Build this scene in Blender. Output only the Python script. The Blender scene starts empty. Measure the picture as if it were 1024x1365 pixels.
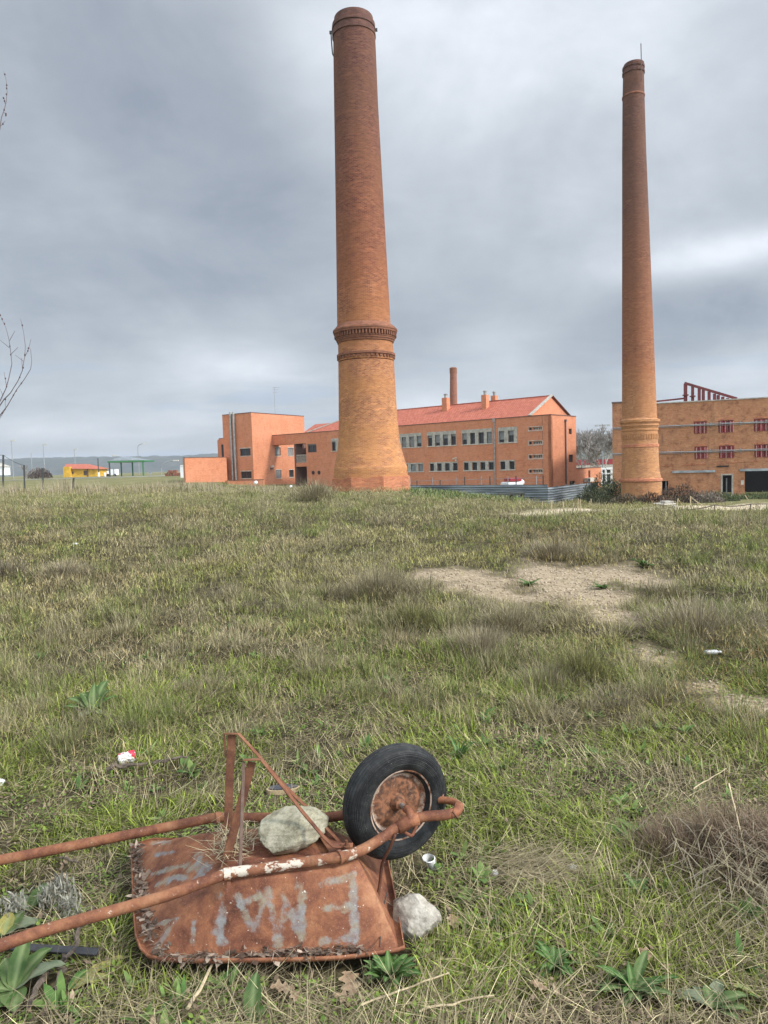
import bpy, math, random
import numpy as np
from mathutils import Vector, Matrix
random.seed(7); rng = np.random.default_rng(7)
scene = bpy.context.scene
COL = scene.collection
PI = math.pi

# ---------------------------------------------------------------- camera
F, CX, CY, CAMH = 947.0, 512.0, 682.5, 1.6
p_, r_ = math.radians(3.8), math.radians(1.7)
fwd = np.array([0, math.cos(p_), -math.sin(p_)])
up0 = np.array([0, math.sin(p_), math.cos(p_)]); rt0 = np.array([1., 0, 0])
RT = rt0*math.cos(r_) - up0*math.sin(r_); UP = rt0*math.sin(r_) + up0*math.cos(r_)
cam = bpy.data.cameras.new('camera'); camo = bpy.data.objects.new('camera', cam); COL.objects.link(camo)
cam.sensor_fit = 'VERTICAL'; cam.sensor_height = 36.0; cam.sensor_width = 27.0
cam.lens = 36.0*F/1365.0; cam.clip_end = 20000; cam.clip_start = 0.05
camo.matrix_world = Matrix(((RT[0], UP[0], -fwd[0], 0), (RT[1], UP[1], -fwd[1], 0), (RT[2], UP[2], -fwd[2], CAMH), (0, 0, 0, 1)))
scene.camera = camo

def ray(x, y): return fwd + RT*(x-CX)/F - UP*(y-CY)/F
O = np.array([0, 0, CAMH])
def aty(x, y, Y):
    d = ray(x, y); return O + d*(Y/d[1])
def atz(x, y, z):
    d = ray(x, y); return O + d*((z-CAMH)/d[2])

# ---------------------------------------------------------------- noise
def _h(ix, iy, s):
    n = (ix.astype(np.int64)*374761393 + iy.astype(np.int64)*668265263 + s*1442695041) & 0x7fffffff
    n = ((n ^ (n >> 13))*1274126177) & 0x7fffffff
    return ((n ^ (n >> 16)) & 0xffff)/65535.0
def vnoise(x, y, s=0):
    x = np.asarray(x, float); y = np.asarray(y, float)
    ix = np.floor(x); iy = np.floor(y); fx = x-ix; fy = y-iy
    fx = fx*fx*(3-2*fx); fy = fy*fy*(3-2*fy)
    a = _h(ix, iy, s); b = _h(ix+1, iy, s); c = _h(ix, iy+1, s); d = _h(ix+1, iy+1, s)
    return (a*(1-fx)+b*fx)*(1-fy) + (c*(1-fx)+d*fx)*fy
def fbm(x, y, s=0, o=4):
    v = 0; a = .5; t = 0
    for k in range(o):
        v = v + a*vnoise(np.asarray(x)*2**k, np.asarray(y)*2**k, s+k*17); t += a; a *= .5
    return v/t
def sm(t):
    t = np.clip(t, 0, 1); return t*t*(3-2*t)

# ---------------------------------------------------------------- terrain height
TX = np.array([-400, -60, -30, -12, 0, 12, 30, 60, 400.])
TY = np.array([-20, 0, 12, 25, 36, 43, 50, 60, 80, 110, 200, 400.])
TZ = np.array([
 [0, 0, 0, 0, 0, 0, 0, 0, 0],
 [0, 0, 0, 0, 0, 0, 0, 0, 0],
 [.1, .1, .1, .05, 0, 0, -.1, -.2, -.2],
 [.4, .4, .35, .25, .05, -.4, -.6, -.8, -.8],
 [.6, .55, .55, .45, .12, -.9, -1.35, -1.6, -1.6],
 [.6, .6, .6, .55, .05, -1.45, -1.75, -2, -2],
 [.6, .5, .5, .35, -.5, -2.0, -2.1, -2.2, -2.2],
 [.6, .4, .2, -.2, -1.2, -2.3, -2.3, -2.3, -2.3],
 [.6, .4, -.5, -1.2, -1.5, -2.3, -2.3, -2.3, -2.3],
 [.6, .5, 0, -1.2, -1.5, -1.8, -2, -2, -2],
 [.6, .5, .5, .2, -.3, -1, -1, -1, -1],
 [.6, .6, .6, .6, .3, 0, 0, 0, 0]])
def hbase(x, y):
    x = np.clip(np.asarray(x, float), -399, 399); y = np.clip(np.asarray(y, float), -19, 399)
    i = np.clip(np.searchsorted(TX, x, side='right')-1, 0, len(TX)-2); j = np.clip(np.searchsorted(TY, y, side='right')-1, 0, len(TY)-2)
    fx = sm((x-TX[i])/(TX[i+1]-TX[i])); fy = (y-TY[j])/(TY[j+1]-TY[j])
    return (TZ[j, i]*(1-fx)+TZ[j, i+1]*fx)*(1-fy) + (TZ[j+1, i]*(1-fx)+TZ[j+1, i+1]*fx)*fy
def height(x, y):
    x = np.asarray(x, float); y = np.asarray(y, float)
    r = np.hypot(x, y)
    m = (.10*(fbm(x*.35, y*.35, 3)-.5) + .09*(fbm(x*1.3+9, y*1.3, 5)-.5))*sm((r-2.2)/3)*(1-sm((r-70)/60))
    m2 = .05*(fbm(x*4, y*4, 8, 3)-.5)*(1-sm((r-12)/10))*(.35+.65*sm((r-3)/3))
    return hbase(x, y) + m + m2
def H(x, y): return float(height(np.array([x]), np.array([y]))[0])
TS = .8*1.003**np.arange(2080)
def gat(px, py, off=0.0):
    d = ray(px, py); t = TS; P = O[None]+d[None]*t[:, None]; k = P[:, 2] < height(P[:, 0], P[:, 1])+off
    return P[int(np.argmax(k))] if k.any() else P[-1]

# bare ground mask (1 = bare gravel)
def pxpatch(pts): return [gat(*q)[:2] for q in pts]
BARE = []
for (px, py, rx, ry) in [(650, 778, 1.0, 1.3), (735, 775, 1.15, 1.9), (815, 768, .95, 1.2), (600, 766, .7, .8), (795, 795, .7, .8), (822, 822, .32, .5), (866, 872, .24, .4),
                         (945, 915, .26, .26), (1005, 935, .35, .25), (700, 798, .6, .4)]:
    g = gat(px, py); BARE.append((g[0], g[1], rx, ry))
def bare(x, y):
    x = np.asarray(x, float); y = np.asarray(y, float); v = np.full(x.shape, -1.)
    for (a, b, rx, ry) in BARE:
        v = np.maximum(v, 1-np.sqrt(((x-a)/rx)**2+((y-b)/ry)**2))
    v = v + 1.5*(fbm(x*1.7+3, y*1.2, 21)-.5) + .5*(fbm(x*7, y*6, 23, 3)-.5)
    return np.clip((v+.05)*1.7, 0, 1)
# sandy track on the right
TRK = np.array([gat(px, py)[:2] for px, py in [(700, 686), (780, 679), (860, 679), (930, 677), (1000, 675), (1080, 673)]])
def track(x, y):
    x = np.asarray(x, float); y = np.asarray(y, float); d = np.full(x.shape, 1e9)
    for a, b in zip(TRK[:-1], TRK[1:]):
        e = b-a; t = np.clip(((x-a[0])*e[0]+(y-a[1])*e[1])/(e@e), 0, 1)
        d = np.minimum(d, np.hypot(x-a[0]-t*e[0], y-a[1]-t*e[1]))
    w = 1.0+4.2*sm((x-9)/7)
    return np.clip((w-d)*1.2+1.2*(fbm(x*.7, y*.7, 31)-.5), 0, 1)

# ---------------------------------------------------------------- object helpers
def tag(o, label=None, cat=None, group=None, kind=None):
    if label: o['label'] = label
    if cat: o['category'] = cat
    if group: o['group'] = group
    if kind: o['kind'] = kind
    return o
def thing(name, label, cat, loc=(0, 0, 0), group=None):
    o = bpy.data.objects.new(name, None); COL.objects.link(o); o.location = [float(v) for v in loc]
    o.empty_display_size = .2
    return tag(o, label, cat, group)
def wloc(o):
    v = Vector((0, 0, 0))
    while o is not None: v += o.location; o = o.parent
    return v
class MB:
    def __init__(s): s.v = []; s.f = []; s.sm = False; s.att = None; s.cyl = None
    def add(s, vs, fs):
        n = len(s.v); s.v += [tuple(map(float, q)) for q in vs]; s.f += [tuple(i+n for i in f) for f in fs]; return s
    def box(s, c, sx, sy, sz, ax=(1, 0, 0), ay=None, az=(0, 0, 1)):
        c = np.array(c, float); ax = np.array(ax, float); az = np.array(az, float); ax /= np.linalg.norm(ax); az /= np.linalg.norm(az)
        ay = np.cross(az, ax) if ay is None else np.array(ay, float)
        vs = [c+ax*sx/2*i+ay*sy/2*j+az*sz/2*k for k in (-1, 1) for j in (-1, 1) for i in (-1, 1)]
        return s.add(vs, [(0, 2, 3, 1), (4, 5, 7, 6), (0, 1, 5, 4), (2, 6, 7, 3), (0, 4, 6, 2), (1, 3, 7, 5)])
    def bar(s, a, b, w, t, nrm=(0, 0, 1)):
        a = np.array(a, float); b = np.array(b, float); d = b-a; L = np.linalg.norm(d); d /= L
        n = np.array(nrm, float); n = n-d*(n@d); n /= np.linalg.norm(n)
        return s.box((a+b)/2, L, w, t, d, np.cross(n, d), n)
    def prism(s, pts, z0, z1):
        n = len(pts); vs = [(p[0], p[1], z0) for p in pts]+[(p[0], p[1], z1) for p in pts]
        fs = [tuple(range(n))[::-1], tuple(range(n, 2*n))]+[(i, (i+1) % n, n+(i+1) % n, n+i) for i in range(n)]
        return s.add(vs, fs)
    def tube(s, pts, rad, n=10, cap=True, wob=0):
        P = [np.array(q, float) for q in pts]; R = rad if isinstance(rad, (list, tuple, np.ndarray)) else [rad]*len(P)
        base = len(s.v); prev = None
        for i, q in enumerate(P):
            t = (P[min(i+1, len(P)-1)]-P[max(i-1, 0)]); t = t/(np.linalg.norm(t)+1e-12)
            if prev is None:
                a = np.cross(t, (0, 0, 1.)) if abs(t[2]) < .9 else np.cross(t, (1., 0, 0))
            else: a = prev-t*(prev@t)
            a = a/(np.linalg.norm(a)+1e-12); prev = a; b = np.cross(t, a)
            for k in range(n):
                w = 2*PI*k/n; rr = R[i]*(1+wob*(random.random()-.5))
                s.v.append(tuple(q+(a*math.cos(w)+b*math.sin(w))*rr))
        for i in range(len(P)-1):
            for k in range(n):
                s.f.append((base+i*n+k, base+i*n+(k+1) % n, base+(i+1)*n+(k+1) % n, base+(i+1)*n+k))
        if cap:
            s.f.append(tuple(base+k for k in range(n))[::-1]); s.f.append(tuple(base+(len(P)-1)*n+k for k in range(n)))
        return s
    def lathe(s, prof, c, ax=(0, 0, 1), n=48, cap=False):
        # prof: (radius, height along axis [, (dx,dy) shift])
        c = np.array(c, float); ax = np.array(ax, float); ax /= np.linalg.norm(ax)
        a = np.cross(ax, (0, 0, 1.)) if abs(ax[2]) < .9 else np.array([1., 0, 0]); a /= np.linalg.norm(a); b = np.cross(ax, a)
        base = len(s.v)
        for q in prof:
            sh = np.array([q[2][0], q[2][1], 0]) if len(q) > 2 else 0
            for k in range(n):
                w = 2*PI*k/n; s.v.append(tuple(c+ax*q[1]+sh+(a*math.cos(w)+b*math.sin(w))*q[0]))
        for i in range(len(prof)-1):
            for k in range(n):
                s.f.append((base+i*n+k, base+i*n+(k+1) % n, base+(i+1)*n+(k+1) % n, base+(i+1)*n+k))
        if cap:
            s.f.append(tuple(base+k for k in range(n))[::-1]); s.f.append(tuple(base+(len(prof)-1)*n+k for k in range(n)))
        return s
    def build(s, name, mat, parent=None, smooth=False, bevel=0, sharp=None):
        me = bpy.data.meshes.new(name); off = wloc(parent) if parent is not None else Vector((0, 0, 0))
        V = np.array(s.v, float)-np.array(off)
        me.from_pydata(V.tolist(), [], s.f)
        me.materials.append(mat)
        # metre-scaled UVs (round walls unroll, flat walls project)
        uv = me.uv_layers.new(name='UVMap'); W = np.array(s.v)
        nl = len(me.loops); out = np.zeros((nl, 2)); vi = np.zeros(nl, int); me.loops.foreach_get('vertex_index', vi)
        if s.cyl:
            cx, cy, R = s.cyl; A = np.arctan2(W[:, 1]-cy, W[:, 0]-cx)+PI*.75
            A = np.where(A > 2*PI, A-2*PI, A); A = np.where(A < 0, A+2*PI, A)
            out[:, 0] = A[vi]*R; out[:, 1] = W[vi, 2]
            for p in me.polygons:
                u = out[p.loop_start:p.loop_start+p.loop_total, 0]
                if u.max()-u.min() > PI*R: u[u < PI*R] += 2*PI*R
        else:
            for p in me.polygons:
                n = p.normal; sl = slice(p.loop_start, p.loop_start+p.loop_total); q = W[vi[sl]]
                if abs(n.z) > .9: out[sl, 0] = q[:, 0]; out[sl, 1] = q[:, 1]
                else:
                    t = np.array([-n.y, n.x, 0]); t /= np.linalg.norm(t)+1e-9
                    out[sl, 0] = q@t; out[sl, 1] = q[:, 2]
        uv.data.foreach_set('uv', out.ravel())
        if smooth: me.polygons.foreach_set('use_smooth', [True]*len(me.polygons))
        me.update()
        if smooth and sharp:
            me.set_sharp_from_angle(angle=math.radians(sharp))
        o = bpy.data.objects.new(name, me); COL.objects.link(o)
        if parent is not None: o.parent = parent
        if bevel:
            b = o.modifiers.new('bevel', 'BEVEL'); b.width = bevel; b.segments = 2; b.limit_method = 'ANGLE'; b.angle_limit = .7
        return o

def npmesh(name, V, faces, mat, cols=None, smooth=False):
    """faces: list of (array (n,k)) groups; cols (nv,3) point colours"""
    me = bpy.data.meshes.new(name); me.vertices.add(len(V)); me.vertices.foreach_set('co', V.astype(np.float32).ravel())
    idx = np.concatenate([f.ravel() for f in faces]); tot = np.concatenate([np.full(len(f), f.shape[1]) for f in faces])
    st = np.concatenate([[0], np.cumsum(tot)[:-1]])
    me.loops.add(len(idx)); me.loops.foreach_set('vertex_index', idx.astype(np.int32))
    me.polygons.add(len(tot)); me.polygons.foreach_set('loop_start', st.astype(np.int32)); me.polygons.foreach_set('loop_total', tot.astype(np.int32))
    if smooth: me.polygons.foreach_set('use_smooth', np.ones(len(tot), bool))
    me.update(calc_edges=True)
    if cols is not None:
        a = me.color_attributes.new('col', 'FLOAT_COLOR', 'POINT')
        a.data.foreach_set('color', np.concatenate([cols, np.ones((len(cols), 1))], 1).astype(np.float32).ravel())
    me.materials.append(mat)
    o = bpy.data.objects.new(name, me); COL.objects.link(o); return o

# ---------------------------------------------------------------- materials
class NT:
    def __init__(s, nt): s.nt = nt; s.N = nt.nodes; s.L = nt.links
    def n(s, t, **kw):
        q = s.N.new(t)
        for k, v in kw.items(): setattr(q, k, v)
        return q
    def set(s, sock, v):
        if isinstance(v, bpy.types.NodeSocket): s.L.new(v, sock)
        elif isinstance(v, (tuple, list)) and len(v) == 3 and sock.type == 'RGBA': sock.default_value = (*v, 1)
        else: sock.default_value = v
    def math(s, op, a, b=None, c=None, clamp=False):
        q = s.n('ShaderNodeMath', operation=op); q.use_clamp = clamp; s.set(q.inputs[0], a)
        if b is not None: s.set(q.inputs[1], b)
        if c is not None: s.set(q.inputs[2], c)
        return q.outputs[0]
    def vm(s, op, a, b=None):
        q = s.n('ShaderNodeVectorMath', operation=op); s.set(q.inputs[0], a)
        if b is not None: s.set(q.inputs[1], b)
        return q.outputs['Value'] if op in ('DOT_PRODUCT', 'LENGTH') else q.outputs[0]
    def mix(s, f, a, b, mode='MIX'):
        q = s.n('ShaderNodeMix', data_type='RGBA', blend_type=mode); s.set(q.inputs[0], f); s.set(q.inputs[6], a); s.set(q.inputs[7], b); return q.outputs[2]
    def noise(s, vec, scale, detail=4, rough=.55, dist=0.0):
        q = s.n('ShaderNodeTexNoise'); s.set(q.inputs['Vector'], vec); q.inputs['Scale'].default_value = scale
        q.inputs['Detail'].default_value = detail; q.inputs['Roughness'].default_value = rough; q.inputs['Distortion'].default_value = dist; return q.outputs['Fac']
    def ramp(s, f, stops):
        q = s.n('ShaderNodeValToRGB'); s.set(q.inputs[0], f); e = q.color_ramp.elements
        while len(e) < len(stops): e.new(.5)
        for k, (p, c) in enumerate(stops): e[k].position = p; e[k].color = (*c, 1) if len(c) == 3 else c
        return q.outputs[0]
    def step(s, v, a, b):
        q = s.n('ShaderNodeMapRange'); q.interpolation_type = 'SMOOTHSTEP'; s.set(q.inputs[0], v); q.inputs[1].default_value = a; q.inputs[2].default_value = b; return q.outputs[0]
    def sc(s, vec, x, y, z):
        q = s.n('ShaderNodeMapping'); s.set(q.inputs[0], vec); q.inputs['Scale'].default_value = (x, y, z); return q.outputs[0]
def newmat(name):
    m = bpy.data.materials.new(name); m.use_nodes = True; t = NT(m.node_tree); b = t.N['Principled BSDF']; return m, t, b
def pos(t): return t.n('ShaderNodeNewGeometry').outputs['Position']
def bump(t, b, h, strength, dist=.01):
    q = t.n('ShaderNodeBump'); q.inputs['Strength'].default_value = strength; q.inputs['Distance'].default_value = dist; t.set(q.inputs['Height'], h); t.L.new(q.outputs[0], b.inputs['Normal'])
def plain(name, c, rough=.7, metal=0, var=.25, scale=6, bmp=.2, c2=None, spec=.5):
    m, t, b = newmat(name); f = t.noise(pos(t), scale, 5, .6)
    c2 = c2 or tuple(v*(1-var*1.6) for v in c)
    t.set(b.inputs['Base Color'], t.mix(t.step(f, .3, .7), c2, c)); b.inputs['Roughness'].default_value = rough; b.inputs['Metallic'].default_value = metal
    b.inputs['Specular IOR Level'].default_value = spec
    if bmp: bump(t, b, t.noise(pos(t), scale*6, 4), bmp, .3/scale)
    return m
def attrmat(name, rough=.75, trans=.25, mul=1.0):
    m, t, b = newmat(name); a = t.n('ShaderNodeAttribute'); a.attribute_name = 'col'
    f = t.noise(pos(t), 30, 2); c = t.mix(1.0, a.outputs['Color'], t.ramp(f, [(.3, (.75*mul,)*3), (.7, (1.2*mul,)*3)]), 'MULTIPLY')
    t.set(b.inputs['Base Color'], c); b.inputs['Roughness'].default_value = rough; b.inputs['Specular IOR Level'].default_value = .25
    if trans:
        tr = t.n('ShaderNodeBsdfTranslucent'); t.set(tr.inputs[0], c); mx = t.n('ShaderNodeMixShader'); mx.inputs[0].default_value = trans
        t.L.new(b.outputs[0], mx.inputs[1]); t.L.new(tr.outputs[0], mx.inputs[2]); t.L.new(mx.outputs[0], t.N['Material Output'].inputs[0])
    return m
def brickmat(name, c1, c2, mortar, bw=.25, rh=.07, ms=.012, patch=None, patchamt=.5, stains=0, vgrad=None, bmp=.5, streak=0, sa=.55):
    m, t, b = newmat(name); uv = t.n('ShaderNodeUVMap').outputs[0]; P = pos(t)
    q = t.n('ShaderNodeTexBrick'); t.set(q.inputs['Vector'], uv); q.inputs['Scale'].default_value = 1
    q.inputs['Brick Width'].default_value = bw; q.inputs['Row Height'].default_value = rh; q.inputs['Mortar Size'].default_value = ms; q.inputs['Mortar Smooth'].default_value = .3
    for k, c in (('Color1', c1), ('Color2', c2), ('Mortar', mortar)): q.inputs[k].default_value = (*c, 1)
    c = q.outputs['Color']
    # courses of a different firing
    rn = t.noise(t.sc(uv, .8, 5.5, 1), 1.0, 5, .7)
    c = t.mix(t.math('MULTIPLY', t.step(rn, .48, .72), sa+streak), c, t.mix(1.0, c, (1.5, 1.5, 1.35), 'MULTIPLY'))
    rn2 = t.noise(t.sc(uv, 1.6, 9, 1), 1.3, 4, .7)
    c = t.mix(t.math('MULTIPLY', t.step(rn2, .5, .75), sa+streak), c, t.mix(1.0, c, (.48, .42, .42), 'MULTIPLY'))
    big = t.noise(P, .5, 5, .6)
    if patch: c = t.mix(t.math('MULTIPLY', t.step(big, .4, .62), patchamt), c, patch)
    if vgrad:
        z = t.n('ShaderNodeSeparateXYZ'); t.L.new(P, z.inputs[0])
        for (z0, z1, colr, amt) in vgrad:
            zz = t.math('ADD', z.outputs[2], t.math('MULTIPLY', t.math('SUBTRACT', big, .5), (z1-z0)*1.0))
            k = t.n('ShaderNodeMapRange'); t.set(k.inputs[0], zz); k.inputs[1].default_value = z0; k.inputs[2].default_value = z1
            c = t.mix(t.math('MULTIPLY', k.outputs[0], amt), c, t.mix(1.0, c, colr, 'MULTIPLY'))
    if stains:
        mo = t.noise(P, 1.6, 7, .75); c = t.mix(t.math('MULTIPLY', t.step(mo, .50, .66), min(1, stains*1.5)), c, t.mix(1.0, c, (.60, .55, .58), 'MULTIPLY'))
        c = t.mix(t.math('MULTIPLY', t.step(mo, .46, .34), min(1, stains*1.2)), c, t.mix(1.0, c, (1.18, 1.28, 1.35), 'MULTIPLY'))
        s1 = t.noise(t.sc(P, 1.2, 1.2, .18), 1.0, 6, .65)
        c = t.mix(t.math('MULTIPLY', t.step(s1, .55, .8), stains), c, (.07, .05, .04))
    t.set(b.inputs['Base Color'], c); b.inputs['Roughness'].default_value = .9; b.inputs['Specular IOR Level'].default_value = .2
    hgt = t.math('SUBTRACT', t.math('MULTIPLY', t.noise(P, 14, 4), .5), q.outputs['Fac'])
    bump(t, b, hgt, bmp, .012)
    return m

M = {}
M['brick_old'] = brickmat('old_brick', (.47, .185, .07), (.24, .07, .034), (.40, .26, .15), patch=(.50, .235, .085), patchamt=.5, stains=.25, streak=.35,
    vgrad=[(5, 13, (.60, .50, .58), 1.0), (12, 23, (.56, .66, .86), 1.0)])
M['brick_band'] = brickmat('dark_band_brick', (.27, .105, .06), (.17, .065, .04), (.2, .11, .07), stains=.5)
M['brick_cap'] = brickmat('sooty_cap_brick', (.15, .065, .05), (.09, .04, .032), (.12, .075, .06), stains=.4)
M['brick_base'] = brickmat('plinth_brick', (.56, .20, .09), (.34, .09, .05), (.38, .23, .15), patch=(.5, .2, .1), patchamt=.3, stains=.35, streak=.4)
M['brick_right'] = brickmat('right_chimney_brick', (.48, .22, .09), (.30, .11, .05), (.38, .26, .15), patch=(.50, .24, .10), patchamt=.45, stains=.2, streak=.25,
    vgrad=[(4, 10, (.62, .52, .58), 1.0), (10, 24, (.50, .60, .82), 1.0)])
M['brick_far'] = brickmat('far_chimney_brick', (.30, .11, .07), (.2, .07, .05), (.25, .15, .1), stains=.3)
M['brick_new'] = brickmat('machine_brick', (.56, .225, .115), (.47, .17, .085), (.50, .24, .15), ms=.008, patch=(.60, .27, .16), patchamt=.4, stains=.22, bmp=.3, sa=.35)
M['brick_ware'] = brickmat('warehouse_brick', (.49, .225, .105), (.35, .13, .06), (.38, .25, .15), patch=(.40, .19, .10), patchamt=.55, stains=.65, streak=0, sa=.22)
M['coping'] = plain('coping', (.17, .09, .065), .8)
M['concrete'] = plain('concrete', (.46, .43, .37), .85, scale=3)
M['sill'] = plain('pale_sill', (.62, .58, .50), .8, scale=3)
M['shutter'] = plain('roller_shutter', (.24, .25, .25), .55, bmp=0, scale=2)
M['zinc'] = plain('zinc_pipe', (.42, .42, .40), .45, .6, scale=3)
M['pipe_dark'] = plain('dark_downpipe', (.14, .10, .09), .6)
M['white'] = plain('white_paint', (.75, .76, .76), .5, scale=3, var=.08)
M['dark'] = plain('dark_interior', (.012, .012, .013), .9, bmp=0)
M['red_steel'] = plain('oxide_red_steel', (.17, .028, .028), .5, scale=2)
M['red_shutter'] = plain('red_shutter', (.30, .025, .025), .55, scale=3, c2=(.16, .02, .02))
M['pink_edge'] = plain('faded_pink_edge', (.62, .42, .36), .7)
M['wood'] = plain('pale_wood', (.52, .42, .26), .8, scale=20)
M['wood_dark'] = plain('weathered_wood', (.15, .115, .085), .9, scale=25, c2=(.04, .03, .025), bmp=.6)
M['grey_metal'] = plain('galvanised', (.40, .44, .46), .4, .5, scale=1.2, var=.3)
M['pole'] = plain('grey_pole', (.33, .35, .36), .5, .2, bmp=0)
M['green_paint'] = plain('green_paint', (.02, .20, .06), .5, bmp=0)
M['lime_paint'] = plain('lime_paint', (.22, .42, .08), .5, bmp=0)
M['dark_post'] = plain('dark_post', (.045, .05, .045), .6, bmp=0)
M['yellow_wall'] = plain('yellow_render', (.72, .42, .03), .85, scale=1)
M['brown_door'] = plain('brown_joinery', (.08, .045, .03), .6)
M['stone_rubble'] = plain('rubble', (.45, .42, .36), .9, scale=4)
M['red_wall'] = plain('red_barrier', (.38, .02, .03), .6, scale=.5)
M['black_plastic'] = plain('black_strip', (.035, .035, .038), .55, scale=40)
def glass_mat():
    m, t, b = newmat('window_glass'); f = t.noise(pos(t), .7, 3)
    t.set(b.inputs['Base Color'], t.mix(f, (.010, .012, .014), (.05, .055, .06))); b.inputs['Roughness'].default_value = .12; b.inputs['Specular IOR Level'].default_value = .25; return m
M['glass'] = glass_mat()
def tile_mat():
    m, t, b = newmat('roof_tiles'); P = pos(t); uv = t.n('ShaderNodeUVMap').outputs[0]
    w = t.n('ShaderNodeTexWave', wave_type='BANDS', bands_direction='X'); t.set(w.inputs[0], uv); w.inputs['Scale'].default_value = 1.6; w.inputs['Distortion'].default_value = .3
    w2 = t.n('ShaderNodeTexWave', wave_type='BANDS', bands_direction='Y', wave_profile='SAW'); t.set(w2.inputs[0], uv); w2.inputs['Scale'].default_value = 1.4; w2.inputs['Distortion'].default_value = .3
    c = t.mix(t.step(t.noise(P, 2.2, 6, .7), .35, .65), (.35, .09, .05), (.50, .15, .09))
    c = t.mix(t.math('MULTIPLY', w.outputs['Fac'], .4), c, t.mix(1., c, (.6, .55, .55), 'MULTIPLY'))
    c = t.mix(t.math('MULTIPLY', w2.outputs['Fac'], .35), c, t.mix(1., c, (.6, .55, .55), 'MULTIPLY'))
    t.set(b.inputs['Base Color'], c); b.inputs['Roughness'].default_value = .85; bump(t, b, t.math('ADD', w.outputs['Fac'], w2.outputs['Fac']), .5, .04); return m
M['tiles'] = tile_mat()
def corr_mat():
    m, t, b = newmat('weathered_sheet'); P = pos(t)
    c = t.mix(t.step(t.noise(t.sc(P, .3, .3, 3), 1, 4), .35, .65), (.13, .155, .18), (.28, .32, .345))
    c = t.mix(t.math('MULTIPLY', t.step(t.noise(P, 1.5, 5, .7), .58, .75), .5), c, (.14, .09, .06))
    t.set(b.inputs['Base Color'], c); b.inputs['Roughness'].default_value = .45; b.inputs['Metallic'].default_value = .35; return m
M['sheet'] = corr_mat()
def rust_mat(name, paint=False, white=False, dark=1.0):
    m, t, b = newmat(name); P = pos(t)
    n1 = t.noise(P, 9, 7, .65, .4); n2 = t.noise(P, 45, 5, .7); n3 = t.noise(P, 170, 3, .7)
    c = t.ramp(n1, [(.28, (.075*dark, .028*dark, .016*dark)), (.42, (.19*dark, .07*dark, .04*dark)), (.54, (.31*dark, .125*dark, .062*dark)), (.70, (.44*dark, .22*dark, .115*dark))])
    c = t.mix(t.math('MULTIPLY', t.step(n2, .45, .7), .5), c, (.13*dark, .05*dark, .03*dark))
    c = t.mix(t.math('MULTIPLY', t.step(n3, .5, .75), .35), c, (.5*dark, .24*dark, .12*dark))
    if paint:
        a = t.n('ShaderNodeAttribute'); a.attribute_name = 'paint'
        f = t.math('ADD', a.outputs['Fac'], t.math('MULTIPLY', t.math('SUBTRACT', t.noise(P, 19, 7, .75), .5), 2.4))
        f = t.step(f, .46, .90); gc = t.mix(t.step(t.noise(P, 14, 5), .42, .6), (.25, .225, .165), (.225, .235, .235))
        c = t.mix(t.math('MULTIPLY', f, t.math('ADD', .5, t.math('MULTIPLY', t.step(n2, .65, .35), .45))), c, gc)
        # specks of old primer
        c = t.mix(t.step(t.noise(P, 75, 3, .6), .69, .73), c, (.62, .55, .47))
    if white:
        a = t.n('ShaderNodeAttribute'); a.attribute_name = 'paint'
        f = t.step(t.math('ADD', t.noise(t.sc(P, 1, 1.5, 1.5), 22, 6, .7), t.math('MULTIPLY', a.outputs['Fac'], .10)), .60, .68)
        c = t.mix(f, c, (.50, .44, .36))
    t.set(b.inputs['Base Color'], c); b.inputs['Roughness'].default_value = .78; b.inputs['Specular IOR Level'].default_value = .3
    bump(t, b, t.math('ADD', n2, t.math('MULTIPLY', n3, .5)), .5, .004); return m
M['rust'] = rust_mat('rust', dark=.82); M['rust_tray'] = rust_mat('rusted_sheet', paint=True, dark=.80); M['rust_tube'] = rust_mat('rusted_tube', white=True, dark=.66); M['rust_mid'] = rust_mat('brown_rust', dark=.55); M['rust_dark'] = rust_mat('dark_rust', dark=.42)
def rim_mat():
    m, t, b = newmat('flaking_rim'); P = pos(t)
    n1 = t.noise(P, 22, 6, .7); a = t.n('ShaderNodeAttribute'); a.attribute_name = 'paint'
    c = t.mix(t.step(t.noise(P, 60, 4), .35, .65), (.07, .032, .018), (.25, .105, .05))
    f = t.step(t.math('ADD', n1, t.math('MULTIPLY', a.outputs['Fac'], .10)), .53, .66)
    t.set(b.inputs['Base Color'], t.mix(f, c, (.40, .30, .23))); b.inputs['Roughness'].default_value = .8; bump(t, b, n1, .4, .003); return m
M['rim'] = rim_mat()
def rubber():
    m, t, b = newmat('tyre_rubber'); P = pos(t)
    c = t.mix(t.step(t.noise(P, 20, 6, .7), .42, .66), (.009, .0098, .0105), (.030, .031, .031))
    c = t.mix(t.step(t.noise(P, 260, 2), .71, .75), c, (.25, .23, .2))
    t.set(b.inputs['Base Color'], c); b.inputs['Roughness'].default_value = .62; b.inputs['Specular IOR Level'].default_value = .3; bump(t, b, t.noise(P, 120, 3), .25, .003); return m
M['rubber'] = rubber()
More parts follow.
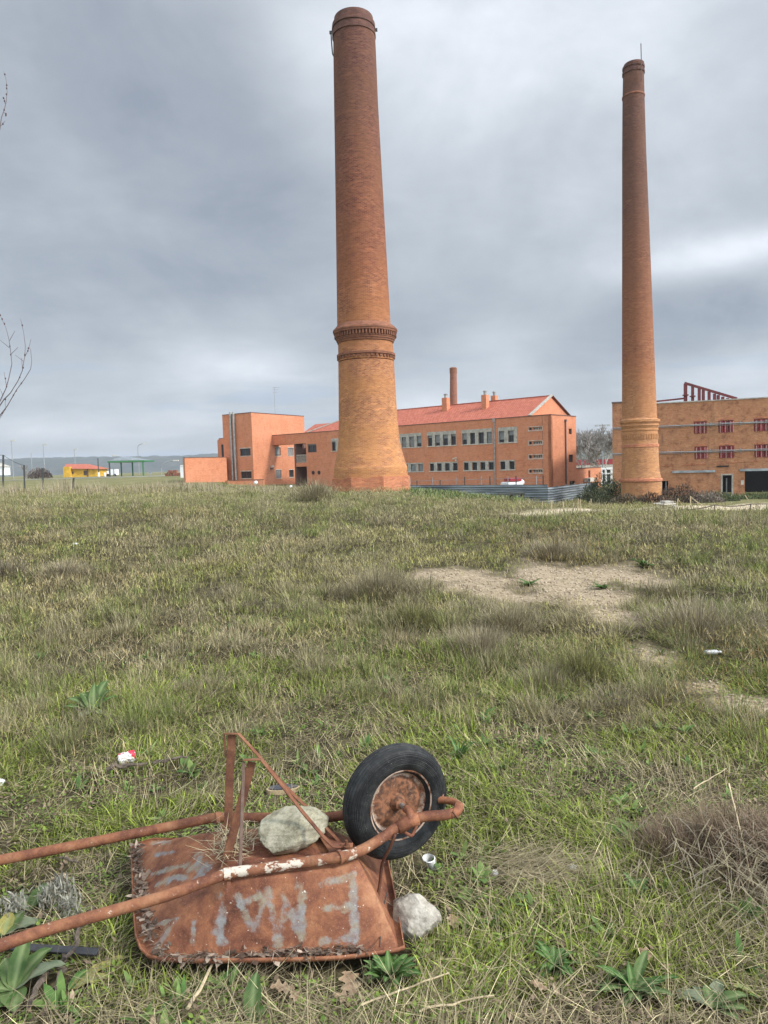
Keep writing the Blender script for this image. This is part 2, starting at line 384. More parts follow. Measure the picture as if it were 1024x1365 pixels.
def stone_mat(name, c1, c2, c3, sc_=18):
    m, t, b = newmat(name); P = pos(t)
    c = t.ramp(t.noise(P, sc_, 8, .7), [(.3, c1), (.48, c2), (.68, c3)])
    sp = t.noise(P, 150, 4, .7); c = t.mix(t.math('MULTIPLY', t.step(sp, .5, .75), .4), c, tuple(v*1.4 for v in c3))
    c = t.mix(t.math('MULTIPLY', t.step(t.noise(P, 60, 5, .7), .6, .72), .6), c, (.09, .075, .045))
    t.set(b.inputs['Base Color'], c); b.inputs['Roughness'].default_value = .92; b.inputs['Specular IOR Level'].default_value = .2
    bump(t, b, t.math('ADD', t.noise(P, 70, 6, .7), t.math('MULTIPLY', sp, .4)), .5, .005); return m
M['stone_a'] = stone_mat('lichen_limestone', (.09, .08, .052), (.26, .242, .17), (.42, .395, .305))
M['stone_b'] = stone_mat('white_limestone', (.13, .115, .09), (.30, .275, .23), (.45, .42, .36))

# ---------------------------------------------------------------- ground
def ground_mat():
    m, t, b = newmat('meadow_soil'); P = pos(t)
    a = t.n('ShaderNodeAttribute'); a.attribute_name = 'col'
    sep = t.n('ShaderNodeSeparateColor'); t.L.new(a.outputs['Color'], sep.inputs[0])
    c = t.ramp(t.noise(P, 5, 8, .7), [(.3, (.018, .015, .009)), (.5, (.05, .042, .022)), (.68, (.13, .11, .06))])
    far = t.ramp(t.noise(P, .35, 8, .7), [(.32, (.10, .105, .04)), (.5, (.17, .16, .075)), (.68, (.23, .21, .10))])
    c = t.mix(sep.outputs[2], c, far)
    v = t.n('ShaderNodeTexVoronoi'); t.set(v.inputs['Vector'], P); v.inputs['Scale'].default_value = 34
    gr = t.ramp(t.noise(P, 12, 8, .75), [(.3, (.18, .14, .09)), (.5, (.35, .28, .19)), (.68, (.50, .42, .31))])
    gr = t.mix(t.math('MULTIPLY', t.step(v.outputs['Distance'], .3, .7), .45), gr, (.20, .15, .10))
    c = t.mix(sep.outputs[0], c, gr)
    c = t.mix(sep.outputs[1], c, t.mix(t.noise(P, 1.5, 6), (.40, .31, .21), (.58, .50, .38)))
    t.set(b.inputs['Base Color'], c); b.inputs['Roughness'].default_value = .95; b.inputs['Specular IOR Level'].default_value = .1
    bump(t, b, t.math('ADD', t.noise(P, 30, 6, .7), v.outputs['Distance']), .6, .02); return m
ang = np.concatenate([np.radians(np.arange(-180, -52, 3.0)), np.radians(np.arange(-52, 52, .3)), np.radians(np.arange(52, 180, 3.0))])
rad = [.35]
while rad[-1] < 2800: rad.append(rad[-1]*1.016 if rad[-1] < 150 else rad[-1]*1.06)
rad = np.array(rad); A, R_ = np.meshgrid(ang, rad); X = R_*np.sin(A); Y = R_*np.cos(A)
Z = height(X, Y)
nA, nR = len(ang), len(rad); V = np.stack([X.ravel(), Y.ravel(), Z.ravel()], 1); V = np.concatenate([V, [[0, 0, 0]]])
ii, jj = np.meshgrid(np.arange(nR-1), np.arange(nA)); ii = ii.ravel(); jj = jj.ravel(); j2 = (jj+1) % nA
quads = np.stack([ii*nA+jj, (ii+1)*nA+jj, (ii+1)*nA+j2, ii*nA+j2], 1)[:, ::-1]
k = np.arange(nA); tri = np.stack([np.full(nA, nA*nR), (k+1) % nA, k], 1)
gc = np.stack([bare(V[:, 0], V[:, 1])*(np.hypot(V[:, 0], V[:, 1]) < 25), track(V[:, 0], V[:, 1])*(np.hypot(V[:, 0], V[:, 1]) < 90), sm((np.hypot(V[:, 0], V[:, 1])-18)/25)], 1)
g = npmesh('ground', V, [quads, tri], ground_mat(), gc, smooth=True); tag(g, kind='structure')
# ---------------------------------------------------------------- vertical facades
class Fac:
    def __init__(s, a, b):       # a, b: plan points; outward normal is on the camera's side
        s.a = np.array(a[:2], float); s.b = np.array(b[:2], float); d = s.b-s.a; s.L = np.linalg.norm(d); s.u = d/s.L
        n = np.array([s.u[1], -s.u[0]]); s.n = n if n@(-s.a) > 0 else -n
        s.u3 = np.array([*s.u, 0]); s.n3 = np.array([*s.n, 0])
    def at(s, px, py):
        d = ray(px, py); den = d[:2]@s.n; t = (s.a@s.n)/den; P = O+d*t; return ((P[:2]-s.a)@s.u, P[2])
    def U(s, px): return s.at(px, 600)[0]
    def p(s, u, z, off=0): q = s.a+s.u*u+s.n*off; return np.array([q[0], q[1], z])
    def box(s, mb, u0, u1, z0, z1, o0, o1):
        return mb.box(s.p((u0+u1)/2, (z0+z1)/2, (o0+o1)/2), abs(u1-u0), abs(o1-o0), z1-z0, s.u3)
    def wall(s, mb, u0, u1, z0, z1, holes, depth=.25, thick=.35):
        """front skin with real openings, reveals, and side/top edges"""
        hs = [(max(min(a, c), u0), max(min(b, d), z0), min(max(a, c), u1), min(max(b, d), z1)) for a, b, c, d in holes]
        us = sorted(set([u0, u1]+[h[0] for h in hs]+[h[2] for h in hs])); zs = sorted(set([z0, z1]+[h[1] for h in hs]+[h[3] for h in hs]))
        def quad(P): 
            v = [np.array(q) for q in P]; mb.add(v, [(0, 1, 2, 3)])
        for i in range(len(us)-1):
            for j in range(len(zs)-1):
                cu = (us[i]+us[i+1])/2; cz = (zs[j]+zs[j+1])/2
                if any(h[0] < cu < h[2] and h[1] < cz < h[3] for h in hs): continue
                quad([s.p(us[i], zs[j]), s.p(us[i+1], zs[j]), s.p(us[i+1], zs[j+1]), s.p(us[i], zs[j+1])])
        for a, b, c, d in hs:
            quad([s.p(a, b), s.p(a, b, -depth), s.p(a, d, -depth), s.p(a, d)]); quad([s.p(c, b), s.p(c, b, -depth), s.p(c, d, -depth), s.p(c, d)])
            quad([s.p(a, b), s.p(c, b), s.p(c, b, -depth), s.p(a, b, -depth)]); quad([s.p(a, d), s.p(c, d), s.p(c, d, -depth), s.p(a, d, -depth)])
        quad([s.p(u0, z0), s.p(u0, z0, -thick), s.p(u0, z1, -thick), s.p(u0, z1)]); quad([s.p(u1, z0), s.p(u1, z0, -thick), s.p(u1, z1, -thick), s.p(u1, z1)])
        quad([s.p(u0, z1), s.p(u1, z1), s.p(u1, z1, -thick), s.p(u0, z1, -thick)])
        return mb

def window(par, fac, r, depth=.22, shut=0.0, mull=1, name='window', grid=False):
    """r = (u0,z0,u1,z1); frame as the part, pane and shutter as sub-parts"""
    u0, z0, u1, z1 = min(r[0], r[2]), min(r[1], r[3]), max(r[0], r[2]), max(r[1], r[3]); w = .05
    m = MB(); d0, d1 = -depth+.005, -depth+.06
    fac.box(m, u0, u0+w, z0, z1, d0, d1); fac.box(m, u1-w, u1, z0, z1, d0, d1)
    fac.box(m, u0+w, u1-w, z0, z0+w, d0, d1); fac.box(m, u0+w, u1-w, z1-w, z1, d0, d1)
    for k in range(1, mull):
        c = u0+(u1-u0)*k/mull; fac.box(m, c-w/2, c+w/2, z0+w, z1-w, d0, d1-.004)
    if grid:
        c = (z0+z1)/2; fac.box(m, u0+w, u1-w, c-w/3, c+w/3, d0, d1-.008)
    f = m.build(name, M['sill'] if grid else M['pipe_dark'], par)
    MB_ = MB(); fac.box(MB_, u0, u1, z0, z1, -depth-.04, -depth); MB_.build('pane', M['glass'], f)
    if shut > 0:
        s_ = MB(); zb = z1-(z1-z0-.02)*shut; n = max(3, int((z1-zb)/.09))
        for k in range(n):
            a = zb+(z1-zb)*k/n; fac.box(s_, u0+.02, u1-.02, a+.006, a+(z1-zb)/n, -depth+.065, -depth+.10)
        s_.build('shutter', M['shutter'], f)
    return f

# ---------------------------------------------------------------- the modern brick building
A_ = aty(735, 600, 80); B_ = aty(363, 600, 111)
FA = Fac(B_, A_)                                  # u = 0 at the far left, L at the near corner
bld = thing('brick_building', 'long modern orange brick building with red tiled roof and rows of small windows', 'building', (B_[0]/2+A_[0]/2, B_[1]/2+A_[1]/2, -1.5))
ZT = 6.62; ZB = -2.2
back = -FA.n3                                     # into the building
def rect(px0, py0, px1, py1, fac=None):
    fac = fac or FA; a = fac.at(px0, py0); b = fac.at(px1, py1); return (a[0], min(a[1], b[1]), b[0], max(a[1], b[1]))
def z3(x, y): return (520+x/6.827, 530+y/6.827)
def z4(x, y): return (640+x/6.827, 530+y/6.827)
def z2(x, y): return (350+x/8.533, 540+y/8.533)
holes = []; wins = []; strips = []
rowU = dict(z0=FA.at(*z3(800, 420))[1], z1=FA.at(*z3(800, 318))[1]); rowL = dict(z0=FA.at(*z3(800, 660))[1], z1=FA.at(*z3(800, 588))[1])
zsU = FA.at(*z3(800, 286))[1]; zsL = FA.at(*z3(800, 577))[1]
def strip(cv, xs, x0, x1, row, ztop, shuts):
    u0 = FA.U(cv(x0, 0)[0]); u1 = FA.U(cv(x1, 0)[0]); strips.append((u0, row['z0']-.10, u1, ztop))
    for (a, b), sh in zip(xs, shuts):
        ua, ub = FA.U(cv(a, 0)[0]), FA.U(cv(b, 0)[0]); holes.append((ua, row['z0'], ub, row['z1'])); wins.append(((ua, row['z0'], ub, row['z1']), sh, 1, False))
strip(z3, [(20, 62), (110, 152), (178, 222), (247, 290)], 0, 293, rowU, zsU, (.5, .97, .97, .68))
strip(z3, [(347, 387), (413, 457), (485, 530), (557, 602)], 340, 606, rowU, zsU, (.25, .72, .36, .2))
strip(z3, [(660, 703), (733, 777), (808, 857), (884, 930)], 655, 935, rowU, zsU, (.58, .04, .04, .97))
strip(z4, [(175, 222), (260, 310)], 170, 340, rowU, zsU, (.75, .42))
strip(z3, [(32, 74), (118, 160), (187, 232), (255, 300)], 10, 303, rowL, zsL, (.6, .3, .97, .97))
strip(z3, [(358, 397), (426, 467), (497, 540), (570, 613)], 352, 616, rowL, zsL, (.05, .05, .05, .07))
strip(z3, [(670, 712), (745, 790), (820, 865), (895, 942)], 665, 945, rowL, zsL, (.07, .06, .1, .12))
strip(z4, [(183, 228), (265, 312)], 180, 316, rowL, zsL, (.03, .05))
# left end of the wing (seen left of the big chimney)
strip(z2, [(790, 835)], 785, 868, rowU, zsU, (.12,))
smalls = []
for y0, y1 in [(265, 300), (393, 430), (519, 557), (652, 689)]:
    for x0, x1, mu in [(445, 470, 1), (480, 567, 4)]:
        ra = FA.at(*z4(x0, y1)); rb = FA.at(*z4(x1, y0+4)); zc = FA.at(*z4(505, y1))[1], FA.at(*z4(505, y0))[1]
        holes.append((ra[0], zc[0]+.08, rb[0], zc[1]-.06)); wins.append(((ra[0], zc[0]+.08, rb[0], zc[1]-.06), 0, mu, mu > 1))
    smalls.append((FA.U(z4(440, 0)[0]), zc[0]-.05, FA.U(z4(572, 0)[0]), zc[1]+.05))
uREC = FA.U(z2(497, 0)[0]); uRL = FA.U(z2(378, 0)[0])
wb = rect(*z2(513, 540), *z2(612, 440)); holes.append(wb); wins.append((wb, .15, 2, False))
zpar = FA.at(*z2(300, 445))[1]
m = MB(); FA.wall(m, uREC, FA.L, ZB, ZT, [h for h in holes], .24)
# round windows sit in dark wells
gs = FA.at(*z4(940, 0)); W1 = 6.3
Pc = FA.p(FA.L, 0); GR = Fac(Pc, Pc+back*W1)      # right-hand wall of the end block
hg = [rect(*z4(808, 332), *z4(835, 283), GR), rect(*z4(808, 588), *z4(846, 518), GR), rect(*z4(816, 800), *z4(866, 756), GR)]
GR.wall(m, 0, GR.L, ZB, ZT, hg, .2)
# rear and inner walls so that the block is closed
Q0 = FA.U(706.0); WG = 10.7
def P3(u, s, z): q = FA.p(u, z)+back*s; return (q[0], q[1], z)
m.add([P3(FA.L, W1, ZB), P3(Q0, W1, ZB), P3(Q0, W1, ZT), P3(FA.L, W1, ZT)], [(0, 1, 2, 3)])
m.add([P3(Q0, 0.4, ZB), P3(Q0, WG, ZB), P3(Q0, WG, ZT), P3(Q0, 0.4, ZT)], [(0, 1, 2, 3)])
m.add([P3(Q0, WG, ZB), P3(uREC, WG, ZB), P3(uREC, WG, ZT), P3(Q0, WG, ZT)], [(0, 1, 2, 3)])
m.add([P3(uREC, 0, ZB), P3(uREC, WG, ZB), P3(uREC, WG, ZT), P3(uREC, 0, ZT)], [(0, 1, 2, 3)])
m.add([P3(Q0, .3, ZT-.35), P3(FA.L, .3, ZT-.35), P3(FA.L, W1, ZT-.35), P3(Q0, W1, ZT-.35)], [(0, 1, 2, 3)])
# gable triangle
ZR = 9.15
m.add([P3(Q0, 0, ZT), P3(Q0, WG, ZT), P3(Q0, WG/2, ZR)], [(0, 1, 2)])
# parapet band bridging to the stair tower
uBL = 0.0
FA.box(m, uBL, uREC-.002, zpar, ZT, -1.6, 0)
m.build('wall', M['brick_new'], bld)
# near-black sheets stand in for the unlit rooms behind the openings
m = MB(); FA.box(m, uREC+.3, FA.L-.3, ZB, ZT-.5, -.75, -.7); GR.box(m, .6, GR.L-.3, ZB, ZT-.5, -.6, -.55); m.build('dark_backing', M['dark'], bld)
# concrete surrounds
for (u0, z0, u1, z1) in strips:
    m = MB(); hh = [h for h in holes if h[0] > u0-.1 and h[2] < u1+.1 and h[1] > z0-.01 and h[3] < z1+.01]
    hh = sorted(hh); zt = hh[0][3]; zb = hh[0][1]
    FA.box(m, u0, u1, zt, z1, -.1, .035)
    prev = u0
    for h in hh:
        if h[0] > prev+.01: FA.box(m, prev, h[0], zb, zt-.001, -.2, .033)
        prev = h[2]
    if u1 > prev+.01: FA.box(m, prev, u1, zb, zt-.001, -.2, .033)
    m.build('window_surround', M['concrete'], bld)
    m = MB(); FA.box(m, u0-.03, u1+.03, zb-.1, zb-.001, -.1, .07); m.build('sill', M['sill'], bld)
for (u0, z0, u1, z1) in smalls:
    m = MB(); w = .06; FA.box(m, u0, u1, z1-w, z1, -.05, .03); FA.box(m, u0, u1, z0, z0+w+.02, -.05, .04)
    FA.box(m, u0, u0+w, z0+w+.021, z1-w-.001, -.05, .03); FA.box(m, u1-w, u1, z0+w+.021, z1-w-.001, -.05, .03)
    m.build('window_surround', M['sill'], bld)
for r, sh, mu, gr in wins: window(bld, FA, r, .22, sh, mu, grid=gr)
for h in hg: window(bld, GR, h, .18, 0, 2)
# outline of the unused window bay
ub0, ub1 = FA.U(z4(318, 0)[0]), FA.U(z4(396, 0)[0]); m = MB(); FA.box(m, ub0, ub1, zsL-.07, zsL, -.02, .03); FA.box(m, ub0, ub1, rowL['z0']-.1, rowL['z0']-.04, -.02, .03); m.build('blind_window_trim', M['brick_new'], bld)
# round windows left of the chimney
for cx_ in (578, 645):
    c = FA.at(*z2(cx_, 768)); q = FA.p(*c); m = MB()
    m.lathe([(.26, -.02), (.30, .02), (.30, .05), (.25, .05), (.24, -.0)], q, FA.n3, 24); f = m.build('window', M['brown_door'], bld, smooth=False)
    m = MB(); m.lathe([(0.001, .012), (.25, .012)], q, FA.n3, 24); m.build('pane', M['glass'], f)
m = MB(); a = FA.at(*z2(540, 960)); b = FA.at(*z2(615, 905)); FA.box(m, a[0], b[0], a[1]-.4, b[1], -.02, .06); m.build('grille', M['concrete'], bld)
# coping
m = MB(); FA.box(m, uBL-.05, FA.L+.04, ZT+.001, ZT+.09, -.35, .05); GR.box(m, .051, GR.L, ZT+.002, ZT+.088, -.35, .05); m.build('coping', M['coping'], bld)
# downpipes
for px, y0, y1, mt in [(z4(136, 0)[0], z4(0, 215)[1], 648, 'zinc')]:
    u = FA.U(px); z1 = FA.at(px, y0)[1]; m = MB(); m.tube([FA.p(u, ZB, .09), FA.p(u, z1, .09)], .075, 8); FA.box(m, u-.13, u+.13, z1-.05, z1+.3, 0.003, .22); m.build('downpipe', M[mt], bld)
u, z1 = GR.at(*z4(772, 215)); m = MB(); m.tube([GR.p(u, ZB, .09), GR.p(u, z1, .09)], .09, 8); GR.box(m, u-.13, u+.13, z1-.05, z1+.2, .003, .22); m.build('downpipe', M['pipe_dark'], bld)
m = MB(); u = FA.U(z4(570, 0)[0]); FA.box(m, u-.02, u+.02, ZB, ZT-.1, .004, .012); m.build('expansion_joint', M['coping'], bld)
# tiled roof with its left-hand slope
uL = FA.U(411.5); HW = WG/2
m = MB()
m.add([P3(uL, -.05, ZT+.08), P3(Q0+.15, -.05, ZT+.08), P3(Q0+.15, HW, ZR+.1), P3(uL+5.2, HW, ZR+.1)], [(0, 1, 2, 3)])
m.add([P3(uL, WG+.1, ZT+.08), P3(Q0+.15, WG+.1, ZT+.08), P3(Q0+.15, HW, ZR+.1), P3(uL+5.2, HW, ZR+.1)], [(3, 2, 1, 0)])
m.add([P3(uL, -.05, ZT+.08), P3(uL+5.2, HW, ZR+.1), P3(uL, WG+.1, ZT+.08)], [(0, 1, 2)])
rf = m.build('roof', M['tiles'], bld)
m = MB(); m.bar(P3(Q0+.16, -.1, ZT+.14), P3(Q0+.16, HW, ZR+.2), .42, .10, back[[0, 1, 2]]+np.array([0, 0, 1.6])); m.build('verge', M['concrete'], rf)
m = MB(); m.bar(P3(Q0+.16, WG+.1, ZT+.1), P3(Q0+.16, HW+.1, ZR+.13), .2, .08, -back+np.array([0, 0, 1.6])); m.build('verge', M['coping'], rf)
m = MB(); m.bar(P3(uL-.1, -.1, ZT+.12), P3(uL+5.2, HW, ZR+.15), .32, .14, (0, 0, 1)); m.build('verge', M['concrete'], rf)
m = MB(); m.bar(P3(uL+5.2, HW, ZR+.13), P3(Q0, HW, ZR+.13), .2, .12, (0, 0, 1)); m.build('ridge_tiles', M['tiles'], rf)
# roof chimneys: (left px, right px, top y, bottom y, depth from facade)
for (x0, x1, yt, s_) in [(589.2, 599.6, 530.5, 3.9), (641.5, 652, 526.5, 3.4), (654.3, 664, 527.5, 5.6)]:
    cxp = (x0+x1)/2; pl = Fac(FA.p(0, 0)[:2]+back[:2]*s_, FA.p(FA.L, 0)[:2]+back[:2]*s_); u, zt = pl.at(cxp, yt); w = (pl.at(x1, yt)[0]-pl.at(x0, yt)[0])*.62
    m = MB(); pl.box(m, u-w/2, u+w/2, ZT+.6, zt, -w/2, w/2); ch = m.build('chimney', M['brick_new'], rf)
    m = MB(); c = pl.p(u, zt); m.lathe([(w*.27, 0), (w*.27, .38), (w*.38, .40), (w*.38, .5), (w*.2, .55)], c, n=16, cap=True); m.build('chimney_cap', M['zinc'], ch)
# lower side wing on the right, beyond the gable
LW = Fac(GR.p(GR.L, 0, 0)[:2], aty(801, 600, 92)[:2]); m = MB(); zt = LW.at(785, 624)[1]
LW.wall(m, 0, LW.L, ZB, zt, [], .2, .4); m.add([LW.p(LW.L, ZB), LW.p(LW.L, ZB, -6), LW.p(LW.L, zt, -6), LW.p(LW.L, zt)], [(0, 1, 2, 3)]); m.build('side_wall', M['brick_new'], bld)
m = MB(); LW.box(m, -.02, LW.L+.05, zt+.001, zt+.09, -.45, .05); m.build('coping', M['coping'], bld)
a = LW.at(*z4(945, 770)); b = LW.at(*z4(1005, 728)); m = MB(); LW.box(m, a[0], b[0], a[1], b[1], .01, .5); f = m.build('air_conditioner', M['sill'], bld)
m = MB(); LW.box(m, a[0]+.1, a[0]+.75, a[1]+.06, b[1]-.06, .501, .52); m.build('fan_grille', M['dark'], f)
a = LW.at(*z4(990, 728)); m = MB(); m.tube([LW.p(a[0], a[1], .1), LW.p(a[0], a[1]+.9, .1)], .1, 8); m.build('flue', M['pipe_dark'], bld)

# stair tower (left block)
C0 = aty(337, 600, 107); C1 = aty(407, 600, 118); CL = aty(298.3, 600, 110.7)
TR = Fac(C0, C1); TL = Fac(CL, C0); ZTT = 9.95
tw = []
for (x0, y0, x1, y1) in [(145, 480, 205, 575), (292, 485, 350, 575), (157, 735, 213, 830), (306, 735, 354, 820)]:
    tw.append(rect(*z2(x0, y1), *z2(x1, y0), TR))
def z1c(x, y): return (240+x/8.533, 540+y/8.533)
tl = [rect(*z1c(682, 580), *z1c(800, 490), TL), rect(*z1c(695, 834), *z1c(812, 752), TL)]
m = MB(); TR.wall(m, 0, TR.L+.0, ZB, ZTT, tw, .22); TL.wall(m, 0, TL.L-.001, ZB, ZTT, tl, .22)
K0 = TL.p(0, 0)*np.array([1.065, 1.065, 1])+[.6, 0, 0]; K1 = TR.p(TR.L, 0)*np.array([1.03, 1.03, 1])-[.5, 0, 0]
for a, b in [(TL.p(0, 0), K0), (K0, K1), (K1, TR.p(TR.L, 0))]:
    m.add([(a[0], a[1], ZB), (b[0], b[1], ZB), (b[0], b[1], ZTT), (a[0], a[1], ZTT)], [(0, 1, 2, 3)])
m.add([(*q[:2], ZTT-.3) for q in (TL.p(.1, 0, -.1), C0, TR.p(TR.L-.1, 0, -.1), K1, K0)], [(0, 1, 2, 3, 4)])
m.build('tower_wall', M['brick_new'], bld)
m = MB(); TR.box(m, 0.02, TR.L, ZTT+.001, ZTT+.1, -.3, .05); TL.box(m, 0, TL.L, ZTT+.002, ZTT+.102, -.3, .05); m.build('coping', M['coping'], bld)
for h, sh in zip(tw, (.9, .97, .97, .05)): window(bld, TR, h, .2, sh, 1)
m = MB()
for h in tw+[]: TR.box(m, h[0]-.06, h[2]+.06, h[3], h[3]+.09, -.05, .04); TR.box(m, h[0]-.06, h[2]+.06, h[1]-.1, h[1]-.001, -.05, .05)
m.build('sill', M['sill'], bld)
for h in tl: window(bld, TL, h, .2, .02, 2)
m = MB()
for h in tl: TL.box(m, h[0]-.05, h[2]+.05, h[3]+.001, h[3]+.1, -.05, .04); TL.box(m, h[0]-.05, h[2]+.05, h[1]-.08, h[1]-.001, -.05, .04); 
m.build('sill', M['sill'], bld)
for x in (596, 632):
    a = TL.at(*z1c(x, 300)); m = MB(); u = a[0]; zt = TL.at(*z1c(x-8, 80))[1]; m.tube([TL.p(u, ZB, .3), TL.p(u, zt, .3)], .17, 12)
    for zz in (1.5, 4, 6.5, 9): TL.box(m, u-.05, u+.05, zz, zz+.08, .003, .3)
    m.build('flue', M['zinc'], bld)
# security light
a = TR.at(*z2(92, 700)); m = MB(); TR.box(m, a[0]-.25, a[0]+.25, a[1]-.1, a[1]+.18, .2, .5); m.tube([TR.p(a[0], a[1]+.1, 0), TR.p(a[0], a[1]+.1, .25)], .04, 6); m.build('wall_lamp', M['sill'], bld)
m = MB(); TR.box(m, a[0]-.2, a[0]+.25, a[1]-.45, a[1]-.2, .1, .35); m.build('security_camera', M['pipe_dark'], bld)
a = FA.at(*z3(605, 560)); m = MB(); FA.box(m, a[0]-.05, a[0]+.05, a[1]-.25, a[1], .003, .25); m.bar(FA.p(a[0]-.35, a[1]+.02, .3), FA.p(a[0]+.2, a[1]+.18, .35), .16, .14); m.build('security_camera', M['sill'], bld)
# recess, its shade put into the dark wall and panel colours; balcony
m = MB(); u0 = uRL; q = FA.p(u0, 0)
FA.box(m, u0-.35, u0-.05, ZB, zpar, -3, 0); m.build('pier', M['coping'], bld)
m = MB(); zf = FA.at(*z2(440, 700))[1]; zr1 = FA.at(*z2(440, 565))[1]; zr0 = FA.at(*z2(440, 655))[1]
FA.box(m, u0, uREC-.01, zf, zr0, -1.6, 0); ba = m.build('balcony', M['brick_new'], bld)
m = MB(); FA.box(m, u0+.05, uREC-.05, zr1-.07, zr1, -.12, -.05); FA.box(m, u0+.05, uREC-.05, zr0+.05, zr0+.11, -.12, -.05)
n = 14
for k in range(n): c = u0+.08+(uREC-u0-.16)*k/(n-1); FA.box(m, c-.018, c+.018, zr0+.12, zr1-.071, -.1, -.065)
m.build('railing', M['sill'], ba)
m = MB(); FA.box(m, u0, uREC-.01, ZB, zpar-.01, -3.0, -2.9); m.build('recess_wall', M['coping'], bld)
m = MB(); FA.box(m, u0+.4, u0+1.9, zr0+.01, zpar-.4, -2.89, -2.85); m.build('door', M['dark'], bld)  # dark panel stands in for the shade at the back of the recess
a = FA.at(*z2(470, 465)); m = MB(); 
for k, (dx, dz, ss) in enumerate([(0, 0, .45), (.18, .08, .3), (-.12, -.2, .3)]): m.lathe([(.01, -ss*.5), (ss*.5, -ss*.2), (ss*.45, ss*.2), (.02, ss*.5)], FA.p(a[0]+dx, a[1]+dz, -.4), n=8)
tag(m.build('hanging_cloth', M['pink_edge']), 'small pink cloth bundle hanging above the white balcony railing', 'cloth')
# low wings left of the tower
def wing(name, px0, px1, ytop, Y0, Y1, z0=ZB, deep=5, cop=True, yref=None):
    a = aty(px0, 600, Y0); b = aty(px1, 600, Y1); f = Fac(a, b); zt = f.at(yref or (px0+px1)/2, ytop)[1]; mm = MB(); f.wall(mm, 0, f.L, z0, zt, [], .1, .3); kk = 1+deep/100; sk = np.array([kk, kk, 1])
    e_ = np.array([-.3, 0, 0]); zl = np.array([0, 0, -.02]); mm.add([f.p(0, zt)+zl, f.p(f.L, zt)+zl, f.p(f.L, zt)*sk+zl, f.p(0, zt)*sk+e_+zl], [(0, 1, 2, 3)]); mm.add([f.p(0, z0), f.p(0, z0)*sk+e_, f.p(0, zt)*sk+e_, f.p(0, zt)], [(0, 1, 2, 3)]); mm.add([f.p(f.L, z0), f.p(f.L, z0)*sk, f.p(f.L, zt)*sk, f.p(f.L, zt)], [(0, 1, 2, 3)]); mm.add([f.p(0, z0)*sk+e_, f.p(f.L, z0)*sk, f.p(f.L, zt)*sk, f.p(0, zt)*sk+e_], [(0, 1, 2, 3)])
    mm.build(name, M['brick_new'], bld)
    if cop: mm = MB(); f.box(mm, -.02, f.L, zt+.001, zt+.08, -.3, .05); mm.build('coping', M['coping'], bld)
    return f
wing('low_wing', 245.8, 301.5, 610, 103, 108.5, deep=7)
wing('middle_wing', 292.8, 300, 584.6, 112.5, 111.2, deep=5)
wing('terrace_wall', 301, 350, 640.2, 104, 103.2, deep=.4, cop=True)
# slit window
a = aty(298.8, 594, 111.3); m = MB(); m.box((a[0]-.12, a[1]-.1, 3.5), .5, .3, 4.0); m.build('slit_window', M['glass'], bld)
# second roof behind
pl = Fac(FA.p(-8, 0)[:2]+back[:2]*17, FA.p(20, 0)[:2]+back[:2]*17); a = pl.at(404, 564.5); b = pl.at(437, 566.5); c = pl.at(404, 577)
m = MB(); pl.box(m, a[0]-1, b[0]+4, ZB, c[1]-.5, -6, 0); m.build('rear_wall', M['brick_new'], bld)
m = MB(); m.add([pl.p(a[0]-1, c[1]-.5, .3), pl.p(b[0]+4, c[1]-.5, .3), pl.p(b[0]+4, a[1], -4), pl.p(a[0]-1, a[1], -4)], [(0, 1, 2, 3)]); m.build('rear_roof', M['tiles'], bld)
# aerial
a = TR.at(386.5, 556); zt = TR.at(386, 519)[1]; m = MB(); q = TR.p(a[0], 0, -3)
m.tube([(q[0], q[1], ZTT-.3), (q[0], q[1], zt+.6)], [.05, .03], 6)
for k, zz in enumerate((.5, .2, -.3)): m.tube([(q[0]-.3, q[1], zt+zz), (q[0]+.9-.2*k, q[1], zt+zz)], .022, 5); m.tube([(q[0]+.2*k, q[1]-.4, zt+zz), (q[0]+.2*k, q[1]+.4, zt+zz)], .02, 5)
tag(m.build('rooftop_aerial', M['pole']), 'thin grey television aerial standing on the flat roof of the square brick tower', 'aerial')
# globe lamps by the terrace
for px, py, Y, s_, lab in [(341.2, 643.6, 96, .28, 'white globe lamp in front of the low terrace wall of the square brick tower'), (388, 649.3, 96, .26, 'white globe lamp half sunk in dry weeds under the balcony'),
                      (695, 643.2, 68, .3, 'white dome of a globe lamp behind the corrugated metal hoarding')]:
    q = aty(px, py, Y); t_ = thing('globe_lamp', lab, 'lamp', (q[0], q[1], H(q[0], q[1])), 'round white garden lamps')
    m = MB(); m.lathe([(s_*math.sin(a), -s_*math.cos(a)) for a in np.linspace(.05, PI-.02, 12)], q, n=18); m.build('globe', M['white'], t_, smooth=True)
    m = MB(); m.tube([(q[0], q[1], H(q[0], q[1])-.1), (q[0], q[1], q[2]-s_*.9)], .04, 8); m.build('post', M['dark_post'], t_)

